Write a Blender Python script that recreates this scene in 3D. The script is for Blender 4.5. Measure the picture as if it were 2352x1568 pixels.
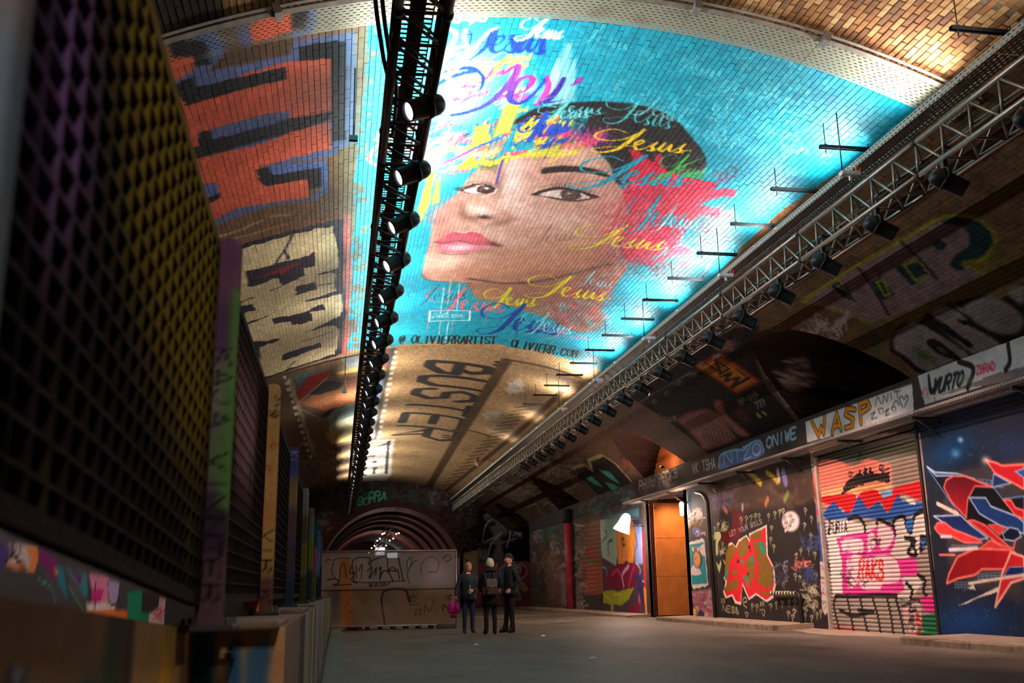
import bpy, bmesh, math, random
import numpy as np
from mathutils import Vector, Matrix, Euler
random.seed(7); RNG = np.random.default_rng(11)
for o in list(bpy.data.objects): bpy.data.objects.remove(o, do_unlink=True)
SC = bpy.context.scene; COL = SC.collection
PI = math.pi

# ------------------------------------------------------------------ camera
# tunnel axis = +Y, X to the right, Z up, road surface at z = 0, metres
F, CX, CY, EYE = 2287., 1176., 784., 1.0
_y = np.array([-401., -578., F]); _y /= np.linalg.norm(_y)
_d = F * F / (578 - 0.0165 * 401)
_z = np.array([-0.0165 * _d, _d, F]); _z /= np.linalg.norm(_z)
_z -= _y * (_z @ _y); _z /= np.linalg.norm(_z)
_x = np.cross(_y, _z)
if _x[0] < 0: _x = -_x
AX = np.stack([_x, _y, _z])                    # world axes in camera axes (right, up, forward)
cd = bpy.data.cameras.new('camera'); cam = bpy.data.objects.new('camera', cd); COL.objects.link(cam)
cd.lens = 36 * F / 2352; cd.sensor_width = 36; cd.clip_start = 0.05; cd.clip_end = 300
R3 = Matrix([[AX[i][0], AX[i][1], -AX[i][2]] for i in range(3)])
cam.matrix_world = Matrix.Translation((0, 0, EYE)) @ R3.to_4x4()
cd.dof.use_dof = True; cd.dof.focus_distance = 17.0; cd.dof.aperture_fstop = 2.6
SC.camera = cam

# ------------------------------------------------------------------ world and exposure
W = bpy.data.worlds.new('world'); SC.world = W; W.use_nodes = True
W.node_tree.nodes['Background'].inputs[0].default_value = (0.55, 0.6, 0.75, 1)
W.node_tree.nodes['Background'].inputs[1].default_value = 0.004
SC.view_settings.view_transform = 'Standard'; SC.view_settings.look = 'None'
SC.view_settings.gamma = 1; SC.view_settings.exposure = 0.55
SC.view_settings.use_curve_mapping = False
SC.cycles.use_denoising = True
SC.cycles.max_bounces = 6; SC.cycles.diffuse_bounces = 3; SC.cycles.glossy_bounces = 2
SC.cycles.transparent_max_bounces = 8; SC.cycles.transmission_bounces = 4
SC.cycles.sample_clamp_indirect = 4; SC.cycles.caustics_reflective = False; SC.cycles.caustics_refractive = False

# ------------------------------------------------------------------ helpers: surveying
def ray(px, py):
    d = AX @ np.array([px - CX, CY - py, F]); return d / np.linalg.norm(d)
VCX, VCZ, VR = 2.6, -3.4, 10.85                # centre line, centre height and radius of the main vault
XR, XL = 10.0, -4.8                            # side walls
def vault_sy(p):
    d = ray(*p); o = (-VCX, EYE - VCZ); a = d[0]**2 + d[2]**2; b = o[0]*d[0] + o[1]*d[2]; c = o[0]**2 + o[1]**2 - VR*VR
    t = (-b + math.sqrt(b*b - a*c)) / a
    return VR * math.atan2(t*d[0] - VCX, EYE + t*d[2] - VCZ), t*d[1]
def wall_yz(X):
    def f(p):
        d = ray(*p); t = X / d[0]; return t*d[1], EYE + t*d[2]
    return f
def wall_xz(Y):
    def f(p):
        d = ray(*p); t = Y / d[1]; return t*d[0], EYE + t*d[2]
    return f
def vault_pt(s, y, off=0.0):
    th = s / VR; return (VCX + (VR-off)*np.sin(th), y, VCZ + (VR-off)*np.cos(th))
def vault_z(x): return VCZ + math.sqrt(VR*VR - (x-VCX)**2)

# ------------------------------------------------------------------ helpers: scene graph
def tag(o, label=None, cat=None, group=None, kind=None):
    if label: o['label'] = label
    if cat: o['category'] = cat
    if group: o['group'] = group
    if kind: o['kind'] = kind
    return o
def thing(name, loc, label, cat, group=None, rot=(0, 0, 0)):
    o = bpy.data.objects.new(name, None); COL.objects.link(o); o.location = loc; o.rotation_euler = rot
    o.empty_display_size = 0.1
    return tag(o, label, cat, group)
def mesh_np(name, V, Q, mats, parent=None, col=None, smooth=False, tri=False):
    """fast mesh from numpy arrays, optional per-vertex colour (linear RGB)"""
    me = bpy.data.meshes.new(name); V = np.asarray(V, np.float32); Q = np.asarray(Q, np.int32)
    n, k = Q.shape
    me.vertices.add(len(V)); me.vertices.foreach_set('co', V.ravel())
    me.loops.add(n*k); me.loops.foreach_set('vertex_index', Q.ravel())
    me.polygons.add(n); me.polygons.foreach_set('loop_start', np.arange(0, n*k, k, dtype=np.int32))
    me.polygons.foreach_set('loop_total', np.full(n, k, np.int32))
    me.polygons.foreach_set('use_smooth', np.full(n, smooth, bool))
    me.update(calc_edges=True)
    if col is not None:
        a = me.color_attributes.new('paint', 'FLOAT_COLOR', 'POINT')
        a.data.foreach_set('color', np.concatenate([col, np.ones((len(V), 1))], 1).astype(np.float32).ravel())
    me.materials.append(mats)
    o = bpy.data.objects.new(name, me); COL.objects.link(o)
    if parent: o.parent = parent
    return o
class MB:
    """collects simple shapes into one mesh"""
    def __init__(s): s.v = []; s.f = []; s.sm = []
    def add(s, V, Fc, smooth=False):
        n = len(s.v); s.v += [tuple(map(float, p)) for p in V]; s.f += [[i+n for i in f] for f in Fc]; s.sm += [smooth]*len(Fc); return s
    def box(s, c, d, rot=None, bev=0.0):
        hx, hy, hz = d[0]/2, d[1]/2, d[2]/2
        if bev <= 0:
            V = [Vector((x, y, z)) for x in (-hx, hx) for y in (-hy, hy) for z in (-hz, hz)]
            Fc = [(0,1,3,2),(4,6,7,5),(0,4,5,1),(2,3,7,6),(0,2,6,4),(1,5,7,3)]
        else:
            b = bev; V = []
            for x in (-1, 1):
                for y in (-1, 1):
                    for z in (-1, 1):
                        V += [Vector((x*hx, y*(hy-b), z*(hz-b))), Vector((x*(hx-b), y*hy, z*(hz-b))), Vector((x*(hx-b), y*(hy-b), z*hz))]
            I = lambda x, y, z, k: ((x*2+y)*2+z)*3+k
            Fc = []
            for a in (0, 1):
                Fc.append([I(a,0,0,0), I(a,0,1,0), I(a,1,1,0), I(a,1,0,0)]); Fc.append([I(0,a,0,1), I(0,a,1,1), I(1,a,1,1), I(1,a,0,1)])
                Fc.append([I(0,0,a,2), I(0,1,a,2), I(1,1,a,2), I(1,0,a,2)])
                for c2 in (0, 1):
                    Fc.append([I(a,c2,0,0), I(a,c2,1,0), I(a,c2,1,1), I(a,c2,0,1)]); Fc.append([I(a,0,c2,0), I(a,1,c2,0), I(a,1,c2,2), I(a,0,c2,2)])
                    Fc.append([I(0,a,c2,1), I(1,a,c2,1), I(1,a,c2,2), I(0,a,c2,2)])
            for x in (0, 1):
                for y in (0, 1):
                    for z in (0, 1): Fc.append([I(x,y,z,0), I(x,y,z,1), I(x,y,z,2)])
        m = (rot.to_matrix() if isinstance(rot, Euler) else rot) if rot is not None else Matrix.Identity(3)
        return s.add([m @ p + Vector(c) for p in V], Fc)
    def tube(s, pts, r, n=8, cap=True, smooth=True):
        pts = [Vector(p) for p in pts]; rs = r if isinstance(r, (list, tuple)) else [r]*len(pts)
        V = []; Fc = []; up = None
        for i, p in enumerate(pts):
            t = (pts[min(i+1, len(pts)-1)] - pts[max(i-1, 0)]).normalized()
            if up is None: up = Vector((0, 0, 1)) if abs(t.z) < .9 else Vector((1, 0, 0))
            a = t.cross(up).normalized(); b = a.cross(t).normalized(); up = b
            V += [p + rs[i]*(math.cos(2*PI*k/n)*a + math.sin(2*PI*k/n)*b) for k in range(n)]
        for i in range(len(pts)-1):
            for k in range(n): Fc.append([i*n+k, i*n+(k+1) % n, (i+1)*n+(k+1) % n, (i+1)*n+k])
        s.add(V, Fc, smooth)
        if cap:
            m = len(s.v) - len(V); s.f += [[m+k for k in range(n)][::-1], [m+(len(pts)-1)*n+k for k in range(n)]]; s.sm += [False, False]
        return s
    def lathe(s, prof, n=16, mat=None, smooth=True):
        """profile of (radius, height) about local z"""
        mat = mat or Matrix.Identity(4); V = []; Fc = []
        for r, h in prof: V += [mat @ Vector((r*math.cos(2*PI*k/n), r*math.sin(2*PI*k/n), h)) for k in range(n)]
        for i in range(len(prof)-1):
            for k in range(n): Fc.append([i*n+k, i*n+(k+1) % n, (i+1)*n+(k+1) % n, (i+1)*n+k])
        return s.add(V, Fc, smooth)
    def prism(s, poly, axis, a, b):
        """polygon in the plane normal to axis ('x','y','z'), extruded from a to b"""
        def P(u, v, w): return {'x': (w, u, v), 'y': (u, w, v), 'z': (u, v, w)}[axis]
        n = len(poly); V = [P(u, v, a) for u, v in poly] + [P(u, v, b) for u, v in poly]
        return s.add(V, [list(range(n))[::-1], [n+i for i in range(n)]] + [[i, (i+1) % n, n+(i+1) % n, n+i] for i in range(n)])
    def build(s, name, mat, parent=None, loc=None):
        me = bpy.data.meshes.new(name); me.from_pydata(s.v, [], s.f); me.polygons.foreach_set('use_smooth', s.sm)
        bm = bmesh.new(); bm.from_mesh(me); bmesh.ops.recalc_face_normals(bm, faces=bm.faces); bm.to_mesh(me); bm.free()
        me.materials.append(mat); o = bpy.data.objects.new(name, me); COL.objects.link(o)
        if parent: o.parent = parent
        if loc is not None: o.location = loc
        return o
def link_copy(o, parent=None):
    c = o.copy(); COL.objects.link(c); c.parent = parent; return c
def copy_tree(o, parent=None):
    c = link_copy(o, parent)
    for ch in list(o.children): copy_tree(ch, c)
    return c
def aim(v, up=(0, 0, 1)):
    """rotation taking local +Z to v"""
    return Vector(v).normalized().to_track_quat('Z', 'Y').to_matrix()

# ------------------------------------------------------------------ helpers: materials
def lin(c):
    c = np.asarray(c, float); return np.where(c <= .04045, c/12.92, ((c+.055)/1.055)**2.4)
def rgb(r, g, b): return tuple(lin(np.array([r, g, b])/255.)) + (1,)
MATS = {}
def mat(name, color, rough=.6, metal=0., noise=.25, nscale=8., bump=.0, bscale=40., spec=.4, emit=None, estr=0.):
    if name in MATS: return MATS[name]
    m = bpy.data.materials.new(name); m.use_nodes = True; nt = m.node_tree; N = nt.nodes; L = nt.links
    p = N['Principled BSDF']; p.inputs['Roughness'].default_value = rough; p.inputs['Metallic'].default_value = metal
    p.inputs['Specular IOR Level'].default_value = spec
    tc = N.new('ShaderNodeTexCoord')
    nz = N.new('ShaderNodeTexNoise'); nz.inputs['Scale'].default_value = nscale; nz.inputs['Detail'].default_value = 6
    L.new(tc.outputs['Object'], nz.inputs['Vector'])
    cr = N.new('ShaderNodeValToRGB'); c = np.array(color[:3])
    cr.color_ramp.elements[0].position = .3; cr.color_ramp.elements[1].position = .7
    cr.color_ramp.elements[0].color = tuple(c*(1-noise)) + (1,); cr.color_ramp.elements[1].color = tuple(np.minimum(c*(1+noise), 1)) + (1,)
    L.new(nz.outputs['Fac'], cr.inputs['Fac']); L.new(cr.outputs['Color'], p.inputs['Base Color'])
    if bump > 0:
        n2 = N.new('ShaderNodeTexNoise'); n2.inputs['Scale'].default_value = bscale; n2.inputs['Detail'].default_value = 5
        L.new(tc.outputs['Object'], n2.inputs['Vector'])
        b = N.new('ShaderNodeBump'); b.inputs['Strength'].default_value = bump; b.inputs['Distance'].default_value = .02
        L.new(n2.outputs['Fac'], b.inputs['Height']); L.new(b.outputs['Normal'], p.inputs['Normal'])
    if emit is not None:
        p.inputs['Emission Color'].default_value = tuple(emit[:3]) + (1,); p.inputs['Emission Strength'].default_value = estr
    MATS[name] = m; return m
def paint_mat(name, rough=.62, dirt=.35, bump=.25, bscale=60., brick=False, gain=1.0, spec=.35):
    """paint stored per vertex, grime and fine relief from noise; brick courses as relief where pieces are too small to build"""
    m = bpy.data.materials.new(name); m.use_nodes = True; nt = m.node_tree; N = nt.nodes; L = nt.links
    p = N['Principled BSDF']; p.inputs['Roughness'].default_value = rough; p.inputs['Specular IOR Level'].default_value = spec
    at = N.new('ShaderNodeAttribute'); at.attribute_name = 'paint'
    tc = N.new('ShaderNodeTexCoord')
    n1 = N.new('ShaderNodeTexNoise'); n1.inputs['Scale'].default_value = 5.; n1.inputs['Detail'].default_value = 10; n1.inputs['Roughness'].default_value = .72
    L.new(tc.outputs['Object'], n1.inputs['Vector'])
    mr = N.new('ShaderNodeMapRange'); mr.inputs['From Min'].default_value = .3; mr.inputs['From Max'].default_value = .7
    mr.inputs['To Min'].default_value = (1-dirt)*gain; mr.inputs['To Max'].default_value = (1+dirt*.35)*gain
    L.new(n1.outputs['Fac'], mr.inputs['Value'])
    mx = N.new('ShaderNodeMix'); mx.data_type = 'RGBA'; mx.blend_type = 'MULTIPLY'; mx.inputs['Factor'].default_value = 1
    L.new(at.outputs['Color'], mx.inputs[6]); L.new(mr.outputs['Result'], mx.inputs[7])
    last = mx.outputs[2]
    n2 = N.new('ShaderNodeTexNoise'); n2.inputs['Scale'].default_value = bscale; n2.inputs['Detail'].default_value = 6
    L.new(tc.outputs['Object'], n2.inputs['Vector'])
    b = N.new('ShaderNodeBump'); b.inputs['Strength'].default_value = bump; b.inputs['Distance'].default_value = .012
    L.new(n2.outputs['Fac'], b.inputs['Height'])
    if brick:
        uv = N.new('ShaderNodeUVMap'); bt = N.new('ShaderNodeTexBrick'); bt.inputs['Scale'].default_value = 1
        bt.inputs['Brick Width'].default_value = .235; bt.inputs['Row Height'].default_value = .075; bt.inputs['Mortar Size'].default_value = .007
        bt.inputs['Color1'].default_value = (1.12, 1.08, 1.0, 1); bt.inputs['Color2'].default_value = (.72, .74, .76, 1); bt.inputs['Mortar'].default_value = (.62, .62, .62, 1)
        L.new(uv.outputs['UV'], bt.inputs['Vector'])
        m2 = N.new('ShaderNodeMix'); m2.data_type = 'RGBA'; m2.blend_type = 'MULTIPLY'; m2.inputs['Factor'].default_value = 1
        L.new(last, m2.inputs[6]); L.new(bt.outputs['Color'], m2.inputs[7]); last = m2.outputs[2]
        b2 = N.new('ShaderNodeBump'); b2.invert = True; b2.inputs['Strength'].default_value = .5; b2.inputs['Distance'].default_value = .01
        L.new(bt.outputs['Fac'], b2.inputs['Height']); L.new(b.outputs['Normal'], b2.inputs['Normal']); L.new(b2.outputs['Normal'], p.inputs['Normal'])
    else:
        L.new(b.outputs['Normal'], p.inputs['Normal'])
    L.new(last, p.inputs['Base Color'])
    return m

# ------------------------------------------------------------------ helpers: painting on surfaces
def spline(P, n=8, closed=False):
    P = np.asarray(P, float)
    if len(P) < 3: return P
    Q = np.vstack([P[-1], P, P[0], P[1]]) if closed else np.vstack([2*P[0]-P[1], P, 2*P[-1]-P[-2]])
    out = []
    for i in range(1, len(Q)-2):
        a, b, c, d = Q[i-1], Q[i], Q[i+1], Q[i+2]
        for t in np.arange(n)/n:
            out.append(.5*((2*b)+(-a+c)*t+(2*a-5*b+4*c-d)*t*t+(-a+3*b-3*c+d)*t**3))
    if not closed: out.append(P[-1])
    return np.array(out)
def col255(c): return np.array(c, float)/255.
def boxblur(m, k):
    for _ in range(2):
        for ax in (0, 1):
            if m.shape[ax] < 2: continue
            kk = min(k, m.shape[ax]-1)
            c = np.cumsum(np.pad(m, [(kk+1, kk) if a == ax else (0, 0) for a in (0, 1)], mode='edge'), ax)
            n = m.shape[ax]; hi = np.take(c, np.arange(2*kk+1, 2*kk+1+n), ax); lo = np.take(c, np.arange(0, n), ax)
            m = (hi-lo)/(2*kk+1)
    return m
class Canvas:
    """a sheet of paint over a surface with coordinates (u, v) in metres"""
    def __init__(s, u0, u1, v0, v1, res, base, survey=None):
        s.u0, s.v0, s.res = u0, v0, res; s.w = int(math.ceil((u1-u0)/res))+1; s.h = int(math.ceil((v1-v0)/res))+1
        s.a = np.empty((s.h, s.w, 3), np.float32); s.a[:] = col255(base); s.survey = survey
    def m(s, P, px=True):
        P = [s.survey(p) for p in P] if px else P
        return np.array(P, float)
    def win(s, P, pad):
        P = np.asarray(P)
        i0 = int(max(0, (P[:, 0].min()-pad-s.u0)/s.res)); i1 = int(min(s.w, (P[:, 0].max()+pad-s.u0)/s.res+2))
        j0 = int(max(0, (P[:, 1].min()-pad-s.v0)/s.res)); j1 = int(min(s.h, (P[:, 1].max()+pad-s.v0)/s.res+2))
        if i1 <= i0 or j1 <= j0: return None
        U, V = np.meshgrid(s.u0+np.arange(i0, i1)*s.res, s.v0+np.arange(j0, j1)*s.res)
        return i0, i1, j0, j1, U, V
    def lay(s, w, mask, color):
        i0, i1, j0, j1 = w[:4]; b = s.a[j0:j1, i0:i1]; mk = mask[..., None]
        b += (np.asarray(color, np.float32)-b)*mk
    @staticmethod
    def inside(P, U, V):
        r = np.zeros(U.shape, bool); n = len(P)
        for i in range(n):
            x1, y1 = P[i]; x2, y2 = P[(i+1) % n]
            if y1 == y2: continue
            c = ((V >= min(y1, y2)) & (V < max(y1, y2)))
            if not c.any(): continue
            r ^= c & (U < x1+(V-y1)*(x2-x1)/(y2-y1))
        return r
    def poly(s, P, color, alpha=1., blur=0., px=True, smooth=False, rag=0., grad=None):
        Q = spline(P, 6, True) if smooth else P
        if rag:
            Q = np.asarray(Q, float); n = 5; T = []
            for i in range(len(Q)):
                for k in range(n): T.append(Q[i]+(Q[(i+1) % len(Q)]-Q[i])*k/n+RNG.normal(0, rag, 2))
            Q = T
        P2 = s.m(Q, px); w = s.win(P2, blur*2+.05)
        if w is None: return
        mk = s.inside(P2, w[4], w[5]).astype(np.float32)
        if blur > 0: mk = boxblur(mk, max(1, int(blur/s.res)))
        c = col255(color)
        if grad is not None:                    # (color2, axis): blend along u or v of the painted area
            c2 = col255(grad[0]); ax = grad[1]; A = w[4] if ax == 'u' else w[5]
            t = np.clip((A-P2[:, 0 if ax == 'u' else 1].min())/np.ptp(P2[:, 0 if ax == 'u' else 1]), 0, 1)[..., None]
            c = c+(c2-c)*t
        s.lay(w, mk*alpha, c)
    def stroke(s, P, wid, color, alpha=1., px=True, smooth=True, soft=.0, n=8):
        P = s.m(P, px)
        W_ = np.array(wid if isinstance(wid, (list, tuple, np.ndarray)) else [wid]*len(P), float)
        if smooth and len(P) > 2: Q = spline(np.column_stack([P, W_]), n)
        else: Q = np.column_stack([P, W_])
        w = s.win(Q[:, :2], W_.max()+soft+.02)
        if w is None: return
        i0, i1, j0, j1, U, V = w; best = np.full(U.shape, 9., np.float32); r = s.res
        for k in range(len(Q)-1):
            a, b = Q[k], Q[k+1]; pad = max(a[2], b[2])/2+soft+1.5*r
            c0 = max(0, int((min(a[0], b[0])-pad-U[0, 0])/r)); c1 = int((max(a[0], b[0])+pad-U[0, 0])/r)+2
            r0 = max(0, int((min(a[1], b[1])-pad-V[0, 0])/r)); r1 = int((max(a[1], b[1])+pad-V[0, 0])/r)+2
            u = U[r0:r1, c0:c1]; v = V[r0:r1, c0:c1]
            if u.size == 0: continue
            d = b[:2]-a[:2]; l2 = d@d+1e-12
            t = np.clip(((u-a[0])*d[0]+(v-a[1])*d[1])/l2, 0, 1)
            dist = np.hypot(u-a[0]-t*d[0], v-a[1]-t*d[1])-(a[2]+(b[2]-a[2])*t)/2
            q = best[r0:r1, c0:c1]; np.minimum(q, dist, out=q)
        e = max(r, soft)
        s.lay(w, np.clip(.5-best/e, 0, 1)*alpha, col255(color))
    def blob(s, c, rx, ry, ang, color, alpha=1., px=True, p=1.):
        """soft ellipse; centre, radii and angle in survey pixels (or metres when px is False)"""
        ca, sa = math.cos(math.radians(ang)), math.sin(math.radians(ang))
        C = s.m([c, (c[0]+rx*ca, c[1]+rx*sa), (c[0]-ry*sa, c[1]+ry*ca)], px)
        A = np.column_stack([C[1]-C[0], C[2]-C[0]]); I = np.linalg.inv(A); R = np.abs(A).sum(1)*2.2
        w = s.win(np.array([C[0]-R, C[0]+R]), 0)
        if w is None: return
        du, dv = w[4]-C[0][0], w[5]-C[0][1]
        q = (I[0, 0]*du+I[0, 1]*dv)**2+(I[1, 0]*du+I[1, 1]*dv)**2
        s.lay(w, np.exp(-(q**p))*alpha, col255(color))
    def text(s, t, bl, br, tl, wid, color, alpha=1., px=True, jit=0., slant=0., block=False):
        """single-line lettering in the parallelogram bl-br-tl"""
        bl, br, tl = map(lambda p: np.array(p, float), (bl, br, tl)); n = len(t); adv = 1./max(n, 1)
        for i, ch in enumerate(t):
            for st in GLYPH.get(ch.upper(), []):
                Q = [bl+(br-bl)*(i+.1+.74*(x+slant*y))*adv+(tl-bl)*y+RNG.normal(0, 1, 2)*jit for x, y in st]
                s.stroke(Q, wid, color, alpha, px, smooth=len(Q) > 3 and not block, n=4)
    def speck(s, n, rmin, rmax, colors, alpha=.5, area=None):
        for _ in range(n):
            u = RNG.uniform(*(area[0:2] if area else (s.u0, s.u0+s.w*s.res))); v = RNG.uniform(*(area[2:4] if area else (s.v0, s.v0+s.h*s.res)))
            s.blob((u, v), RNG.uniform(rmin, rmax), RNG.uniform(rmin, rmax), RNG.uniform(0, 180), colors[RNG.integers(len(colors))], alpha, px=False, p=2.)
    def scribble(s, n, area, size, wid, colors, alpha=.9, px=True, ang=None, loops=3):
        """short wavy tags inside a box (x0, x1, y0, y1)"""
        for _ in range(n):
            x, y = RNG.uniform(*area[:2]), RNG.uniform(*area[2:]); L_ = size*RNG.uniform(.6, 1.5); a = math.radians(RNG.uniform(0, 180) if ang is None else RNG.normal(*ang))
            k = RNG.integers(3, 4+loops*2); P = []
            for i in range(k):
                q = L_*(i/(k-1)-.5); h = L_*RNG.uniform(-.32, .32)
                P.append((x+q*math.cos(a)-h*math.sin(a), y+q*math.sin(a)+h*math.cos(a)))
            s.stroke(P, wid*RNG.uniform(.6, 1.4), colors[RNG.integers(len(colors))], alpha*RNG.uniform(.6, 1), px)
    def sample(s, u, v):
        x = np.clip((u-s.u0)/s.res, 0, s.w-1.001); y = np.clip((v-s.v0)/s.res, 0, s.h-1.001)
        i = x.astype(int); j = y.astype(int); fx = (x-i)[:, None]; fy = (y-j)[:, None]; a = s.a
        c = (a[j, i]*(1-fx)+a[j, i+1]*fx)*(1-fy)+(a[j+1, i]*(1-fx)+a[j+1, i+1]*fx)*fy
        return lin(np.clip(c, 0, 1))
def _g(t): return [[(int(a[0])/4, int(a[1])/4) for a in st.split()] for st in t.split(',')]
GLYPH = {k: _g(v) for k, v in {
 'A': '00 24 40,11 31', 'B': '00 04,04 24 33 22 02,22 42 41 20 00', 'C': '43 34 14 03 01 10 30 41', 'D': '00 04 24 42 20 00', 'E': '40 00 04 44,02 32',
 'F': '00 04 44,02 32', 'G': '43 34 14 03 01 10 30 41 42 22', 'H': '00 04,40 44,02 42', 'I': '20 24', 'J': '34 31 20 10 01', 'K': '00 04,44 02 40', 'L': '04 00 40',
 'M': '00 04 22 44 40', 'N': '00 04 40 44', 'O': '20 01 03 24 43 41 20', 'P': '00 04 34 43 32 02', 'Q': '20 01 03 24 43 41 20,31 40', 'R': '00 04 34 43 32 02,22 40',
 'S': '43 34 14 03 12 32 41 30 10 01', 'T': '20 24,04 44', 'U': '04 01 10 30 41 44', 'V': '04 20 44', 'W': '04 10 23 30 44', 'X': '00 44,04 40', 'Y': '04 22 44,22 20', 'Z': '04 44 00 40',
 '0': '20 01 03 24 43 41 20', '1': '13 24 20', '2': '03 14 34 43 00 40', '7': '04 44 10', '?': '03 14 34 43 22 21,20 20', '!': '24 21,20 20', '.': '20 21', '-': '12 32', '"': '14 13,34 33',
 '@': '31 21 12 23 33 31 42 43 34 14 03 01 10 30', '/': '00 44', '&': '40 03 14 23 01 10 30 42', '8': '22 03 24 43 22 01 20 41 22', '$': '43 34 14 03 12 32 41 30 10 01,20 24'}.items()}

# ================================================================== paint on the vault
def crop(x0, y0, k): return lambda P: [(x0+x*k, y0+y*k) for x, y in P]
BROWN = (122, 84, 50)
# ---- sheet A: the big portrait and the letters to its left, courses run along the tunnel
A = Canvas(-6.45, 4.95, 9.4, 26.4, .0125, BROWN, vault_sy)
A.speck(500, .03, .16, [(100, 66, 38), (146, 106, 66), (82, 56, 34)], .35)
c5 = crop(350, 0, .3571)
def letters_left(C):
    C.poly(c5([(-120, 60), (60, 20), (430, 60), (960, 20), (1010, 90), (1010, 150), (890, 380), (300, 470), (120, 545), (-60, 560)]), (96, 78, 58), .8, .05)
    OR, BK, BL = (214, 92, 62), (24, 22, 24), (84, 104, 158)
    C.poly(c5([(590, 60), (870, 10), (885, 170), (640, 260)]), OR)
    C.poly(c5([(-60, 260), (60, 215), (110, 350), (250, 340), (270, 490), (120, 545), (-60, 600)]), OR, rag=.8)
    C.poly(c5([(190, 150), (330, 150), (430, 200), (470, 300), (460, 390), (370, 430), (280, 440), (300, 250)]), BL, .8, .03)
    C.poly(c5([(530, 40), (590, 60), (640, 300), (580, 340), (555, 250)]), BL, .8, .02)
    C.poly(c5([(885, 0), (980, 0), (985, 150), (890, 165)]), BK); C.poly(c5([(985, 20), (1050, 20), (1040, 150), (940, 250), (890, 240), (890, 170), (985, 150)]), BL, .8)
    C.poly(c5([(85, 195), (180, 180), (200, 240), (330, 230), (350, 290), (370, 410), (280, 435), (240, 330), (130, 350)]), BK, rag=1)
    C.poly(c5([(270, 440), (560, 420), (890, 350), (900, 265), (1305, 205), (1310, 920), (1200, 960), (1190, 990), (1090, 1020), (760, 1065), (700, 1070), (680, 1000), (290, 940), (100, 620), (130, 540)]), BL, .85, .02)
    C.poly(c5([(480, 270), (900, 250), (890, 350), (560, 415), (340, 470), (440, 380)]), (84, 58, 36), .9, .02)
    C.poly(c5([(125, 610), (300, 560), (870, 400), (1145, 368), (1150, 720), (880, 765), (885, 705), (540, 785), (370, 840), (300, 850), (290, 940), (190, 960), (130, 700)]), OR, rag=1.2)
    C.poly(c5([(700, 480), (1145, 420), (1150, 620), (900, 700)]), (150, 84, 60), .4, .15)
    C.poly(c5([(150, 1060), (260, 1030), (560, 960), (1140, 778), (1155, 955), (700, 1070), (680, 1100), (700, 1190), (1000, 1150), (1005, 1275), (540, 1340), (360, 1430), (330, 1330), (440, 1240), (400, 1170), (250, 1200)]), OR, rag=1.2)
    C.poly(c5([(-60, 640), (120, 560), (270, 490), (285, 560), (860, 430), (865, 505), (215, 680), (180, 620), (-40, 690)]), BK, rag=1)
    C.poly(c5([(60, 1010), (235, 965), (300, 930), (290, 855), (370, 840), (390, 895), (890, 765), (1145, 715), (1150, 775), (260, 1030), (70, 1080)]), BK, rag=1)
    C.poly(c5([(945, 300), (1150, 265), (1245, 268), (1245, 895), (1155, 912), (1150, 370), (945, 400)]), BK, rag=.8)
    C.poly(c5([(750, 1065), (1125, 1030), (1135, 1225), (1060, 1290), (1010, 1280), (1090, 1205), (1085, 1075), (770, 1130)]), BL, rag=.6)
    C.poly(c5([(670, 1090), (750, 1070), (770, 1130), (1085, 1075), (1090, 1200), (1010, 1220), (1000, 1150), (740, 1200), (690, 1170)]), BK, rag=.6)
    C.poly(c5([(250, 1210), (410, 1175), (430, 1235), (300, 1290)]), BL); C.poly(c5([(300, 1300), (440, 1235), (440, 1270), (330, 1330)]), BK)
    C.poly(c5([(360, 1440), (540, 1340), (1010, 1275), (1060, 1290), (700, 1340), (400, 1460)]), BL, .8, .03)
    C.stroke(c5([(400, 1530), (560, 1480), (700, 1420)]), .09, (196, 172, 120), .8); C.stroke(c5([(420, 1550), (620, 1510), (860, 1440)]), .05, (196, 172, 120), .7)
    C.stroke(c5([(770, 1390), (880, 1380)]), .10, (180, 150, 105), .7)
A.poly([(-6.5, 24.5), (4.95, 24.5), (4.95, 26.5), (-6.5, 26.5)], (172, 140, 102), px=False)
letters_left(A)
c6 = crop(550, 480, .2551)
CREAM, DK = (214, 190, 144), (44, 34, 46)
A.poly(c6([(-200, 380), (480, 185), (940, 80), (975, 560), (965, 940), (935, 1060), (955, 1100), (930, 1300), (500, 1440), (240, 1540), (-100, 1500)]), DK, rag=1.2)
A.poly(c6([(-200, 440), (30, 350), (480, 232), (840, 147), (890, 380), (890, 530), (865, 560), (860, 720), (920, 762), (930, 900), (900, 950), (850, 1040), (900, 1090), (880, 1260), (850, 1308), (500, 1415), (240, 1515), (150, 1450), (-60, 900)]), CREAM, rag=1.4)
for q in ([(60, 560), (640, 410), (650, 385), (680, 390), (680, 510), (590, 530), (590, 600), (390, 690), (340, 620), (120, 700), (70, 690)], [(500, 700), (680, 660), (695, 720), (515, 775)],
          [(640, 890), (760, 855), (775, 905), (640, 925)], [(300, 990), (640, 915), (665, 1000), (480, 1050), (460, 1010), (310, 1040)], [(-60, 900), (120, 850), (140, 910), (-40, 960)],
          [(380, 1310), (730, 1195), (740, 1240), (390, 1370)], [(90, 1200), (370, 1170), (180, 1250), (190, 1350), (140, 1320)], [(570, 830), (900, 728), (905, 762), (620, 832)],
          [(700, 590), (890, 530), (885, 572), (710, 592)], [(580, 1120), (860, 978), (875, 1035), (640, 1100)], [(860, 1000), (900, 960), (940, 1060), (900, 1090)], [(20, 1040), (280, 945), (60, 1050)], [(0, 830), (140, 785), (10, 850)]):
    A.poly(c6(q), DK, rag=1.)
A.poly(c6([(150, 612), (330, 560), (345, 535), (540, 480), (530, 505), (420, 560), (400, 600), (350, 575), (165, 622)]), (150, 40, 52), .8)
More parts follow.
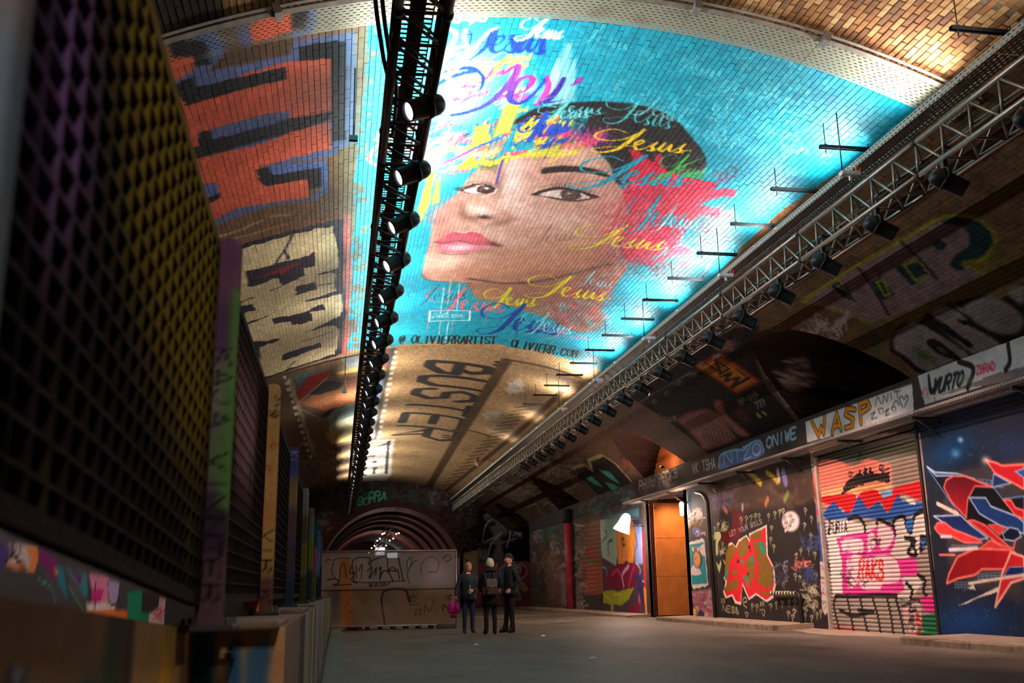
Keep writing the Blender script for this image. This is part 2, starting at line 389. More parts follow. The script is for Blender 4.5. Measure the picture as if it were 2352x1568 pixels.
for q in ([(480, 225), (440, 310), (400, 380), (350, 450), (320, 500)], [(400, 370), (430, 420), (440, 450)], [(350, 1170), (200, 1215), (40, 1260)], [(850, 1100), (700, 1150), (560, 1195)], [(500, 1370), (470, 1400), (430, 1430)], [(860, 665), (700, 690)], [(280, 735), (370, 700)]):
    A.stroke(c6(q), .05, DK)
A.poly(c6([(935, 55), (985, 50), (1025, 560), (1012, 960), (965, 1295), (920, 1305), (960, 950), (940, 560)]), (206, 84, 74), .85, .01, rag=2.5)
A.stroke(c6([(600, 125), (760, 95), (915, 70)]), .05, (190, 70, 60), .8)
# ---- the portrait
CY_ = (6, 154, 180)
MUR = [(846, 40), (842, 140), (836, 225), (828, 245), (822, 330), (814, 430), (816, 520), (806, 580), (811, 646), (803, 700), (805, 745), (798, 806), (880, 795), (1000, 784), (1080, 786), (1150, 791), (1250, 808), (1320, 826), (1402, 858),
       (1560, 742), (1650, 655), (1640, 640), (1700, 570), (1800, 480), (1960, 372), (2000, 340), (2138, 246), (1968, 168), (1818, 118), (1568, 50), (1300, 25), (1000, 10), (900, 20)]
A.poly(MUR, CY_, rag=2.0)
A.poly([(1640, 640), (1500, 760), (1402, 858), (1460, 850), (1640, 690), (1700, 600)], CY_, rag=1.5)
for x, y in [(846, 60), (838, 150), (830, 240), (822, 330), (814, 430), (816, 520), (808, 580), (811, 646), (803, 700), (802, 760)]:      # ragged roller edge
    for _ in range(9):
        yy = y+RNG.uniform(-40, 40); xx = x+RNG.uniform(-3, 16); A.poly([(xx, yy), (xx+RNG.uniform(6, 22), yy-2), (xx+RNG.uniform(6, 20), yy+RNG.uniform(6, 20)), (xx-2, yy+RNG.uniform(6, 16))], BROWN if RNG.random() < .6 else CY_, .8)
A.poly([(840, 40), (1100, 12), (1240, 240), (1000, 330), (940, 400), (930, 560), (810, 780), (810, 560), (820, 300)], (60, 196, 206), .5, .5)
def jesus(C, o, R, U, w, color, alpha=1., jit=0., tail=True):
    J = [(.30, .80, .5), (.14, .95, .6), (.0, .7, .8), (.05, .42, .8), (.25, .42, .6), (.40, .80, 1.), (.44, 1.0, 1.3), (.37, .5, 1.8), (.28, -.02, 1.6), (.14, -.2, 1.), (.04, -.08, .6), (.2, .08, .5), (.42, .2, .6),
         (.50, .40, .9), (.47, .48, .9), (.43, .34, 1.3), (.46, .06, 1.4), (.54, .1, .6), (.63, .44, .6), (.60, .22, 1.5), (.64, .05, 1.3), (.58, .02, .7), (.66, .12, .5), (.71, .42, .8), (.69, .1, 1.5), (.73, .03, .9),
         (.78, .36, .8), (.785, .1, 1.4), (.82, .05, .7), (.91, .44, .6), (.88, .22, 1.4), (.92, .04, 1.3), (.85, .0, .7), (1.0, .15, .5)]
    if not tail: J = J[4:]
    P = [(o[0]+x*R[0]+y*U[0]+RNG.normal()*jit, o[1]+x*R[1]+y*U[1]+RNG.normal()*jit) for x, y, _ in J]
    C.stroke(P, [w*q for _, _, q in J], color, alpha, n=6)
WH = (236, 244, 246)
# faint white handwriting over the sky-blue ground
for _ in range(38):
    x, y = RNG.uniform(1300, 1980), RNG.uniform(60, 420)
    if y > 330+(x-1650)*-.55 and x < 1650: continue
    L_ = RNG.uniform(60, 170); jesus(A, (x, y), (L_, L_*.22), (L_*.12, -L_*.3), .016, (120, 214, 222), RNG.uniform(.35, .8), 1.5, RNG.random() < .5)
A.scribble(150, (1420, 1960, 90, 390), 34, .014, [(150, 226, 230), (110, 208, 218), (60, 190, 204)], .7, ang=(-25, 30))
A.scribble(90, (1560, 1860, 190, 350), 30, .013, [(170, 232, 236), (120, 212, 220)], .8, ang=(-30, 25))
# white brushed triangles above the hair
for q in ([(1290, 240), (1313, 140), (1325, 130), (1320, 230)], [(1250, 235), (1270, 160), (1282, 128), (1290, 200)], [(1215, 225), (1228, 150), (1240, 215)], [(1225, 240), (1300, 100), (1316, 95), (1300, 240)], [(1150, 250), (1180, 120), (1210, 110), (1200, 240)]):
    A.poly(q, (196, 232, 232), .6, .015)
A.blob((1070, 170), 90, 60, -20, (214, 244, 246), .75); A.blob((1050, 260), 80, 40, -20, (220, 246, 246), .6); A.blob((1010, 380), 60, 50, 0, (196, 240, 244), .6)
# hair
HAIR = [(1155, 292), (1195, 268), (1230, 250), (1290, 238), (1360, 233), (1430, 236), (1490, 246), (1545, 270), (1580, 305), (1612, 345), (1622, 372), (1608, 392), (1560, 400), (1500, 420), (1455, 420), (1434, 424), (1412, 418), (1400, 380), (1376, 351), (1338, 322), (1300, 310), (1220, 320), (1160, 318)]
A.poly(HAIR, (30, 27, 28), 1, .012, smooth=True)
for _ in range(90):
    t = RNG.random(); x = 1250+t*330; y = 246+t*t*90+RNG.uniform(0, 95); A.stroke([(x, y), (x+20, y+4+t*10), (x+44, y+14+t*26)], .018, [(70, 66, 66), (12, 10, 12), (90, 84, 82)][RNG.integers(3)], .5)
# skin
SK = (190, 143, 125)
FACE = [(970, 634), (972, 610), (978, 585), (985, 560), (990, 535), (998, 505), (1012, 482), (1030, 462), (1050, 443), (1064, 425), (1078, 405), (1100, 385), (1120, 372), (1170, 350), (1240, 330), (1290, 318), (1338, 323), (1376, 352), (1402, 382), (1414, 420), (1440, 450), (1440, 520), (1430, 570), (1412, 602), (1350, 622), (1280, 638), (1200, 648), (1120, 650), (1060, 649), (1000, 645), (980, 641)]
A.poly(FACE, SK, 1, .008, smooth=True)
NECK = [(1074, 648), (1084, 668), (1096, 684), (1140, 692), (1200, 712), (1260, 730), (1300, 752), (1345, 764), (1385, 742), (1380, 700), (1410, 660), (1440, 610), (1412, 600), (1280, 638), (1120, 650)]
A.poly(NECK, (158, 108, 88), 1, .01, smooth=True)
b = lambda *a, **k: A.blob(*a, **k)
b((1330, 590), 110, 34, -10, (176, 116, 88), .7); b((1200, 610), 120, 26, -4, (190, 128, 98), .7); b((1080, 625), 80, 16, 4, (184, 124, 98), .8)
b((1260, 560), 90, 40, -8, (186, 132, 106), .55); b((1030, 600), 36, 16, -10, (236, 200, 180), .85); b((1010, 500), 26, 32, 20, (206, 112, 104), .75); b((1040, 470), 44, 16, -30, (206, 120, 108), .6)
b((1190, 480), 60, 30, 0, (226, 192, 180), .7); b((1290, 510), 70, 40, 0, (222, 186, 172), .5); b((1180, 400), 40, 50, 0, (226, 202, 196), .75); b((1330, 360), 50, 26, 30, (214, 172, 150), .6)
b((1290, 415), 60, 12, 8, (170, 118, 108), .6); b((1400, 560), 40, 60, 0, (172, 98, 92), .6); b((1380, 470), 40, 40, 0, (214, 150, 138), .4); b((1150, 400), 14, 30, 8, (150, 110, 96), .8); b((1146, 430), 10, 22, 5, (120, 84, 76), .7)
b((1110, 500), 60, 16, 6, (170, 122, 104), .7); b((1100, 482), 36, 12, 6, (232, 206, 192), .9); b((1062, 486), 10, 20, -14, (136, 92, 78), .85); b((1164, 496), 18, 18, 0, (176, 124, 108), .8); b((1145, 512), 30, 6, -14, (116, 80, 68), .8)
b((1076, 500), 24, 6, 24, (120, 82, 70), .8); b((1112, 499), 17, 4.5, 4, (40, 26, 24), .95); b((1100, 520), 30, 10, 0, (204, 166, 150), .6)
b((1150, 545), 60, 20, 20, (216, 178, 162), .6); b((1176, 580), 40, 14, 0, (178, 122, 98), .5)
for q in ([(1080, 640), (1150, 650), (1220, 648), (1300, 632), (1400, 606)],): A.stroke(q, .16, (84, 56, 46), .55, soft=.12); A.stroke(q, .05, (52, 34, 30), .8, soft=.03)
A.stroke([(970, 630), (980, 641), (1010, 646), (1080, 650)], .06, (110, 72, 58), .6, soft=.05)
b((1130, 680), 46, 18, 10, (176, 124, 92), .8); b((1330, 720), 60, 36, 20, (128, 76, 70), .8); b((1240, 680), 50, 18, -8, (136, 92, 78), .6); b((1360, 660), 50, 30, -20, (120, 72, 66), .7)
b((1400, 590), 60, 26, -14, (140, 84, 66), .55); b((1230, 632), 130, 14, -3, (150, 96, 72), .6); b((1020, 560), 14, 40, 6, (176, 108, 92), .5); b((1170, 440), 16, 40, 6, (232, 210, 202), .55); b((1215, 400), 22, 14, 10, (170, 122, 108), .5)
b((1330, 480), 60, 16, 4, (190, 136, 118), .5); b((1090, 455), 40, 8, 2, (196, 140, 120), .6); b((1240, 470), 26, 10, 6, (170, 122, 106), .5); b((1290, 345), 40, 16, 14, (222, 184, 164), .5); b((1100, 575), 60, 8, 4, (150, 98, 82), .45)
for _ in range(60):
    x, y = RNG.uniform(1000, 1400), RNG.uniform(330, 640); A.stroke([(x, y), (x+RNG.uniform(-6, 6), y+RNG.uniform(8, 26))], .014, [(236, 196, 176), (150, 104, 86)][RNG.integers(2)], .18)
# lips
c3 = crop(940, 480, .2232)
A.poly(c3([(255, 340), (320, 310), (400, 258), (480, 238), (560, 252), (640, 234), (710, 245), (790, 295), (860, 345), (965, 378), (850, 376), (700, 368), (600, 345), (500, 330), (420, 342), (330, 352)]), (196, 84, 98), 1, .008, smooth=True)
A.poly(c3([(300, 352), (420, 345), (500, 335), (600, 350), (700, 372), (850, 380), (780, 400), (700, 424), (580, 446), (450, 452), (340, 430), (300, 395)]), (206, 106, 124), 1, .008, smooth=True)
A.stroke(c3([(255, 342), (340, 352), (420, 340), (500, 328), (600, 344), (700, 368), (960, 378)]), .028, (70, 28, 34), .9); A.blob(c3([(880, 362)])[0], 16, 5, 18, (96, 44, 48), .8)
for i in range(26):
    x = 340+i*19; A.stroke(c3([(x, 262+abs(i-12)*3), (x+10, 320+abs(i-12)*1.5)]), .012, (236, 160, 166), .5); A.stroke(c3([(x, 365), (x+4, 432-abs(i-10)*2)]), .013, (244, 214, 222), .45)
A.blob(c3([(520, 395)])[0], 24, 6, -4, (250, 236, 240), .8); A.stroke(c3([(480, 228), (560, 240), (640, 224), (720, 240)]), .03, (240, 214, 204), .7); A.stroke(c3([(320, 448), (440, 466), (600, 460)]), .06, (104, 68, 60), .6, soft=.05)
# eyes
c1 = crop(960, 300, .12755)
A.poly(c1([(820, 1085), (950, 1018), (1100, 975), (1250, 985), (1390, 1045), (1370, 1090), (1250, 1125), (1050, 1135), (900, 1115)]), (226, 214, 206), 1, smooth=True)
A.poly(c1([(1060, 1070), (1100, 1000), (1230, 985), (1340, 1010), (1390, 1070), (1330, 1115), (1180, 1130), (1090, 1110)]), (58, 36, 34), 1, smooth=True)
A.blob(c1([(1120, 1070)])[0], 5, 5, 0, (140, 84, 72), .9); A.blob(c1([(1235, 1035)])[0], 7, 2.4, 8, (240, 236, 236), .95)
A.stroke(c1([(790, 1085), (850, 1045), (950, 1005), (1100, 968), (1250, 980), (1395, 1050)]), .034, (34, 24, 24)); A.stroke(c1([(820, 1090), (900, 1122), (1050, 1138), (1250, 1130), (1370, 1095)]), .018, (52, 36, 34))
A.stroke(c1([(830, 970), (1000, 915), (1200, 925), (1330, 960), (1430, 1020)]), .016, (110, 80, 72)); A.stroke(c1([(1150, 1200), (1350, 1130), (1430, 1040)]), .04, (228, 204, 192), .7, soft=.03)
for i in range(14): x = 700+i*22; A.stroke(c1([(x+60, 1080-i*5), (x+20-20*(i < 5), 1070-i*9), (x-40+i*4, 1035-i*4)]), .012, (30, 22, 22))
for i in range(8): x = 1010+i*46; A.stroke(c1([(x, 980+abs(i-3)*3), (x-12, 940+abs(i-3)*4)]), .012, (30, 22, 22))
cr = crop(1200, 300, .2126)
A.poly(cr([(105, 690), (230, 640), (350, 610), (520, 618), (660, 660), (820, 716), (720, 742), (600, 760), (450, 752), (300, 728), (190, 704)]), (62, 46, 44), 1, .008, smooth=True)
A.poly(cr([(180, 690), (300, 652), (430, 640), (620, 670), (720, 716), (700, 735), (560, 745), (400, 728), (280, 712)]), (208, 188, 178), 1, smooth=True)
A.poly(cr([(412, 690), (430, 650), (520, 642), (610, 664), (634, 705), (600, 738), (500, 742), (435, 725)]), (74, 56, 52), 1, smooth=True)
A.blob(cr([(515, 692)])[0], 12, 6, 0, (132, 106, 98), .8); A.blob(cr([(520, 692)])[0], 5, 3, 0, (28, 20, 20), .95); A.blob(cr([(505, 678)])[0], 3.5, 1.6, 0, (240, 236, 232), .95)
A.stroke(cr([(105, 692), (230, 645), (350, 618), (440, 622), (560, 640), (680, 672), (820, 716)]), .04, (28, 20, 20)); A.stroke(cr([(300, 732), (450, 758), (600, 764), (740, 742)]), .024, (60, 40, 38), .8)
for i in range(13): x = 330+i*32; A.stroke(cr([(x+10, 618+max(0, i-4)*8), (x, 596+max(0, i-4)*9), (x-14+i*4, 580+max(0, i-4)*9)]), .014, (26, 20, 20))
A.stroke(cr([(220, 610), (350, 575), (500, 570), (640, 600), (760, 650)]), .03, (120, 84, 78), .6, soft=.02)
A.poly(cr([(200, 425), (255, 398), (400, 380), (560, 382), (700, 402), (850, 442), (965, 500), (900, 500), (780, 470), (680, 456), (540, 446), (400, 448), (250, 462), (225, 470)]), (40, 30, 26), .95, .01, smooth=True)
for i in range(34): x = 200+i*21; y = 440-(70 if i > 3 else 20)*math.sin(min(1, i/14)*1.57)*.5+max(0, i-18)**2*.28; A.stroke(cr([(x, y+26), (x+14, y), (x+34, y-16)]), .014, (30, 22, 20), .8)
b((1125, 380), 22, 7, 4, (104, 104, 58), .9); A.scribble(30, (1098, 1140, 372, 390), 12, .012, [(70, 76, 44), (90, 104, 50)], .8, ang=(-60, 10))
# flowers and colour clouds
RED = (212, 34, 66)
for q in ([(1445, 341), (1460, 343), (1478, 356), (1492, 368), (1500, 372), (1506, 356), (1518, 352), (1524, 362), (1518, 376), (1530, 392), (1560, 400), (1590, 410), (1640, 418), (1648, 428), (1630, 442), (1660, 432), (1695, 434), (1690, 450), (1640, 456), (1600, 470), (1650, 478), (1690, 496), (1670, 502), (1600, 490), (1540, 500), (1490, 520), (1440, 500), (1430, 440), (1448, 420), (1436, 404), (1450, 396), (1438, 386), (1446, 376), (1456, 380), (1452, 358)],
          [(1440, 500), (1540, 470), (1620, 480), (1580, 520), (1560, 560), (1600, 580), (1540, 590), (1500, 610), (1440, 600), (1420, 560)]):
    A.poly(q, RED, .93, .02, rag=1.)
b((1460, 500), 60, 40, 0, (206, 84, 92), .6); b((1420, 520), 40, 50, 0, (196, 110, 104), .5); b((1650, 520), 60, 40, 10, (226, 240, 240), .7); b((1560, 620), 80, 40, 10, (196, 232, 236), .6)
A.scribble(150, (1400, 1640, 500, 640), 30, .02, [(220, 60, 84), (236, 110, 124), (178, 40, 66), (120, 40, 56), (90, 196, 206)], .75, ang=(-35, 20))
A.scribble(90, (1430, 1680, 390, 500), 30, .022, [(236, 60, 86), (186, 24, 52), (242, 130, 142), (196, 30, 60)], .7, ang=(-35, 20))
A.scribble(110, (1290, 1400, 640, 750), 24, .018, [(214, 74, 90), (110, 150, 146), (70, 110, 112), (150, 60, 66), (236, 130, 130)], .8, ang=(20, 25))
A.scribble(60, (1230, 1380, 690, 760), 26, .016, [(90, 196, 206), (226, 84, 104), (140, 190, 190)], .8, ang=(15, 20))
cols = [(14, 70, 170), (232, 216, 40), (220, 50, 130), (20, 140, 170), (240, 244, 240), (240, 120, 90), (30, 30, 44), (120, 60, 160)]
A.poly([(1080, 330), (1180, 300), (1300, 300), (1345, 318), (1300, 335), (1240, 345), (1180, 360), (1120, 372), (1060, 372)], (196, 206, 60), .8, .04)
A.scribble(120, (1080, 1330, 285, 350), 46, .03, cols, .9, ang=(-28, 12), loops=1); A.scribble(60, (1290, 1400, 300, 330), 30, .022, [(190, 50, 120), (110, 40, 120), (230, 90, 130)], .8, ang=(-25, 15)); A.scribble(50, (1240, 1340, 262, 300), 44, .022, [(20, 130, 150), (16, 96, 120), (60, 170, 186)], .85, ang=(-30, 12), loops=1)
for n, (x0, x1, y0, y1), cc in ((34, (900, 1120, 290, 400), [(244, 250, 250), (244, 190, 180), (240, 226, 110), (226, 90, 150), (60, 130, 210)]), (34, (1080, 1300, 290, 375), [(14, 70, 170), (236, 220, 50), (220, 50, 130), (20, 140, 170), (240, 120, 90)]), (14, (1000, 1200, 130, 290), [(236, 60, 150), (240, 224, 90), (236, 246, 248)])):
    for _ in range(n): L_ = RNG.uniform(50, 110); jesus(A, (RNG.uniform(x0, x1-40), RNG.uniform(y0, y1)), (L_, -L_*RNG.uniform(.05, .35)), (L_*.16, -L_*.34), RNG.uniform(.012, .03), cc[RNG.integers(len(cc))], .9, 1., RNG.random() < .4)
for q, c in (([(1160, 240), (1200, 232), (1170, 300), (1130, 320)], (236, 224, 60)), ([(1090, 290), (1120, 285), (1130, 330), (1080, 345)], (236, 224, 60)), ([(1080, 372), (1160, 362), (1260, 338), (1290, 330), (1280, 362), (1200, 360), (1120, 382)], (206, 200, 60)), ([(985, 395), (1000, 395), (985, 470), (965, 510), (960, 480), (975, 430)], (234, 226, 40)), ([(1000, 420), (1012, 400), (1008, 465), (990, 472)], (230, 226, 50)), ([(1042, 392), (1085, 358), (1100, 386), (1060, 390)], (234, 228, 40))):
    A.poly(q, c, .85, .012, rag=1.)
# big cursive names
S_ = lambda P, w, c, a=1.: A.stroke(P, w, c, a)
c4 = crop(970, 10, .1913)
def grad_stroke(P, W_, C1, C2, t0=0., t1=1.):
    Q = spline(np.column_stack([np.array(P, float), W_]), 6); n = len(Q)
    for i in range(n-1):
        t = min(1, max(0, (i/(n-1)-t0)/(t1-t0))); c = np.array(C1)*(1-t)+np.array(C2)*t
        A.stroke(Q[i:i+2, :2], float(Q[i, 2]), c, 1, smooth=False)
NB, MG = (16, 66, 176), (214, 50, 160)
S_(c4([(120, 850), (330, 800), (560, 760), (700, 830), (730, 930), (660, 1060), (450, 1190)]), [.02, .05, .09, .05, .05, .03, .02], NB)
S_(c4([(640, 800), (480, 830), (250, 920), (120, 1020), (75, 1180), (120, 1290), (260, 1340)]), [.1, .1, .08, .08, .07, .03, .02], NB, .95)
grad_stroke(c4([(360, 1330), (560, 1290), (760, 1210), (900, 1100), (1020, 980), (1120, 840), (1150, 740), (1080, 760), (960, 850)]), [.08, .09, .09, .09, .1, .1, .08, .05, .02], NB, MG)
grad_stroke(c4([(1110, 1080), (1230, 1040), (1320, 930), (1300, 870), (1180, 900), (1080, 1020), (1050, 1110), (1100, 1180), (1220, 1170), (1330, 1080), (1420, 980), (1500, 870)]), [.03, .05, .08, .08, .07, .1, .1, .09, .07, .05, .04, .06], MG, NB, .2, .7)
S_(c4([(1500, 860), (1510, 1000), (1420, 1180), (1330, 1200)]), [.05, .09, .1, .03], MG, .9); S_(c4([(1700, 890), (1640, 1000), (1520, 1140), (1430, 1190), (1700, 1150)]), [.07, .08, .1, .06, .02], (60, 40, 160))
S_(c4([(1900, 900), (1840, 950), (1780, 970)]), [.1, .06, .03], (150, 50, 150))
S_(c4([(170, 420), (330, 320), (480, 280), (580, 340), (570, 460), (480, 560), (340, 670)]), [.02, .03, .03, .03, .03, .02, .015], NB, .9)
S_(c4([(870, 290), (830, 400), (770, 500), (680, 590), (570, 670)]), [.1, .1, .07, .05, .02], NB); S_(c4([(620, 560), (680, 480), (860, 420)]), [.04, .03, .02], NB)
S_(c4([(860, 500), (960, 440), (980, 380), (900, 390), (840, 480), (840, 560), (920, 570), (1030, 480), (1100, 380)]), [.03, .03, .05, .06, .08, .07, .04, .03, .04], NB)
S_(c4([(1080, 380), (1100, 470), (1110, 560), (1050, 580), (990, 550)]), [.08, .09, .08, .05, .02], NB); S_(c4([(1240, 390), (1170, 500), (1150, 570), (1220, 550), (1310, 420), (1270, 530), (1310, 560), (1450, 390), (1440, 520), (1420, 590), (1350, 580)]), [.08, .09, .08, .04, .07, .07, .04, .04, .09, .08, .03], NB)
for P, w in ((c4([(200, 260), (400, 340), (330, 520), (140, 700)]), .06), (c4([(520, 300), (500, 420), (540, 560), (300, 640), (220, 760), (240, 860), (320, 900)]), .05), (c4([(300, 880), (480, 700), (560, 540), (440, 510), (320, 600)]), .05), (c4([(420, 1190), (360, 1220), (350, 1120), (480, 1040), (640, 1020)]), .04),
             (c4([(560, 250), (700, 150), (900, 80), (1050, 110)]), .02), (c4([(600, 560), (800, 330), (900, 280)]), .05)): S_(P, w, (238, 248, 250), .85)
S_(c4([(330, 880), (330, 760), (440, 700), (600, 690), (660, 760)]), .025, (236, 224, 90), .9); S_(c4([(320, 980), (350, 1080), (480, 1110), (700, 1040), (840, 850), (920, 720), (1000, 660)]), [.02, .02, .02, .02, .03, .05, .05], (236, 222, 70), .9)
A.text('JESUS', c4([(360, 210)])[0], c4([(760, 200)])[0], c4([(400, 70)])[0], .035, (226, 236, 110), .9, jit=2.)
jesus(A, c4([(1100, 380)])[0], (110, 8), (30, -46), .034, WH); jesus(A, (1240, 258), (150, 6), (10, -38), .02, (90, 206, 212)); jesus(A, (1228, 274), (130, -4), (14, -34), .022, (120, 220, 222))
jesus(A, (1380, 268), (170, 30), (22, -56), .02, (70, 196, 206)); jesus(A, (1440, 250), (130, 34), (18, -40), .02, (120, 214, 220), .9)
jesus(A, (1352, 338), (232, 14), (26, -46), .042, (236, 196, 30)); jesus(A, (1300, 420), (280, 8), (60, -66), .055, (20, 150, 176))
jesus(A, (1300, 560), (230, 16), (40, -50), .036, (214, 206, 50)); jesus(A, (1430, 520), (150, 0), (20, -70), .035, (20, 150, 176)); jesus(A, (1200, 566), (120, -16), (16, -44), .014, (120, 72, 58), .8)
jesus(A, (1500, 400), (120, 12), (30, -50), .025, (60, 180, 70)); jesus(A, (1480, 520), (130, 8), (20, -56), .018, (170, 222, 226), .9); jesus(A, (1380, 520), (90, 20), (10, -60), .018, (178, 60, 74), .9)
jesus(A, (1200, 672), (200, 20), (24, -46), .05, (222, 196, 40)); jesus(A, (1106, 700), (130, 4), (10, -40), .05, (206, 204, 50)); jesus(A, (975, 712), (190, 6), (10, -54), .045, (236, 96, 116))
jesus(A, (1090, 752), (200, 18), (28, -62), .075, (14, 62, 150)); jesus(A, (1190, 758), (130, 10), (14, -44), .026, (150, 222, 230)); jesus(A, (930, 700), (150, -14), (12, -40), .016, (40, 60, 70)); jesus(A, (930, 520), (110, -10), (14, -34), .014, (110, 90, 100), .8)
jesus(A, (1310, 650), (100, 14), (12, -34), .02, (140, 190, 190)); jesus(A, (1240, 770), (120, 12), (10, -22), .022, (236, 110, 140)); jesus(A, (860, 350), (110, -6), (10, -60), .02, (240, 130, 120)); jesus(A, (1180, 330), (130, -30), (20, -60), .05, (20, 70, 180)); jesus(A, (1120, 360), (110, -20), (14, -50), .045, (20, 150, 176))
S_([(960, 382), (1000, 380), (1040, 366), (1080, 346), (1110, 330)], [.03, .03, .05, .07, .03], (226, 60, 150)); S_([(1078, 345), (1120, 328), (1160, 312)], [.04, .06, .03], (30, 100, 200)); S_([(1140, 424), (1150, 380), (1156, 366)], .03, (50, 50, 150)); S_([(1490, 420), (1550, 390), (1615, 362)], [.02, .04, .02], (60, 180, 70))
A.stroke([(905, 300), (880, 325), (853, 350), (850, 370), (870, 380), (905, 378)], .06, (240, 120, 110), .9); A.stroke([(890, 290), (870, 305), (866, 325), (900, 320)], .035, (240, 200, 100), .9)
# stencil box with signature, drips and the painter's lettering
A.stroke([(985, 738), (988, 714), (1080, 714), (1078, 736), (985, 738)], .05, (236, 246, 248), .9, smooth=False); A.poly([(990, 717), (1077, 717), (1075, 734), (988, 735)], (30, 166, 190), .95)
jesus(A, (996, 724), (70, 0), (4, -8), .014, WH); A.text('OLIVIERR ARTIST', (990, 730), (1068, 729), (990, 726), .012, WH)
for x, y0, y1, c in ((1036, 640, 700, (236, 190, 160)), (1020, 660, 720, (240, 220, 210)), (1056, 650, 690, WH), (1030, 738, 790, WH), (1012, 738, 768, (240, 190, 190)), (984, 738, 760, (236, 130, 130)), (1040, 738, 760, (236, 130, 130)), (1120, 708, 740, (236, 110, 120)), (1190, 745, 775, (20, 70, 150)), (1052, 690, 712, WH)): A.stroke([(x, y0), (x-(y1-y0)*.14, y1)], .022, c, .85)
GK = (14, 24, 28)
A.text('@ OLIVIERRARTIST -', (916, 788), (1168, 790), (919, 771), .05, GK, jit=.6); A.text('OLIVIERR.COM', (1172, 796), (1324, 822), (1178, 779), .05, GK, jit=.6)
A.a[:, :, :] += RNG.normal(0, .012, A.a.shape[:2])[..., None].astype(np.float32)

# ---- sheet B: right flank of the vault
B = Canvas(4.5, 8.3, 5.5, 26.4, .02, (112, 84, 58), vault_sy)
B.speck(500, .04, .2, [(86, 62, 42), (136, 100, 66), (64, 48, 36)], .4)
c8 = crop(1820, 460, .2806)
B.blob(c8([(1500, 600)])[0], 110, 60, 0, (136, 124, 40), .6); B.blob(c8([(1000, 900)])[0], 150, 40, -25, (124, 112, 44), .7)
GR, TE, YE = (136, 112, 116), (24, 50, 54), (150, 150, 40)
B.poly(c8([(80, 830), (320, 665), (560, 520), (1000, 270), (1220, 160), (1420, 150), (1560, 220), (1630, 320), (1580, 440), (1440, 500), (1460, 560), (1560, 600), (1240, 780), (860, 930), (650, 1010)]), GR, smooth=False)
B.stroke(c8([(1230, 180), (1390, 178), (1520, 245), (1565, 330), (1500, 425), (1390, 485), (1350, 540)]), [.06, .2, .34, .38, .26, .22, .2], TE)
B.stroke(c8([(80, 830), (320, 665), (560, 520), (1000, 265), (1220, 145), (1440, 130), (1600, 215), (1660, 335), (1570, 470), (1400, 520), (1560, 600)]), .07, YE, .9); B.stroke(c8([(80, 830), (400, 900), (650, 1020)]), .08, YE, .9)
for q in ([(320, 700), (400, 650), (520, 830), (420, 800)], [(640, 670), (720, 630), (840, 770), (740, 820)], [(840, 550), (1000, 480), (1140, 600), (980, 700)], [(1140, 350), (1200, 320), (1260, 360), (1250, 400), (1190, 415)]): B.poly(c8(q), TE)
for q in ([(690, 670), (740, 650), (800, 770), (760, 785), (690, 670)], [(910, 530), (1030, 490), (1120, 600), (1010, 660), (910, 530)], [(380, 640), (450, 760), (370, 700)]): B.stroke(c8(q), .05, YE, smooth=False)
for q in ([(540, 555), (640, 690), (790, 940)], [(890, 340), (1050, 490), (1180, 640)]): B.stroke(c8(q), .06, (44, 40, 46))
BKP = (20, 18, 20)
B.poly(c8([(800, 1230), (820, 1090), (900, 1010), (1030, 990), (1120, 930), (1340, 830), (1560, 780), (1720, 800), (1900, 680), (1900, 1100), (1760, 1180), (1500, 1330), (1080, 1420), (900, 1300)]), BKP, smooth=True)
for q in ([(830, 1210), (840, 1090), (920, 1030), (1040, 1010), (1440, 1260), (1300, 1330), (1100, 1400), (920, 1270)], [(1130, 945), (1330, 860), (1480, 970), (1420, 1000), (1700, 1180), (1500, 1270)], [(1400, 880), (1560, 790), (1700, 810), (1880, 940), (1880, 1050), (1760, 1100), (1560, 1040)], [(1760, 750), (1900, 690), (1900, 840), (1830, 830)]):
    B.poly(c8(q), (150, 134, 132), 1, .01, smooth=True)
B.poly(c8([(1100, 1150), (1180, 1140), (1300, 1230), (1420, 1330), (1300, 1300), (1150, 1230)]), BKP, smooth=True); B.poly(c8([(1180, 1200), (1230, 1210), (1270, 1260), (1220, 1240)]), (120, 110, 70)); B.blob(c8([(1080, 1270)])[0], 20, 10, 20, (70, 104, 40), .9)
B.stroke(c8([(1120, 950), (1300, 1080), (1440, 1180)]), .16, BKP); B.stroke(c8([(1380, 990), (1560, 1060), (1740, 1150)]), .1, BKP); B.stroke(c8([(1280, 850), (1460, 980), (1400, 1000)]), .08, BKP)
B.scribble(18, (1860, 1940, 735, 772), 34, .04, [(196, 186, 186)], .9, ang=(-20, 30)); B.blob(c8([(680, 1150)])[0], 14, 40, -20, (56, 84, 40), .8)
c9 = crop(1400, 740, .2424)
# black panel with white type beyond the first opening
B.poly(c9([(-60, 1060), (-60, 820), (500, 420), (1180, 60), (1420, 20), (1380, 200), (1400, 420), (1500, 640), (1780, 960), (1500, 1080), (1000, 1240), (700, 1340)]), (26, 22, 24), 1, .03)
B.poly(c9([(800, 420), (1040, 285), (1440, 560), (1200, 680)]), (160, 44, 30), 1, .01); B.poly(c9([(840, 432), (1040, 318), (1400, 558), (1205, 655)]), (206, 112, 30), 1, .01)
B.poly(c9([(880, 432), (1035, 345), (1350, 560), (1205, 630)]), (214, 140, 40))
for q in ([(910, 390), (1060, 480), (1000, 360), (1060, 330)], [(1000, 360), (1130, 440), (1040, 490)], [(1050, 520), (1150, 480), (1090, 560), (1230, 520), (1170, 600)], [(1150, 620), (1330, 520)], [(1200, 440), (1320, 530)]): B.stroke(c9(q), .06, (40, 24, 20), smooth=False)
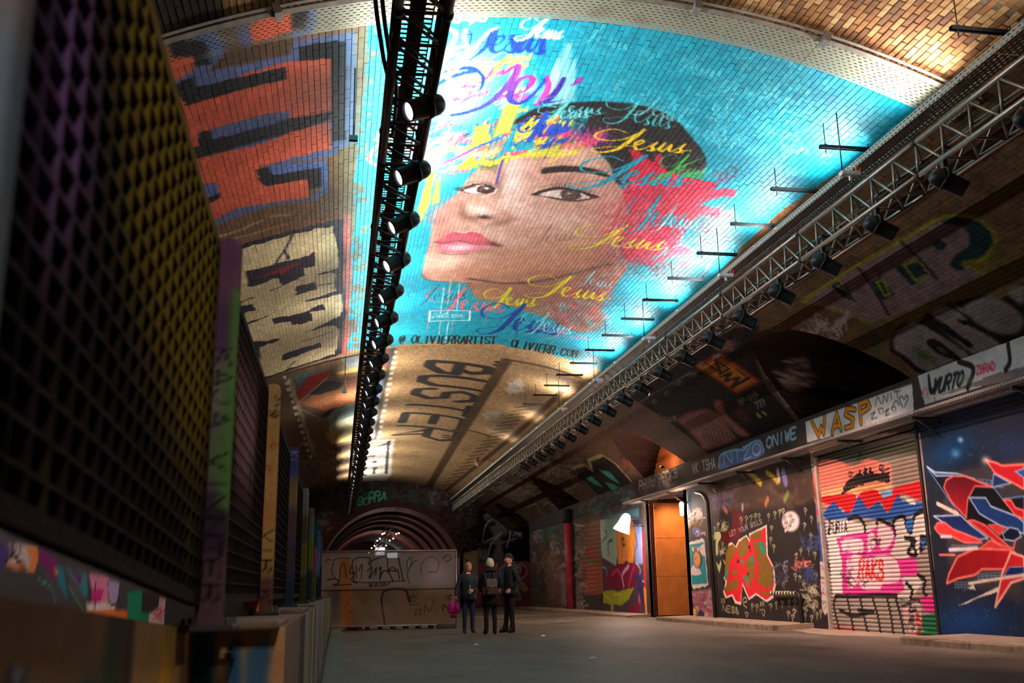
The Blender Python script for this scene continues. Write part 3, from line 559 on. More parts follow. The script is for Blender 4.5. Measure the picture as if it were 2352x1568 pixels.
for q in ([(640, 930), (760, 840), (950, 820), (1060, 880), (1180, 1060), (1190, 1120), (900, 1210), (840, 1130), (720, 1010)], [(990, 750), (1040, 730), (1090, 790), (1120, 880), (1330, 1060), (1240, 1070), (1090, 900), (1010, 810)]): B.poly(c9(q), (150, 70, 64), 1, .03, smooth=True); B.poly([(x*.9+1640*.1, y*.9+990*.1) for x, y in c9(q)], (176, 128, 118), .8, .03, smooth=True)
B.poly(c9([(1180, 800), (1300, 840), (1340, 960), (1200, 900)]), (130, 34, 30), .7, .1)
for i in range(8): B.stroke(c9([(760+i*40, 860+i*5), (860+i*40, 1000+i*5), (920+i*36, 1140+i*3)]), .03, (84, 44, 42), .8)
B.poly(c9([(440, 960), (560, 940), (700, 1080), (870, 1260), (800, 1310), (600, 1160)]), (150, 110, 102), .9, .04)
B.scribble(40, (1455, 1560, 950, 1000), 20, .035, [(180, 160, 156)], .7, ang=(25, 20))
for q in ([(300, 780), (560, 1000), (850, 1250)],): B.stroke(c9(q), .12, (12, 10, 12))
for k in range(9):
    a = (1.-k/9.); x, y = 1000-k*118, 130+k*88
    B.scribble(6, (1400+(x-90)*.2424+44, 1400+(x-10)*.2424+44, 740+y*.2424+20, 740+(y+40)*.2424+20), 10, .02, [(170, 166, 164)], .8, ang=(-35, 10))
for i in range(30): t = i/29; B.stroke(c9([(90+t*650, 870-t*380), (100+t*650, 865-t*380)]), .035, (190, 186, 184), .8)
B.text('REPETITIVE BEATS', c9([(1385, 330)])[0], c9([(1680, 810)])[0], c9([(1435, 310)])[0], .035, (170, 164, 162)); B.text('BP-VIP', c9([(1230, 790)])[0], c9([(1420, 710)])[0], c9([(1210, 740)])[0], .045, (150, 146, 146)); B.text('777', c9([(1400, 820)])[0], c9([(1490, 780)])[0], c9([(1370, 765)])[0], .05, (150, 146, 146)); B.text('PATARI', c9([(230, 1075)])[0], c9([(340, 1030)])[0], c9([(180, 1035)])[0], .04, (150, 144, 142))
for q in ([(1385, 860), (1420, 870), (1440, 900), (1410, 900)], [(1440, 840), (1475, 850), (1500, 880), (1470, 880)]): B.poly(c9(q), (190, 170, 40), 1, smooth=True)
B.scribble(14, (1655, 1700, 785, 810), 26, .04, [(150, 96, 84)], .8, ang=(-15, 20))

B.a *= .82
# ---- sheet E: the vault beyond the portrait
E_ = Canvas(-8.3, 8.3, 25.0, 60.3, .03, (172, 140, 102), vault_sy)
E_.speck(600, .06, .35, [(140, 104, 64), (196, 160, 112), (112, 84, 54)], .3)
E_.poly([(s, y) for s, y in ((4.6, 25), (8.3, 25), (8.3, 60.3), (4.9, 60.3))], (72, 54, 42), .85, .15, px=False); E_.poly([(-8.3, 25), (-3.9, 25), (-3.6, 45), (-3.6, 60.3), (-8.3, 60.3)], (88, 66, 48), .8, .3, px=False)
E_.poly([(798, 806), (880, 795), (1000, 784), (1080, 786), (1150, 791), (1250, 808), (1320, 826), (1402, 858), (1480, 860), (1420, 780), (1000, 740), (800, 760)], CY_)
c7 = crop(640, 780, .2678)
E_.poly(c7([(60, 300), (740, 115), (1005, 65), (900, 480), (845, 850), (640, 905), (300, 1000), (180, 600)]), (120, 96, 74))
for q, c in (([(130, 310), (430, 250), (240, 340), (150, 430)], (96, 124, 130)), ([(130, 480), (250, 320), (440, 260), (410, 330), (250, 460), (180, 545)], (176, 40, 34)), ([(180, 545), (420, 400), (690, 330), (690, 520), (430, 620), (330, 590)], (190, 120, 78)), ([(230, 470), (420, 350), (560, 370), (520, 420), (350, 470)], (40, 32, 30)),
             ([(550, 160), (720, 130), (690, 230), (570, 275)], (130, 140, 146)), ([(500, 280), (700, 230), (690, 270), (520, 300)], (206, 160, 90)), ([(400, 640), (690, 520), (670, 640), (440, 720)], (120, 150, 150)), ([(440, 720), (670, 640), (650, 760), (420, 800)], (176, 176, 150)), ([(400, 800), (650, 750), (640, 860), (450, 900)], (196, 176, 100)), ([(430, 600), (500, 580), (420, 660), (350, 660)], (50, 40, 40)),
             ([(840, 110), (950, 90), (910, 240), (840, 240)], (206, 60, 56)), ([(840, 235), (975, 240), (970, 270), (850, 262)], (236, 176, 60)), ([(830, 262), (920, 268), (890, 420), (800, 420)], (130, 170, 206)), ([(790, 430), (880, 420), (860, 560), (780, 560)], (214, 220, 226)), ([(770, 560), (850, 560), (830, 840), (740, 860)], (226, 224, 220)), ([(950, 85), (1008, 68), (960, 250), (900, 480), (848, 850), (812, 852), (880, 440)], (70, 68, 72)),
             ([(800, 490), (870, 450), (850, 500), (800, 510)], (60, 90, 170)), ([(740, 810), (840, 790), (740, 830)], (200, 50, 50))):
    E_.poly(c7(q), c, .95, .02)
E_.stroke(c7([(90, 340), (200, 660), (305, 995), (640, 905)]), .12, (180, 160, 130), smooth=False); E_.stroke(c7([(60, 300), (740, 118)]), .16, (50, 40, 36), smooth=False); E_.stroke(c7([(170, 545), (330, 400), (420, 320)]), .06, (210, 180, 150)); E_.stroke(c7([(180, 590), (350, 680), (300, 720)]), .06, (150, 150, 140))
for i in range(14): t = i/13; x, y = 50+t*215, 320+t*680; E_.poly(c7([(x-10, y-10), (x+14, y-14), (x+20, y+14), (x-4, y+18)]), (214, 204, 186))
for i in range(17): t = i/16; x, y = 1008-t*148, 105+t*735; E_.poly(c7([(x-14, y-11), (x+14, y-14), (x+10, y+10), (x-18, y+12)]), (240, 236, 226))
E_.poly(c7([(640, 890), (995, 852), (975, 950), (965, 1160), (915, 1205), (600, 1230)]), (236, 232, 222), 1, .02)
for q in ([(930, 870), (965, 862), (950, 930), (935, 1150), (910, 1150)], [(800, 930), (930, 885), (930, 900)], [(700, 1005), (830, 990), (825, 1003)], [(800, 1040), (850, 1035), (845, 1055), (800, 1058)], [(730, 1090), (760, 1088), (750, 1115), (725, 1115)], [(810, 1095), (850, 1090), (845, 1108), (830, 1110), (828, 1150), (806, 1150)], [(640, 1160), (760, 1155), (755, 1166), (640, 1170)]): E_.poly(c7(q), (70, 62, 58))
for x in (750, 860): E_.poly(c7([(x, 1165), (x+75, 1160), (x+65, 1215), (x-10, 1220)]), (236, 232, 222))
E_.scribble(60, (690, 800, 1020, 1130), 30, .05, [(160, 140, 114), (60, 46, 38), (190, 176, 150)], .7, ang=(-20, 12))
E_.text('BUSTER', (992, 826), (906, 1004), (1126, 842), .36, (52, 46, 46), block=True); E_.stroke([(990, 985), (960, 990), (893, 1000)], [.3, .25, .05], (52, 46, 46)); E_.text('"', (1118, 824), (1108, 842), (1160, 828), .3, (52, 46, 46)); E_.text('"', (1010, 994), (1003, 1006), (1032, 997), .3, (52, 46, 46))
E_.stroke([(1164, 826), (1080, 960), (985, 1118)], [.32, .36, .4], (84, 62, 40), .95); E_.stroke([(1164, 826), (1250, 842), (1330, 866)], .2, (84, 62, 40), .9); E_.stroke([(1290, 900), (1180, 1000), (1020, 1130)], .2, (84, 62, 40), .9)
for i in range(22): t = i/21; x, y = 1230-t*190, 930+t*180; E_.stroke([(x, y), (x-46+t*20, y+6)], .14, (100, 76, 50), .8)
E_.stroke([(1120, 1000), (1060, 985), (1040, 990)], .2, (84, 62, 40)); E_.stroke([(1060, 985), (1145, 1005)], .12, (90, 68, 44))
E_.scribble(24, (1168, 1200, 878, 900), 16, .06, [(220, 210, 200)], .8); E_.scribble(20, (1112, 1144, 946, 958), 16, .06, [(200, 190, 178)], .7)
c10 = crop(1040, 1000, .2806)
E_.poly(c10([(940, 290), (1070, 230), (1130, 280), (1110, 210), (1220, 155), (1320, 220), (1480, 400), (1480, 430), (1190, 500), (1100, 420)]), (34, 30, 30), .95, .03)
for q in ([(1090, 350), (1130, 330), (1230, 420), (1160, 400)], [(1180, 270), (1290, 300), (1370, 400), (1280, 350)], [(1240, 380), (1300, 390), (1390, 440), (1300, 450)], [(1190, 500), (1480, 410), (1470, 470), (1220, 560)]): E_.poly(c10(q), (60, 150, 140), .95, .02)
E_.stroke(c10([(940, 290), (1070, 235), (1140, 290), (1115, 205), (1220, 158), (1330, 230), (1480, 400)]), .14, (150, 140, 90), smooth=False); E_.stroke(c10([(940, 290), (1080, 390), (1190, 500)]), .1, (130, 110, 80))
E_.poly(c10([(310, 410), (500, 400), (640, 450), (560, 560), (480, 520)]), (130, 116, 104), .7, .06); E_.stroke(c10([(310, 430), (380, 470), (500, 530)]), .2, (170, 160, 150)); E_.stroke(c10([(590, 370), (720, 430), (860, 500)]), .4, (120, 108, 98), .8); E_.stroke(c10([(520, 330), (760, 450), (920, 560)]), .3, (30, 24, 24), .9)
E_.scribble(120, (1160, 1330, 1040, 1180), 26, .08, [(130, 110, 100), (40, 30, 30), (96, 64, 60), (150, 140, 130)], .6, ang=(35, 20)); E_.scribble(60, (1430, 1500, 1000, 1080), 22, .06, [(160, 60, 50), (130, 80, 76), (60, 30, 30)], .8)

# ================================================================== the vault itself
LUN = [(18.15, 2.25, 1.42), (30.0, 2.1, 1.3), (43.3, 2.1, 1.3), (55.2, 2.0, 1.2)]      # centre, half width, rise of the side openings
ZS = 4.5
def lun_h(y):
    y = np.asarray(y, float); h = np.full(y.shape, -9.)
    for yc, a, r in LUN:
        R_ = (a*a+r*r)/(2*r); q = np.clip(R_*R_-(y-yc)**2, 0, None)
        h = np.where(np.abs(y-yc) < a, ZS-(R_-r)+np.sqrt(q), h)
    return h
S_END = VR*math.acos((ZS-VCZ)/VR)
def s_end(y):
    h = lun_h(y); return np.where(h > ZS, VR*np.arccos(np.clip((h-VCZ)/VR, -1, 1)), S_END)
def grid_quads(n, m):
    i, j = np.meshgrid(np.arange(n-1), np.arange(m-1), indexing='ij'); a = (i*m+j).ravel()
    return np.column_stack([a, a+1, a+m+1, a+m])
COURSE, BRK = .075, .235
def tone(i, j):
    h = np.sin(i*12.9898+j*78.233)*43758.5453; return h-np.floor(h)
def brick_sheet(name, s0, s1, y0, y1, ns, ny, canvas, material, parent, clip=False, joint=.62, rec=.008):
    i0, i1 = int(round(s0/COURSE)), int(round(s1/COURSE)); h0, h1 = int(round(y0/(BRK/2))), int(round(y1/(BRK/2)))
    so = np.concatenate([[0.], np.linspace(.005, COURSE-.005, ns)]); yo = np.concatenate([[0.], np.linspace(.005, BRK/2-.005, ny)])
    ci = np.repeat(np.arange(i0, i1), ns+1); S = (ci*COURSE+np.tile(so, i1-i0)); sj = np.tile(np.arange(ns+1) == 0, i1-i0)
    hi = np.repeat(np.arange(h0, h1), ny+1); Y = (hi*BRK/2+np.tile(yo, h1-h0)); yj = np.tile(np.arange(ny+1) == 0, h1-h0)
    S = np.append(S, i1*COURSE); ci = np.append(ci, i1-1); sj = np.append(sj, True); Y = np.append(Y, h1*BRK/2); hi = np.append(hi, h1-1); yj = np.append(yj, False)
    n, m = len(S), len(Y)
    CI, HI = np.meshgrid(ci, hi, indexing='ij'); SJ, YJ = np.meshgrid(sj, yj, indexing='ij'); SS, YY = np.meshgrid(S, Y, indexing='ij')
    head = YJ & ((HI+CI) % 2 == 0); bid = (HI+CI) // 2; t1 = tone(CI, bid); t2 = tone(bid+7, CI*3)
    if clip: SS = np.minimum(SS, s_end(YY))
    rough = (tone(np.arange(n*m).reshape(n, m), 3)-.5)*.0022
    off = np.where(SJ | head, -rec, (t2-.5)*.007+rough)                       # joints recessed, bricks a little uneven
    X, _, Z = vault_pt(SS, YY, off); c = canvas.sample(SS.ravel(), YY.ravel())
    k = np.where(SJ | head, joint, .86+.26*t1); c = c*k.ravel()[:, None]
    Q = grid_quads(n, m)
    if clip:
        e = (SS >= s_end(YY)-1e-6).ravel(); Q = Q[~e[Q].all(1)]
    return mesh_np(name, np.column_stack([X.ravel(), YY.ravel(), Z.ravel()]), Q, material, parent, c)
def add_uv(o, u, v):
    me = o.data; uv = me.uv_layers.new(name='uv'); li = np.empty(len(me.loops), np.int32); me.loops.foreach_get('vertex_index', li)
    uv.data.foreach_set('uv', np.column_stack([u[li], v[li]]).astype(np.float32).ravel())
def plain_sheet(name, s0, s1, y0, y1, ds, canvas, material, parent, clip=False, off=0.):
    n = int((s1-s0)/ds)+2; m = int((y1-y0)/ds)+2; SS, YY = np.meshgrid(np.linspace(s0, s1, n), np.linspace(y0, y1, m), indexing='ij')
    if clip: SS = np.minimum(SS, s_end(YY))
    X, _, Z = vault_pt(SS, YY, off); Q = grid_quads(n, m)
    if clip:
        e = (SS >= s_end(YY)-1e-6).ravel(); Q = Q[~e[Q].all(1)]
    o = mesh_np(name, np.column_stack([X.ravel(), YY.ravel(), Z.ravel()]), Q, material, parent, canvas.sample(SS.ravel(), YY.ravel()), smooth=True)
    add_uv(o, YY.ravel(), SS.ravel()); return o
M_MURAL = paint_mat('mural_paint', .55, .28, .35, 70.); M_SOOT = paint_mat('sooty_paint', .85, .4, .4, 60., spec=.12); M_FAR = paint_mat('vault_brick_paint', .8, .35, .3, 40., brick=True, spec=.15)
YM0, YM1 = BRK*42.5, BRK*111      # portrait sheet from 9.99 to 25.15
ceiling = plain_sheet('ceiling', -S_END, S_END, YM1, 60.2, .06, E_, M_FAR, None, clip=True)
tag(ceiling, 'long brick barrel vault of the tunnel covered in murals', None, None, 'structure')
tag(brick_sheet('mural_brickwork', -3.3, 4.725, YM0, YM1, 5, 5, A, M_MURAL, ceiling, joint=.5, rec=.011), 'bricks painted with a portrait of a woman on turquoise ground', kind='stuff')
tag(brick_sheet('painted_brickwork', -6.45, -3.3, YM0, YM1, 3, 4, A, M_MURAL, ceiling, joint=1.12), 'bricks painted with orange and cream block letters', kind='stuff')
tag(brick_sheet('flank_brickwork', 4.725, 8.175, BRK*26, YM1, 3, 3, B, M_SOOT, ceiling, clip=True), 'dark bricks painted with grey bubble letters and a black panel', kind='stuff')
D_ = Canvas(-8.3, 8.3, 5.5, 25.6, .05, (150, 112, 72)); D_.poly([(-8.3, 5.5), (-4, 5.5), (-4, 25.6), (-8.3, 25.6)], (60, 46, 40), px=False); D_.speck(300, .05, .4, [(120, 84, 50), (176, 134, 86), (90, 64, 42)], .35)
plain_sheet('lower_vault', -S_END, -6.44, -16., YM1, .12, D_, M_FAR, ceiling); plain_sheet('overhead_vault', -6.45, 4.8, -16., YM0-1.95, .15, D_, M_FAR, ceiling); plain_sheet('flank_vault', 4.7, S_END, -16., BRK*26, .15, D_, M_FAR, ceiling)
tag(brick_sheet('near_brickwork', -6.45, 1.575, YM0-BRK*8, YM0, 1, 2, D_, M_SOOT, ceiling), kind='stuff')
# the bricks that show largest, one by one
brick_mats = [mat('stock_brick_%d' % i, rgb(*c), .85, 0, .22, 14., .5, 60.) for i, c in enumerate([(196, 146, 92), (178, 122, 72), (158, 104, 64), (206, 162, 108), (140, 96, 62)])]
bm_ = MB().box((0, 0, 0), (.1, .226, .066), None, .006); proto = bm_.build('brick', brick_mats[0]); bmesh_list = [proto.data]
for q in brick_mats[1:]: me2 = proto.data.copy(); me2.materials.clear(); me2.materials.append(q); bmesh_list.append(me2)
first = True
for ci in range(21, 63):
    for k in range(8):
        y = YM0-BRK*(k+.5)+(BRK/2 if ci % 2 else 0)-.06; s = (ci+.5)*COURSE
        if k == 0 and ci % 2: continue
        if first: o = proto; first = False
        else: o = bpy.data.objects.new('brick', bmesh_list[RNG.integers(5)]); COL.objects.link(o)
        o.parent = ceiling; th = s/VR; x, _, z = vault_pt(s, y, -.05+RNG.uniform(-.004, .004)); o.location = (x, y, z); o.rotation_euler = (RNG.normal(0, .01), th-PI/2, RNG.normal(0, .012))
MORT = mat('old_mortar', rgb(120, 104, 84), .9, 0, .3, 20, .4, 90)
n_ = 40; Sm, Ym = np.meshgrid(np.linspace(1.5, 4.8, n_), np.linspace(YM0-2.1, YM0+.0, 20), indexing='ij'); Xm, _, Zm = vault_pt(Sm, Ym, -.018)
mesh_np('mortar_bed', np.column_stack([Xm.ravel(), Ym.ravel(), Zm.ravel()]), grid_quads(n_, 20), MORT, ceiling)
# side openings: soffits with their own paint
def lun_survey(p):
    yc, a, r = LUN[0]; R_ = (a*a+r*r)/(2*r); zc = ZS-(R_-r); d = ray(*p); o = (-yc, EYE-zc); A2 = d[1]**2+d[2]**2; B2 = o[0]*d[1]+o[1]*d[2]; C2 = o[0]**2+o[1]**2-R_*R_
    q = B2*B2-A2*C2; t = (-B2+math.sqrt(max(q, 0)))/A2; return t*d[0], t*d[1]
LC = Canvas(7.5, 13.2, 15.5, 21, .03, (52, 40, 34), lun_survey)
LC.text('LOOT', (1790, 860), (1855, 848), (1788, 834), .06, (200, 184, 176)); LC.text('2020', (1800, 896), (1870, 880), (1797, 868), .07, (206, 190, 182)); LC.scribble(20, (1790, 1860, 820, 940), 26, .03, [(96, 78, 70)], .5)
for k, (yc, a, r) in enumerate(LUN):
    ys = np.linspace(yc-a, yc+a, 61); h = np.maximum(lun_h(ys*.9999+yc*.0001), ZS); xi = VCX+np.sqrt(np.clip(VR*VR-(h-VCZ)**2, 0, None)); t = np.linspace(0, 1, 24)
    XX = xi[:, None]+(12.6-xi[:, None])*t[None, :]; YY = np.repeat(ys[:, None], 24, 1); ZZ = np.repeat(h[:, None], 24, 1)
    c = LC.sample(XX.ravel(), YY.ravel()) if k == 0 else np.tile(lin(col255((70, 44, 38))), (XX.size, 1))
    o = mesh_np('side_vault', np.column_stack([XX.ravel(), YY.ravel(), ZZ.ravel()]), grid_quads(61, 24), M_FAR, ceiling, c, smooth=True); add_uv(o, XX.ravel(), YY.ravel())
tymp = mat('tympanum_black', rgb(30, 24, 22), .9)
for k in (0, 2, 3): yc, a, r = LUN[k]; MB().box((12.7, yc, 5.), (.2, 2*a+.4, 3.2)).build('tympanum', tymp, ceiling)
# orange corrugated sheet in the second opening
yc, a, r = LUN[1]; ys = np.linspace(yc-a, yc+a, 141); V = []; 
for i, y in enumerate(ys): x = 10.35+.05*math.sin(i*PI/2.5); V += [(x, y, 4.2), (x, y, max(float(lun_h(np.array([y]))[0]), 4.5)+.05)]
mesh_np('corrugated_sheet', V, np.array([[2*i, 2*i+2, 2*i+3, 2*i+1] for i in range(140)]), mat('corrugated_orange', rgb(206, 112, 52), .6, 0, .2, 6), ceiling, smooth=True)

# perforated steel band across the vault, one panel after another
def perf_mat():
    m = bpy.data.materials.new('perforated_steel'); m.use_nodes = True; N = m.node_tree.nodes; L = m.node_tree.links; p = N['Principled BSDF']
    p.inputs['Roughness'].default_value = .55; p.inputs['Metallic'].default_value = .0
    uv = N.new('ShaderNodeUVMap'); bt = N.new('ShaderNodeTexBrick'); bt.offset = .5; bt.inputs['Scale'].default_value = 1; bt.inputs['Brick Width'].default_value = .075; bt.inputs['Row Height'].default_value = .05
    bt.inputs['Mortar Size'].default_value = .0; at = N.new('ShaderNodeAttribute'); at.attribute_name = 'paint'
    sx = N.new('ShaderNodeSeparateXYZ'); L.new(uv.outputs['UV'], sx.inputs[0])
    def mth(op, a, b=None):
        q = N.new('ShaderNodeMath'); q.operation = op
        for i, x in enumerate((a, b)):
            if x is None: continue
            if isinstance(x, (int, float)): q.inputs[i].default_value = x
            else: L.new(x, q.inputs[i])
        return q.outputs[0]
    row = mth('FLOOR', mth('DIVIDE', sx.outputs[1], .05)); par = mth('MULTIPLY', mth('MODULO', row, 2.), .5)
    fu = mth('FRACT', mth('ADD', mth('DIVIDE', sx.outputs[0], .078), par)); fv = mth('FRACT', mth('DIVIDE', sx.outputs[1], .05))
    hole = mth('MULTIPLY', mth('LESS_THAN', mth('ABSOLUTE', mth('SUBTRACT', fu, .5)), .27), mth('LESS_THAN', mth('ABSOLUTE', mth('SUBTRACT', fv, .5)), .16))
    tr = N.new('ShaderNodeBsdfTransparent'); ms = N.new('ShaderNodeMixShader'); L.new(hole, ms.inputs[0]); L.new(p.outputs[0], ms.inputs[1]); L.new(tr.outputs[0], ms.inputs[2])
    L.new(ms.outputs[0], N['Material Output'].inputs[0]); L.new(at.outputs['Color'], p.inputs['Base Color']); return m
M_PERF = perf_mat()
PB = Canvas(-8.3, 4.8, 9.2, 10.1, .02, (132, 134, 116), vault_sy); letters_left(PB); PB.speck(60, .05, .2, [(112, 114, 98), (146, 146, 128), (96, 94, 80)], .4)
band = thing('perforated_band', vault_pt(0, 9.75, .08), 'pale perforated steel band arching across the vault above the portrait', 'steel band')
bl_ = Vector(band.location); galv = mat('galvanised_steel', rgb(150, 148, 142), .45, .6, .2, 12); galv_pink = mat('painted_channel', rgb(176, 166, 152), .6, .1, .25, 8)
ss = np.arange(-8.1, 4.75, 1.55)
for s0 in ss:
    s1 = min(s0+1.545, 4.72); n = 40; m = 12; SS, YY = np.meshgrid(np.linspace(s0, s1, n), np.linspace(9.42, 10.02, m), indexing='ij'); X, _, Z = vault_pt(SS, YY, .05+.02*(YY < 9.45))
    c = PB.sample(SS.ravel(), YY.ravel()); o = mesh_np('perforated_panel', np.column_stack([X.ravel(), YY.ravel(), Z.ravel()])-np.array(bl_), grid_quads(n, m), M_PERF, band, c, smooth=True); add_uv(o, SS.ravel(), YY.ravel())
    pts = [Vector(vault_pt(q, 9.40, .1))-bl_ for q in np.linspace(s0, s1, 8)]
    mb = MB(); mb.tube(pts, .035, 4, smooth=False); mb.tube([p+Vector((0, -.07, .03)) for p in pts], .02, 4, smooth=False); mb.build('edge_channel', galv_pink, band)
    q = Vector(vault_pt(s0, 9.38, .1))-bl_; MB().box(q, (.08, .16, .12), Euler((0, s0/VR, 0))).build('joint_clip', galv, band)

# ================================================================== right wall, paint
WR = Canvas(10.8, 53.2, -.1, 4.75, .015, (74, 62, 56), wall_yz(XR))
WR.poly([(10.8, -.1), (15.95, -.1), (15.95, 3.8), (10.8, 3.8)], (30, 34, 50), px=False); WR.poly([(19.9, -.1), (26.2, -.1), (26.2, 4), (19.9, 4)], (44, 38, 38), px=False)
WR.speck(500, .05, .35, [(54, 44, 42), (92, 78, 72), (40, 32, 32)], .3, (26, 53, 0, 4))
c13 = crop(2090, 960, .3316)
WR.blob(c13([(280, 220)])[0], 60, 40, -30, (20, 74, 130), .8); WR.blob(c13([(315, 245)])[0], 10, 10, 0, (90, 160, 220), .8); WR.blob(c13([(350, 150)])[0], 6, 6, 0, (150, 200, 240), .9); WR.blob(c13([(420, 1420)])[0], 110, 50, 0, (14, 60, 120), .9); WR.blob(c13([(300, 1530)])[0], 120, 26, 0, (12, 44, 96), .9); WR.blob(c13([(700, 200)])[0], 60, 40, 0, (34, 50, 96), .6)
for _ in range(46): WR.blob(c13([(RNG.uniform(100, 780), RNG.choice([RNG.uniform(80, 330), RNG.uniform(1250, 1540)]))])[0], 1.1, 1.1, 0, (130, 180, 220), .8)
WR.poly(c13([(230, 560), (340, 360), (790, 285), (790, 1280), (480, 1180), (270, 1020)]), (64, 58, 62), .9, .05)
for i in range(6): WR.stroke(c13([(300, 380+i*16), (790, 300+i*18)]), .01, (90, 84, 84), .6)
for (x0, y0, dx, dy, n, c) in ((470, 420, 30, 4, 6, (110, 150, 190)), (290, 880, 24, 0, 8, (150, 150, 170)), (470, 1080, 30, -2, 6, (120, 160, 200)), (310, 1135, 22, 0, 6, (120, 140, 170))):
    for i in range(n): WR.stroke(c13([(x0+i*dx, y0+i*dy), (x0+i*dx+6, y0+i*dy+45)]), .012, c, .9)
    for i in range(3): WR.stroke(c13([(x0, y0+i*18), (x0+n*dx, y0+n*dy+i*18)]), .012, c, .9)
RD, PK, BU, LB, SKB = (196, 28, 44), (244, 120, 112), (28, 60, 120), (110, 160, 214), (18, 16, 24)
def shard(P, fill, rim, w=.035, g=None):
    WR.poly(c13(P), fill, grad=g); WR.stroke(c13(list(P)+[P[0]]), w, rim, smooth=False)
shard([(115, 335), (180, 375), (320, 380), (570, 470), (640, 560), (790, 540), (790, 760), (700, 830), (560, 860), (400, 720), (330, 650)], SKB, LB, .02)
shard([(120, 335), (170, 375), (320, 382), (450, 420), (330, 400), (180, 400)], (60, 100, 160), (200, 220, 244), .02)
shard([(235, 480), (250, 430), (300, 402), (380, 402), (570, 478), (450, 470), (400, 560), (390, 690), (290, 580)], RD, (240, 110, 110), .03, ((90, 14, 24), 'v'))
shard([(525, 290), (600, 310), (640, 330), (790, 320), (790, 490), (700, 440), (590, 380)], RD, PK, .035); shard([(730, 370), (800, 345), (800, 420)], (50, 80, 150), (150, 180, 220), .02)
shard([(580, 385), (700, 450), (570, 480)], (30, 50, 100), (170, 200, 236), .02); shard([(410, 550), (525, 552), (560, 610), (740, 680), (790, 720), (790, 800), (620, 740), (480, 660)], BU, (170, 200, 236), .028)
shard([(645, 565), (700, 568), (730, 620), (790, 640), (790, 700), (730, 670)], RD, PK, .03); shard([(165, 678), (350, 672), (420, 740), (540, 830), (480, 840), (300, 770)], BU, (190, 206, 240), .025, ((20, 34, 84), 'v'))
shard([(170, 760), (190, 726), (240, 722), (300, 770), (480, 840), (500, 862), (380, 862), (290, 820), (200, 800)], (226, 60, 62), PK, .03); shard([(400, 710), (440, 706), (520, 740), (730, 930), (600, 860)], (206, 34, 46), PK, .03)
shard([(540, 740), (600, 735), (660, 760), (620, 810)], (220, 60, 60), PK, .02); shard([(640, 800), (690, 756), (750, 770), (770, 820), (720, 850), (660, 840)], (14, 22, 52), (190, 206, 240), .02)
shard([(470, 910), (560, 845), (620, 880), (720, 900), (730, 850), (700, 950), (560, 900)], (224, 56, 58), PK, .025); shard([(255, 1145), (270, 1080), (310, 1000), (330, 960), (450, 905), (700, 912), (660, 1045), (500, 1045), (450, 1085), (330, 1110)], (186, 24, 38), PK, .035, ((120, 10, 20), 'u'))
shard([(590, 1310), (640, 1070), (700, 930), (790, 960), (790, 1110), (700, 1140)], (206, 34, 48), (250, 190, 170), .035); shard([(690, 1030), (790, 1030), (790, 1090), (650, 1090)], (24, 40, 96), LB, .015)
for P, w, c in (([(190, 592), (330, 662)], .07, (226, 206, 190)), ([(215, 820), (285, 820)], .05, (206, 206, 226)), ([(275, 912), (465, 900)], .06, (226, 214, 226)), ([(205, 946), (310, 946)], .035, PK), ([(410, 1145), (560, 1120), (790, 1085)], .045, (226, 206, 196))): WR.stroke(c13(P), w, c, smooth=False)
WR.poly(c13([(330, 1300), (440, 1250), (480, 1230), (620, 1165), (620, 1200), (480, 1240), (400, 1280)]), (226, 206, 196)); WR.poly(c13([(365, 1198), (400, 1180), (455, 1190), (440, 1150), (420, 1165)]), (200, 190, 186)); WR.blob(c13([(525, 292)])[0], 9, 9, 0, (250, 226, 220), .7)
# shutter paint
c12 = crop(1860, 980, .3252)
SP = lambda P, c, **k: WR.poly(c12(P), c, **k)
SP([(-10, 60), (780, 40), (930, 1520), (130, 1450)], (150, 136, 126)); SP([(20, 200), (770, 80), (780, 180), (40, 280)], (56, 60, 46), blur=.06)  # dark strip along the top paints in the ledge's shadow
SP([(40, 270), (150, 225), (250, 260), (300, 270), (400, 225), (500, 250), (560, 270), (570, 460), (600, 480), (70, 560)], (228, 128, 110), smooth=True)
SP([(560, 250), (770, 200), (800, 400), (580, 440)], (136, 116, 104), blur=.05); SP([(60, 450), (200, 420), (560, 400), (600, 470), (70, 540)], (236, 172, 128), blur=.05)
SP([(60, 500), (150, 480), (300, 470), (320, 520), (350, 460), (450, 440), (500, 480), (580, 430), (690, 400), (795, 380), (805, 520), (640, 470), (600, 520), (540, 600), (480, 520), (400, 570), (320, 540), (260, 610), (200, 560), (70, 530)], (206, 30, 36), smooth=True)
SP([(80, 620), (120, 560), (160, 520), (220, 600), (280, 605), (330, 480), (400, 580), (470, 520), (540, 610), (610, 470), (640, 520), (810, 530), (820, 600), (700, 620), (560, 660), (300, 630), (120, 660)], (44, 84, 156))
SP([(650, 490), (720, 510), (740, 545), (690, 540)], (220, 196, 180))
for q in ([(255, 380), (330, 320), (340, 290), (360, 340), (380, 280), (400, 330), (410, 270), (440, 330), (550, 310), (550, 390), (450, 380), (380, 400), (280, 440), (210, 480), (230, 420)],): SP(q, (32, 26, 26), rag=1.)
for i in range(14): WR.stroke(c12([(250+i*22, 400-i*3), (240+i*22, 440-i*4)]), .012, (206, 140, 110), .9)
WR.stroke(c12([(270, 350), (290, 325), (270, 315), (262, 340)]), .03, (32, 26, 26)); WR.stroke(c12([(480, 300), (510, 280), (490, 265), (478, 285), (500, 310), (545, 290)]), .03, (32, 26, 26)); SP([(290, 465), (380, 400), (560, 400), (550, 420), (400, 440)], (236, 160, 100)); SP([(480, 450), (570, 430), (570, 480), (500, 500)], (120, 160, 190))
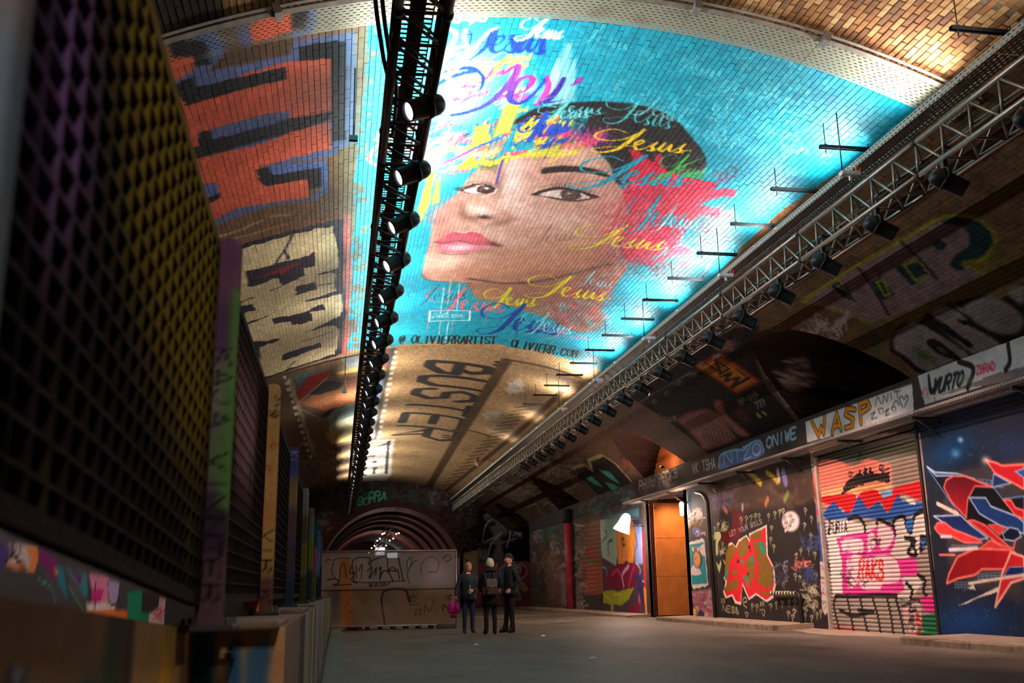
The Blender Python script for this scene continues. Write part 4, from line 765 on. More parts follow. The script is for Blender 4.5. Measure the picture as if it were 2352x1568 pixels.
SP([(100, 660), (250, 650), (380, 690), (470, 660), (560, 700), (590, 640), (650, 630), (660, 700), (720, 620), (815, 600), (835, 760), (780, 770), (770, 880), (720, 960), (780, 1100), (700, 1220), (600, 1200), (150, 1200)], (206, 196, 190))
for P in ([(260, 650), (320, 630), (370, 680), (380, 760)], [(590, 760), (580, 660), (650, 630), (670, 700), (700, 740), (730, 620), (815, 600), (830, 760), (770, 775)], [(780, 770), (770, 870), (820, 780)], [(660, 780), (730, 800), (680, 880), (740, 900), (690, 780)], [(130, 660), (120, 860), (180, 970), (170, 840)], [(750, 1040), (800, 1080), (790, 1160), (850, 1220), (890, 1150)], [(670, 1100), (710, 1150), (700, 1220), (760, 1230)], [(460, 680), (480, 650), (570, 700)], [(120, 960), (150, 1070), (180, 1100)]):
    WR.stroke(c12(P), .075, (24, 22, 24))
SP([(670, 640), (715, 640), (715, 720), (690, 740), (665, 700)], (50, 100, 170)); SP([(770, 785), (810, 785), (785, 870)], (50, 100, 170))
PKS = (222, 60, 150)
SP([(175, 790), (300, 750), (400, 740), (470, 700), (560, 700), (590, 800), (560, 890), (620, 930), (730, 920), (740, 1040), (640, 1060), (650, 1150), (520, 1180), (230, 1180), (215, 940), (190, 880)], PKS, smooth=True, rag=.8)
for q in ([(230, 790), (300, 780), (360, 800), (360, 880), (260, 880), (210, 850)], [(470, 710), (530, 690), (580, 760), (540, 850), (480, 850)], [(400, 760), (440, 750), (450, 830), (400, 880)], [(250, 930), (320, 900), (420, 950), (380, 1000), (300, 1130), (260, 1100)], [(340, 960), (500, 900), (600, 940), (620, 1080), (500, 1110), (480, 1150), (350, 1130)]): SP(q, (236, 200, 206), smooth=True)
SP([(110, 760), (180, 780), (215, 960), (220, 1180), (150, 1180)], (232, 222, 220), rag=.8); SP([(120, 670), (250, 660), (250, 760), (130, 780)], (226, 220, 216))
WR.text('FURIA', c12([(125, 750)])[0], c12([(255, 735)])[0], c12([(125, 680)])[0], .035, (24, 22, 24)); WR.text('RAKS', c12([(330, 1060)])[0], c12([(510, 1070)])[0], c12([(335, 935)])[0], .06, (220, 50, 44), jit=1.); WR.scribble(30, (1930, 2010, 1245, 1340), 16, .025, [(236, 230, 230), PKS, (40, 34, 36)], .7)
for i in range(7): WR.poly(c12([(460+RNG.uniform(-60, 60), 760+RNG.uniform(-20, 90)), (480+RNG.uniform(-60, 60), 780), (470, 800)]), (60, 50, 54), .7)
SP([(150, 1200), (600, 1190), (660, 1500), (170, 1450)], (150, 140, 132)); SP([(160, 1400), (330, 1420), (330, 1470), (170, 1450)], (196, 90, 84), blur=.05)
for P in ([(170, 1195), (160, 1270), (200, 1440)], [(250, 1190), (280, 1340), (300, 1450)], [(340, 1190), (370, 1330), (400, 1460)], [(430, 1200), (470, 1340), (490, 1470)], [(530, 1190), (560, 1330), (580, 1480)], [(590, 1190), (630, 1340), (660, 1500)], [(170, 1190), (300, 1195), (450, 1185), (600, 1190)], [(200, 1290), (300, 1330), (430, 1300)], [(330, 1290), (440, 1305)]): WR.stroke(c12(P), .07, (28, 26, 28))
SP([(760, 1200), (890, 1180), (910, 1310), (800, 1300)], (206, 44, 130)); SP([(780, 1330), (860, 1310), (920, 1340), (930, 1490), (780, 1480)], (20, 104, 66)); SP([(640, 1220), (760, 1240), (780, 1320), (760, 1490), (660, 1490)], (196, 160, 160)); SP([(740, 1300), (780, 1380), (770, 1490), (740, 1480)], (190, 40, 40)); WR.scribble(26, (2070, 2110, 1380, 1450), 16, .03, [(40, 34, 36), (30, 110, 76), (220, 200, 200)], .8)
WR.stroke(c12([(640, 1260), (700, 1250), (690, 1300), (740, 1290)]), .04, (28, 26, 28)); WR.poly([(1846, 1260), (1872, 1250), (1910, 1440), (1890, 1450)], (44, 38, 40))
# narrow strip between wall and shutter
WR.poly([(1878, 1200), (1890, 1195), (1897, 1290), (1885, 1290)], (60, 80, 170)); WR.poly([(1883, 1290), (1897, 1290), (1905, 1400), (1895, 1412), (1888, 1400)], (206, 196, 200)); WR.scribble(12, (1884, 1900, 1300, 1400), 12, .02, [(40, 34, 40), (200, 60, 60)], .9); WR.blob((1878, 1175), 4, 6, 0, (226, 20, 110), .95)
# black wall with question marks
c11 = crop(1560, 1080, .2423)
WR.poly(c11([(270, 170), (1250, 0), (1310, 280), (860, 360), (290, 400)]), (82, 62, 52), .9, .06)
for _ in range(26): x, y = RNG.uniform(300, 1230), RNG.uniform(40, 330); WR.poly(c11([(x, y), (x+RNG.uniform(30, 140), y-RNG.uniform(0, 30)), (x+RNG.uniform(30, 140), y+RNG.uniform(10, 90)), (x, y+RNG.uniform(20, 90))]), [(104, 84, 72), (60, 48, 44), (120, 96, 80), (46, 38, 38)][RNG.integers(4)], .5, .03)
for P, c, w in (([(640, 0), (700, 50), (770, 120)], (214, 190, 30), .16), ([(830, 20), (890, 60), (930, 110)], (224, 190, 30), .12), ([(935, 10), (945, 90)], (226, 206, 200), .16), ([(985, 20), (1010, 110)], (140, 140, 206), .22), ([(325, 180), (345, 215)], (220, 190, 40), .06), ([(420, 350), (450, 390)], (190, 110, 50), .14), ([(840, 270), (820, 320)], (206, 130, 70), .14), ([(1030, 220), (1000, 280)], (130, 150, 70), .14), ([(600, 330), (600, 370)], (190, 176, 150), .12)): WR.stroke(c11(P), w, c, .85, soft=.06)
WR.poly(c11([(500, 380), (620, 400), (600, 560), (560, 680), (400, 700), (400, 590), (500, 560)]), (104, 24, 28), .8, .06); WR.scribble(20, (1635, 1690, 1130, 1165), 24, .03, [(90, 96, 150)], .7)
WR.poly(c11([(410, 835), (440, 880), (470, 690), (500, 680), (535, 720), (560, 660), (640, 610), (670, 660), (660, 600), (830, 515), (840, 800), (900, 920), (915, 1090), (890, 1210), (830, 1250), (730, 1180), (660, 1230), (600, 1090), (585, 1275), (530, 1260), (500, 1190), (440, 1215), (415, 1150), (440, 1060), (420, 1020), (450, 930)]), (236, 226, 216))
WR.poly([(x*.965+1720*.035, y*.965+1300*.035) for x, y in c11([(420, 840), (445, 880), (475, 700), (500, 690), (538, 728), (562, 670), (640, 620), (672, 680), (668, 610), (825, 525), (835, 800), (895, 920), (908, 1090), (885, 1200), (830, 1240), (730, 1170), (662, 1220), (598, 1070), (580, 1262), (535, 1250), (500, 1180), (442, 1205), (420, 1150), (446, 1060), (428, 1020), (456, 930)])], (226, 40, 52))
for q in ([(450, 760), (500, 700), (530, 730), (520, 800), (480, 880), (460, 980), (430, 1010)], [(550, 740), (600, 650), (645, 640), (650, 760), (600, 830), (560, 800)], [(680, 610), (770, 570), (770, 640), (700, 650)], [(700, 690), (740, 680), (790, 760), (840, 850), (890, 960), (880, 1090), (820, 1110), (740, 1050), (760, 920), (730, 800)], [(430, 1110), (540, 1020), (560, 1080), (540, 1120), (440, 1140)], [(620, 870), (700, 840), (720, 920), (690, 1060), (650, 1030), (650, 940)], [(490, 980), (540, 930), (550, 980)], [(760, 1120), (840, 1160), (880, 1110), (870, 1170), (800, 1180)]): WR.poly(c11(q), (136, 106, 40), smooth=True)
for q in ([(750, 680), (800, 670), (830, 790), (790, 800)], [(440, 960), (470, 900), (460, 1030), (430, 1040)], [(600, 990), (640, 1000), (670, 1130), (640, 1080)], [(660, 830), (700, 800), (720, 870), (680, 870)], [(580, 850), (610, 850), (610, 910)]): WR.poly(c11(q), (56, 150, 120))
for q in ([(540, 880), (560, 830), (570, 870)], [(655, 720), (670, 700), (680, 780)], [(640, 990), (660, 950), (660, 990)]): WR.poly(c11(q), (36, 30, 32))
WR.text("LET YOUR SOULS", c11([(480, 625)])[0], c11([(790, 500)])[0], c11([(470, 585)])[0], .02, (190, 180, 176)); WR.scribble(14, (1655, 1672, 1200, 1218), 12, .02, [(196, 200, 150)], .9); WR.scribble(12, (1655, 1666, 1250, 1270), 12, .02, [(190, 190, 150)], .9)
WR.poly(c11([(320, 620), (350, 580), (390, 590), (395, 640), (370, 690), (368, 790), (350, 800), (345, 690), (350, 650), (330, 660)]), (190, 196, 130), smooth=True); WR.poly(c11([(345, 855), (375, 900), (395, 850), (400, 890), (380, 975), (365, 930)]), (190, 196, 130)); 
QM = [(570, 450), (620, 440), (665, 430), (705, 415), (740, 415), (830, 415), (890, 395), (935, 375), (970, 370), (1180, 365), (1235, 440), (1170, 500), (860, 530), (850, 640), (880, 710), (1230, 600), (1095, 790), (1135, 745), (1210, 735), (1270, 780), (1085, 985), (1125, 1000), (1280, 980), (1160, 1040), (675, 1270), (720, 1275), (850, 1265), (905, 1250), (960, 1240), (1025, 1235), (1080, 1225), (1130, 1270), (1020, 1340), (1075, 1320), (1180, 1360), (1240, 1380), (1290, 1350), (1325, 1330), (1260, 1310), (350, 500), (320, 540), (1145, 1300), (1060, 1370)]
for x, y in QM: WR.text('?', c11([(x, y+62)])[0], c11([(x+34, y+56)])[0], c11([(x, y)])[0], .024, (206, 204, 160), jit=.5)
WR.text('XX', c11([(395, 1260)])[0], c11([(440, 1255)])[0], c11([(392, 1215)])[0], .022, (200, 198, 156)); WR.text('XX', c11([(765, 1285)])[0], c11([(810, 1280)])[0], c11([(763, 1245)])[0], .022, (200, 198, 156)); WR.text('NE$&', c11([(410, 1330)])[0], c11([(570, 1360)])[0], c11([(412, 1275)])[0], .025, (200, 198, 156)); WR.stroke(c11([(640, 1300), (610, 1270), (605, 1220), (630, 1205), (640, 1240), (615, 1250)]), .03, (200, 198, 156)); WR.stroke(c11([(640, 1390), (625, 1345), (645, 1350), (655, 1360), (640, 1390)]), .022, (200, 198, 156)); WR.stroke(c11([(760, 1320), (810, 1325), (800, 1380), (785, 1340)]), .022, (200, 198, 156))
WR.scribble(20, (1845, 1875, 1340, 1395), 18, .03, [(196, 196, 160)], .9); WR.scribble(18, (1835, 1880, 1235, 1262), 20, .03, [(70, 84, 140)], .8); WR.scribble(12, (1820, 1865, 1290, 1302), 16, .03, [(236, 130, 120)], .9); WR.scribble(20, (1840, 1870, 1308, 1335), 18, .035, [(60, 74, 120)], .8)
WR.blob(c11([(1056, 482)])[0], 21, 24, 0, (236, 222, 220), 1., p=6.); WR.poly(c11([(1000, 560), (1030, 560), (1000, 592)]), (236, 222, 220))
for i, t in enumerate(('DO YOU', 'FEEL LUCKY', 'PUNK')): WR.text(t, c11([(990+8*i+4*(i == 2), 470+i*46)])[0], c11([(1078+20*(i == 1)-6*(i == 2), 440+i*44)])[0], c11([(988+8*i, 440+i*46)])[0], .014, (60, 50, 50))
WR.scribble(30, (1775, 1805, 1290, 1340), 16, .025, [(90, 96, 140), (150, 150, 170), (60, 60, 90)], .7)
# pilaster with the stamp
WR.poly(c11([(30, 180), (240, 170), (330, 1400), (80, 1400)]), (70, 62, 62)); WR.poly(c11([(30, 190), (240, 180), (250, 330), (30, 420)]), (60, 84, 96), .9, .05); WR.scribble(30, (1568, 1612, 1175, 1200), 16, .035, [(232, 222, 216)], .95, ang=(-80, 12)); WR.text('JOLLY GN', (1568, 1198), (1612, 1190), (1567, 1174), .04, (236, 226, 220)); WR.blob(c11([(170, 520)])[0], 22, 14, 0, (110, 84, 40), .8)
WR.stroke(c11([(150, 600), (130, 570), (160, 555), (200, 580), (190, 620), (160, 630)]), .1, (110, 120, 190)); WR.stroke(c11([(160, 600), (165, 575), (185, 590), (178, 612)]), .05, (226, 216, 220)); WR.stroke(c11([(210, 600), (240, 590), (245, 610)]), .07, (226, 150, 180)); WR.stroke(c11([(50, 650), (60, 620), (90, 640)]), .05, (226, 150, 170))
WR.poly(c11([(50, 670), (90, 640), (240, 620), (280, 660), (275, 800), (300, 1010), (300, 1110), (120, 1140), (80, 1090), (80, 900)]), (56, 46, 48), smooth=False)
zig = [(80, 690)]+[(95+i*24, 685-i*8-(6 if i % 2 else 0)) for i in range(6)]+[(240+i*6.2-(5 if i % 2 else 0), 660+i*70) for i in range(7)]+[(270-i*26, 1090+i*6+(8 if i % 2 else 0)) for i in range(6)]+[(112-i*4.6+(5 if i % 2 else 0), 1090-i*62) for i in range(6)]
WR.poly(c11(zig), (234, 226, 220)); WR.poly(c11([(92, 705), (232, 680), (268, 1070), (122, 1085)]), (26, 156, 166))
WR.poly(c11([(200, 720), (240, 700), (245, 800), (210, 800), (190, 760)]), (236, 222, 224), smooth=True); WR.poly(c11([(100, 960), (130, 900), (160, 880), (200, 950), (205, 985), (110, 990)]), (236, 222, 224), smooth=True)
WR.blob(c11([(172, 840)])[0], 11, 21, -4, (40, 28, 26), 1., p=5.); WR.blob(c11([(168, 840)])[0], 9, 19.5, -4, (236, 166, 120), 1., p=5.); WR.stroke(c11([(196, 780), (208, 840), (200, 905)]), .02, (60, 34, 26)); WR.stroke(c11([(145, 825), (153, 840), (163, 826)]), .018, (60, 34, 26))
for x in (130, 180): WR.blob(c11([(x, 745)])[0], 3.4, 8, -12+24*(x > 150), (40, 30, 30), 1., p=5.); WR.blob(c11([(x, 745)])[0], 2.6, 7, -12+24*(x > 150), (236, 226, 222), 1., p=5.)
WR.poly(c11([(145, 750), (147, 725), (156, 735), (160, 715), (164, 735), (172, 722), (173, 748)]), (206, 120, 40))
WR.poly(c11([(60, 1150), (310, 1120), (330, 1400), (90, 1400)]), (166, 120, 130), .9, .03); WR.scribble(50, (1580, 1634, 1362, 1415), 14, .035, [(190, 40, 60), (226, 200, 206), (90, 60, 110), (206, 206, 180)], .8); WR.poly(c11([(95, 1300), (160, 1310), (155, 1395), (100, 1400)]), (226, 190, 30)); WR.poly(c11([(175, 1345), (205, 1320), (235, 1345), (235, 1395), (180, 1395)]), (40, 60, 84))
# wall beyond the doorway
c14 = crop(1280, 1000, .2934)
WP = lambda P, c, **k: WR.poly(c14(P), c, **k)
WP([(335, 640), (640, 540), (710, 1410), (360, 1400)], (70, 60, 76)); WP([(330, 660), (490, 640), (460, 1020), (350, 950)], (140, 170, 150)); WP([(340, 640), (520, 600), (640, 560), (640, 640), (480, 660)], (90, 140, 150), blur=.05); WP([(600, 700), (660, 700), (670, 1000), (610, 1010)], (130, 150, 206))
WP([(460, 760), (490, 640), (530, 630), (600, 690), (610, 840), (590, 1000), (540, 980), (480, 1010)], (196, 122, 58), smooth=True); WP([(540, 730), (600, 740), (600, 990), (560, 1000)], (232, 150, 44), blur=.08)
for i in range(16): x = 480+i*8; WR.stroke(c14([(x, 700+RNG.uniform(-20, 40)), (x+RNG.uniform(-14, 14), 800), (x+RNG.uniform(-6, 16), 950)]), .03, [(120, 60, 26), (236, 190, 110), (150, 84, 40)][i % 3], .8)
for x, y in ((512, 810), (520, 855)): WR.blob(c14([(x, y)])[0], 3, 4, 0, (30, 18, 16), .9)
WP([(380, 1090), (470, 1010), (620, 1010), (640, 1160), (520, 1200), (400, 1190)], (110, 24, 56), smooth=True); 
for P, c, w in (([(430, 1090), (470, 1050), (500, 1100)], (186, 60, 96), .12), ([(520, 1180), (510, 1090), (560, 1020)], (206, 150, 196), .14), ([(560, 1180), (580, 1090), (600, 1030)], (176, 40, 80), .16), ([(620, 1120), (650, 1230), (640, 1330)], (176, 30, 76), .3), ([(640, 1180), (640, 1300)], (236, 150, 180), .07), ([(620, 1000), (650, 1050), (640, 1130), (690, 1140)], (190, 200, 226), .05), ([(310, 1020), (380, 1040), (390, 1100)], (150, 160, 190), .06), ([(350, 830), (390, 780), (370, 740)], (50, 60, 60), .05), ([(400, 940), (400, 840), (430, 820)], (50, 60, 70), .08), ([(610, 760), (625, 840), (610, 900)], (40, 40, 70), .05), ([(340, 700), (345, 900)], (220, 226, 210), .05)): WR.stroke(c14(P), w, c, .9)
WP([(355, 1220), (420, 1210), (480, 1220), (600, 1190), (560, 1280), (500, 1330), (440, 1320), (440, 1370), (420, 1380), (420, 1320), (360, 1310)], (150, 160, 40)); WP([(660, 740), (676, 760), (700, 1240), (690, 1400), (680, 1100)], (206, 30, 40)); WP([(676, 1180), (695, 1200), (706, 1410), (688, 1400)], (226, 150, 40)); WP([(560, 1330), (650, 1320), (660, 1410), (560, 1400)], (120, 24, 60), blur=.04); WP([(600, 1080), (660, 1090), (690, 1390), (640, 1240)], (50, 44, 96), blur=.05)
for q in ([(440, 1240), (500, 1250), (480, 1310)], [(370, 1250), (420, 1290)]): WR.stroke(c14(q), .05, (196, 206, 110), .9)
WP([(180, 700), (335, 650), (350, 1000), (190, 1000)], (116, 84, 66)); WP([(190, 1000), (350, 1000), (360, 1240), (200, 1250)], (150, 84, 66), blur=.05); WP([(200, 1250), (360, 1240), (360, 1390), (200, 1380)], (60, 54, 58)); WP([(240, 880), (280, 870), (285, 960), (250, 960)], (176, 50, 34), blur=.03); WP([(255, 985), (275, 980), (275, 1010), (255, 1010)], (60, 150, 110))
for i in range(20): y = 720+i*34; WR.stroke(c14([(180, y+8), (345, y-14)]), .035, (50, 40, 38), .7)
WP([(140, 700), (180, 700), (205, 1370), (150, 1360)], (120, 114, 108)); WR.scribble(50, (1322, 1342, 1200, 1400), 24, .07, [(206, 200, 194), (40, 34, 36), (90, 120, 104), (150, 90, 84)], .7)
WR.scribble(140, (1225, 1308, 1215, 1390), 26, .07, [(130, 116, 108), (60, 80, 76), (40, 30, 30), (150, 96, 80), (196, 190, 184), (96, 60, 56)], .6, ang=(88, 22)); WR.poly([(1250, 1270), (1275, 1255), (1290, 1300), (1290, 1390), (1255, 1390)], (130, 96, 82), .6, .2); WR.poly([(1288, 1320), (1305, 1310), (1312, 1390), (1290, 1392)], (150, 150, 150), .6, .08); WR.scribble(20, (1240, 1300, 1200, 1250), 30, .09, [(40, 96, 90), (30, 60, 60), (150, 96, 40)], .6, ang=(90, 10))
# frieze above the wall
WR.poly([(10.8, 3.98), (53.2, 3.98), (53.2, 4.75), (10.8, 4.75)], (58, 50, 48), px=False); WR.poly([(10.8, 4.02), (15.6, 4.02), (15.75, 4.7), (10.8, 4.7)], (176, 180, 180), px=False); WR.poly([(10.8, 3.98), (15.3, 3.98), (15.3, 4.12), (10.8, 4.14)], (104, 100, 98), px=False, rag=.05)
WR.poly([(1852, 968), (2097, 880), (2102, 952), (1856, 1016)], (204, 206, 204))
YO = (226, 140, 24)
for w, c in ((.125, (24, 20, 22)), (.08, YO)):
    for P in ([(1866, 966), (1882, 1000), (1888, 980), (1894, 996), (1896, 956)], [(1913, 994), (1924, 950), (1934, 986)], [(1917, 980), (1931, 976)], [(1966, 940), (1948, 938), (1944, 952), (1962, 962), (1960, 978), (1944, 982)], [(1980, 972), (1976, 928)], [(1976, 928), (1994, 920), (2000, 934), (1980, 948)]): WR.stroke(P, w, c, smooth=False)
for P in ([(2012, 932), (2018, 912), (2026, 928)], [(2030, 926), (2032, 908), (2040, 922), (2042, 904)], [(2048, 902), (2050, 918)], [(2056, 900), (2070, 896)], [(2063, 898), (2064, 914)], [(2050, 938), (2060, 920), (2068, 930)], [(2002, 952), (2012, 946), (2004, 962), (2016, 958)], [(2024, 950), (2020, 940), (2030, 938), (2030, 950)], [(2034, 946), (2044, 938), (2036, 954), (2046, 950)], [(2054, 944), (2050, 936), (2058, 934), (2060, 944)], [(2076, 936), (2068, 916), (2074, 910), (2079, 916), (2084, 908), (2088, 914), (2080, 934)]): WR.stroke(P, .022, (40, 44, 50))
WR.stroke([(2135, 862), (2142, 900), (2160, 870)], [.06, .1, .05], (24, 22, 24)); WR.text('VURTO', (2142, 905), (2212, 884), (2150, 872), .06, (30, 30, 34)); WR.stroke([(2205, 830), (2238, 846), (2225, 890)], .1, (24, 22, 24)); WR.text('ZBRAD', (2245, 860), (2290, 848), (2243, 842), .03, (176, 50, 80)); WR.stroke([(2120, 910), (2128, 890), (2134, 912)], .03, (196, 90, 120)); WR.stroke([(2318, 790), (2322, 830), (2312, 850)], .09, (24, 22, 24)); WR.blob((2220, 870), 22, 12, 0, (90, 130, 100), .5)
WR.poly([(1652, 1058), (1660, 1042), (1700, 1030), (1712, 1036), (1735, 1012), (1752, 1014), (1758, 1040), (1740, 1052), (1655, 1078)], (84, 104, 150)); WR.stroke([(1652, 1076), (1656, 1046), (1684, 1034), (1712, 1032), (1722, 1020), (1746, 1012), (1757, 1036)], .06, (110, 170, 206)); WR.text('NIZO', (1664, 1066), (1752, 1042), (1662, 1040), .05, (130, 176, 206)); WR.text('ONIWE', (1762, 1030), (1832, 1004), (1762, 1006), .06, (140, 180, 206)); WR.text('VK TSHA', (1592, 1088), (1646, 1072), (1590, 1066), .05, (160, 160, 160)); WR.text('PHIL PECKS', (1470, 1126), (1558, 1094), (1468, 1106), .07, (150, 146, 144)); WR.scribble(40, (1480, 1556, 1090, 1125), 20, .05, [(130, 124, 124), (90, 84, 84)], .6); WR.scribble(40, (1330, 1470, 1115, 1175), 22, .07, [(130, 120, 110), (60, 120, 110), (40, 34, 34)], .6, ang=(-30, 30))
WR.a += RNG.normal(0, .01, WR.a.shape[:2])[..., None].astype(np.float32)

M_WALL = paint_mat('street_wall_paint', .7, .25, .25, 50., spec=.16); M_SHUT = paint_mat('shutter_paint', .5, .2, .1, 60., spec=.3)
def wall_sheet(name, y0, y1, z0, z1, d, parent=None, x=XR, kind=None):
    n = int((y1-y0)/d)+2; m = int((z1-z0)/d)+2; YY, ZZ = np.meshgrid(np.linspace(y0, y1, n), np.linspace(z0, z1, m), indexing='ij')
    o = mesh_np(name, np.column_stack([np.full(YY.size, x), YY.ravel(), ZZ.ravel()]), grid_quads(n, m), M_WALL, parent, WR.sample(YY.ravel(), ZZ.ravel()), smooth=True)
    return o
wall_r = wall_sheet('wall_right', 10.8, 15.95, 0, 3.98, .017); tag(wall_r, 'right side wall of the tunnel painted with graffiti', None, None, 'structure')
wall_sheet('black_panel', 19.88, 28.4, 0, 3.98, .0195, wall_r); wall_sheet('shutter_lintel', 15.95, 19.88, 3.66, 3.98, .05, wall_r, XR-.03); wall_sheet('door_lintel', 28.4, 31.75, 3.74, 3.98, .05, wall_r); wall_sheet('far_panel', 31.75, 53., 0, 3.98, .042, wall_r)
wall_sheet('frieze', 10.8, 53., 3.98, 4.56, .022, wall_r, XR-.02)
dark = mat('soot_black', rgb(28, 24, 24), .8, 0, .3, 5); MB().box((10.05, -2.6, 2.), (.1, 26.8, 4.)).build('near_panel', dark, wall_r); MB().box((10.06, -2.6, 4.5), (.1, 26.8, 1.)).build('near_frieze', dark, wall_r)
brn = mat('doorway_brick', rgb(96, 44, 36), .8, 0, .4, 6, .4, 30)
MB().box((11.3, 28.25, 2.), (2.6, .3, 4.)).build('door_jamb', dark, wall_r); MB().box((11.3, 31.95, 2.), (2.6, .3, 4.)).build('door_jamb', brn, wall_r); MB().box((11.3, 30., 3.95), (2.6, 3.9, .3)).build('door_soffit', dark, wall_r); MB().box((12.7, 30., 2.), (.2, 4., 4.)).build('recess_back', dark, wall_r)
# roller shutter: one curved slat over another
door = tag(bpy.data.objects.new('door_1', None), 'roller shutter sprayed with pink bubble letters and grey slats', None, None, 'structure'); COL.objects.link(door); door.location = (XR+.05, 17.9, .05)
dl = np.array(door.location); ny = 236; prof = [(0, .0), (.01, -.010), (.024, -.020), (.04, -.023), (.056, -.018), (.066, -.008), (.0745, .004)]
for i in range(48):
    z0 = .06+i*.0755; ys = np.linspace(16.0, 19.82, ny); V = np.array([(XR+.05+q[1], y, z0+q[0]) for y in ys for q in prof]); c = WR.sample(V[:, 1], V[:, 2]+.01)
    mesh_np('slat', V-dl, grid_quads(ny, len(prof)), M_SHUT, door, c, smooth=True)
MB().box((XR+.04-dl[0], 15.97-dl[1], 1.85-dl[2]), (.14, .07, 3.7)).build('guide_rail', dark, door); MB().box((XR+.04-dl[0], 19.85-dl[1], 1.85-dl[2]), (.14, .07, 3.7)).build('guide_rail', galv_pink, door)
# plywood hoarding in the doorway, lit from above
hoard = thing('plywood_hoarding', (11.25, 31.62, .15), 'orange-lit plywood hoarding filling the far side of the deep doorway', 'hoarding'); ply = mat('plywood', rgb(206, 128, 62), .6, 0, .18, 3., .1, 20)
for i, (za, zb) in enumerate(((.0, 1.2), (1.21, 2.41), (2.42, 3.55))): MB().box((0, 0, (za+zb)/2), (2.3, .03, zb-za), None, .004).build('plywood_sheet', ply, hoard)

# ================================================================== end wall with the far arch
EW = Canvas(-5.2, 13.2, 0, 7.7, .04, (58, 48, 46), wall_xz(60.)); YE_ = 60.
EW.scribble(260, (740, 1090, 1110, 1260), 26, .1, [(96, 84, 84), (40, 32, 32), (120, 60, 60), (110, 100, 120)], .5); EW.poly([(816, 1166), (824, 1140), (850, 1128), (885, 1128), (892, 1150), (880, 1164)], (40, 120, 106), smooth=True)
for w, c in ((.2, (16, 50, 46)), (.1, (120, 216, 186))): EW.text('ORA', (846, 1145), (888, 1147), (848, 1128), w, c); EW.text('SODA', (819, 1159), (876, 1163), (822, 1141), w, c)
EW.scribble(40, (895, 1000, 1125, 1160), 22, .12, [(70, 96, 70), (90, 76, 84), (40, 40, 40)], .8); EW.blob((1008, 1145), 18, 14, 0, (150, 140, 140), .8); EW.blob((1000, 1142), 8, 8, 0, (90, 60, 64), .9); EW.scribble(20, (985, 1030, 1130, 1160), 14, .08, [(60, 50, 54), (170, 160, 160)], .7)
EW.poly([(1098, 1170), (1232, 1170), (1225, 1290), (1098, 1290)], (22, 20, 24)); EW.blob((1148, 1208), 26, 26, 0, (136, 130, 136), .95, p=3.); EW.poly([(1126, 1205), (1150, 1230), (1160, 1290), (1124, 1290), (1140, 1250)], (130, 124, 130), .9, .1)
for P, w, c in (([(1108, 1240), (1116, 1206), (1136, 1188), (1158, 1188), (1172, 1210), (1170, 1240)], .1, (190, 186, 190)), ([(1110, 1246), (1140, 1232), (1152, 1224)], .1, (206, 200, 200)), ([(1090, 1248), (1150, 1246), (1186, 1236)], .12, (140, 130, 124)), ([(1128, 1204), (1136, 1202)], .2, (30, 26, 30)), ([(1120, 1280), (1128, 1250), (1144, 1232)], .09, (200, 196, 196)), ([(1164, 1256), (1172, 1230)], .08, (190, 186, 186))): EW.stroke(P, w, c)
EW.text('TEN', (1112, 1196), (1128, 1192), (1110, 1184), .07, (150, 146, 150)); EW.scribble(14, (1176, 1196, 1212, 1232), 12, .08, [(190, 186, 190)], .9); EW.scribble(24, (1100, 1118, 1260, 1284), 12, .1, [(150, 150, 156)], .7)
EW.poly([(1098, 1288), (1220, 1290), (1218, 1392), (1090, 1392)], (150, 84, 88)); 
for q, c in (([(1140, 1310), (1142, 1294), (1128, 1316), (1140, 1330)], (136, 140, 160)), ([(1148, 1306), (1160, 1296), (1160, 1330), (1150, 1340)], (90, 150, 156)), ([(1172, 1292), (1180, 1290), (1178, 1320)], (140, 130, 146)), ([(1182, 1302), (1196, 1294), (1208, 1302), (1210, 1318), (1198, 1330), (1190, 1320)], (170, 30, 44)), ([(1190, 1330), (1204, 1342), (1212, 1352), (1204, 1358), (1190, 1344)], (206, 150, 40)), ([(1178, 1340), (1188, 1340), (1196, 1376), (1182, 1378)], (130, 140, 156)), ([(1182, 1304), (1196, 1302), (1196, 1312), (1184, 1314)], (70, 170, 160))): EW.poly(q, c); EW.stroke(list(q)+[q[0]], .06, (226, 220, 226), smooth=False)
EW.poly([(1064, 1270), (1098, 1262), (1098, 1360), (1064, 1360)], (206, 176, 140), .9); EW.blob((760, 1210), 30, 26, 0, (150, 160, 150), .7); EW.blob((757, 1202), 10, 9, 0, (130, 30, 40), .9); EW.scribble(30, (720, 790, 1180, 1240), 20, .1, [(190, 190, 186), (120, 40, 46), (40, 40, 44)], .6)
AXC, AHW, ASP, ATOP = 3.1, 4.0, 2.9, 5.9; AR = ((ATOP-ASP)**2+AHW**2)/(2*(ATOP-ASP)); AZC = ATOP-AR
def arch_z(x, d=0.): q = (AR+d)**2-(x-AXC)**2; return AZC+math.sqrt(q) if q > 0 else -1
xs = np.concatenate([np.linspace(-5., AXC-AHW, 100), np.linspace(AXC-AHW+.001, AXC+AHW-.001, 200), np.linspace(AXC+AHW, 13., 140)]); nz = 96; V = []
for x in xs:
    b = arch_z(x) if abs(x-AXC) < AHW else 0.; V += [(x, YE_, b+(7.6-b)*k/(nz-1)) for k in range(nz)]
V = np.array(V); M_END = paint_mat('end_wall_paint', .8, .4, .3, 30., spec=.15)
wall_e = mesh_np('wall_end', V, grid_quads(len(xs), nz), M_END, None, EW.sample(V[:, 0], V[:, 2]), smooth=True); tag(wall_e, 'far end wall pierced by a low arch', None, None, 'structure')
rim = mat('arch_rim_brick', rgb(74, 40, 36), .8, 0, .35, 4, .4, 20); rm = MB()
aa = np.linspace(-1, 1, 41)
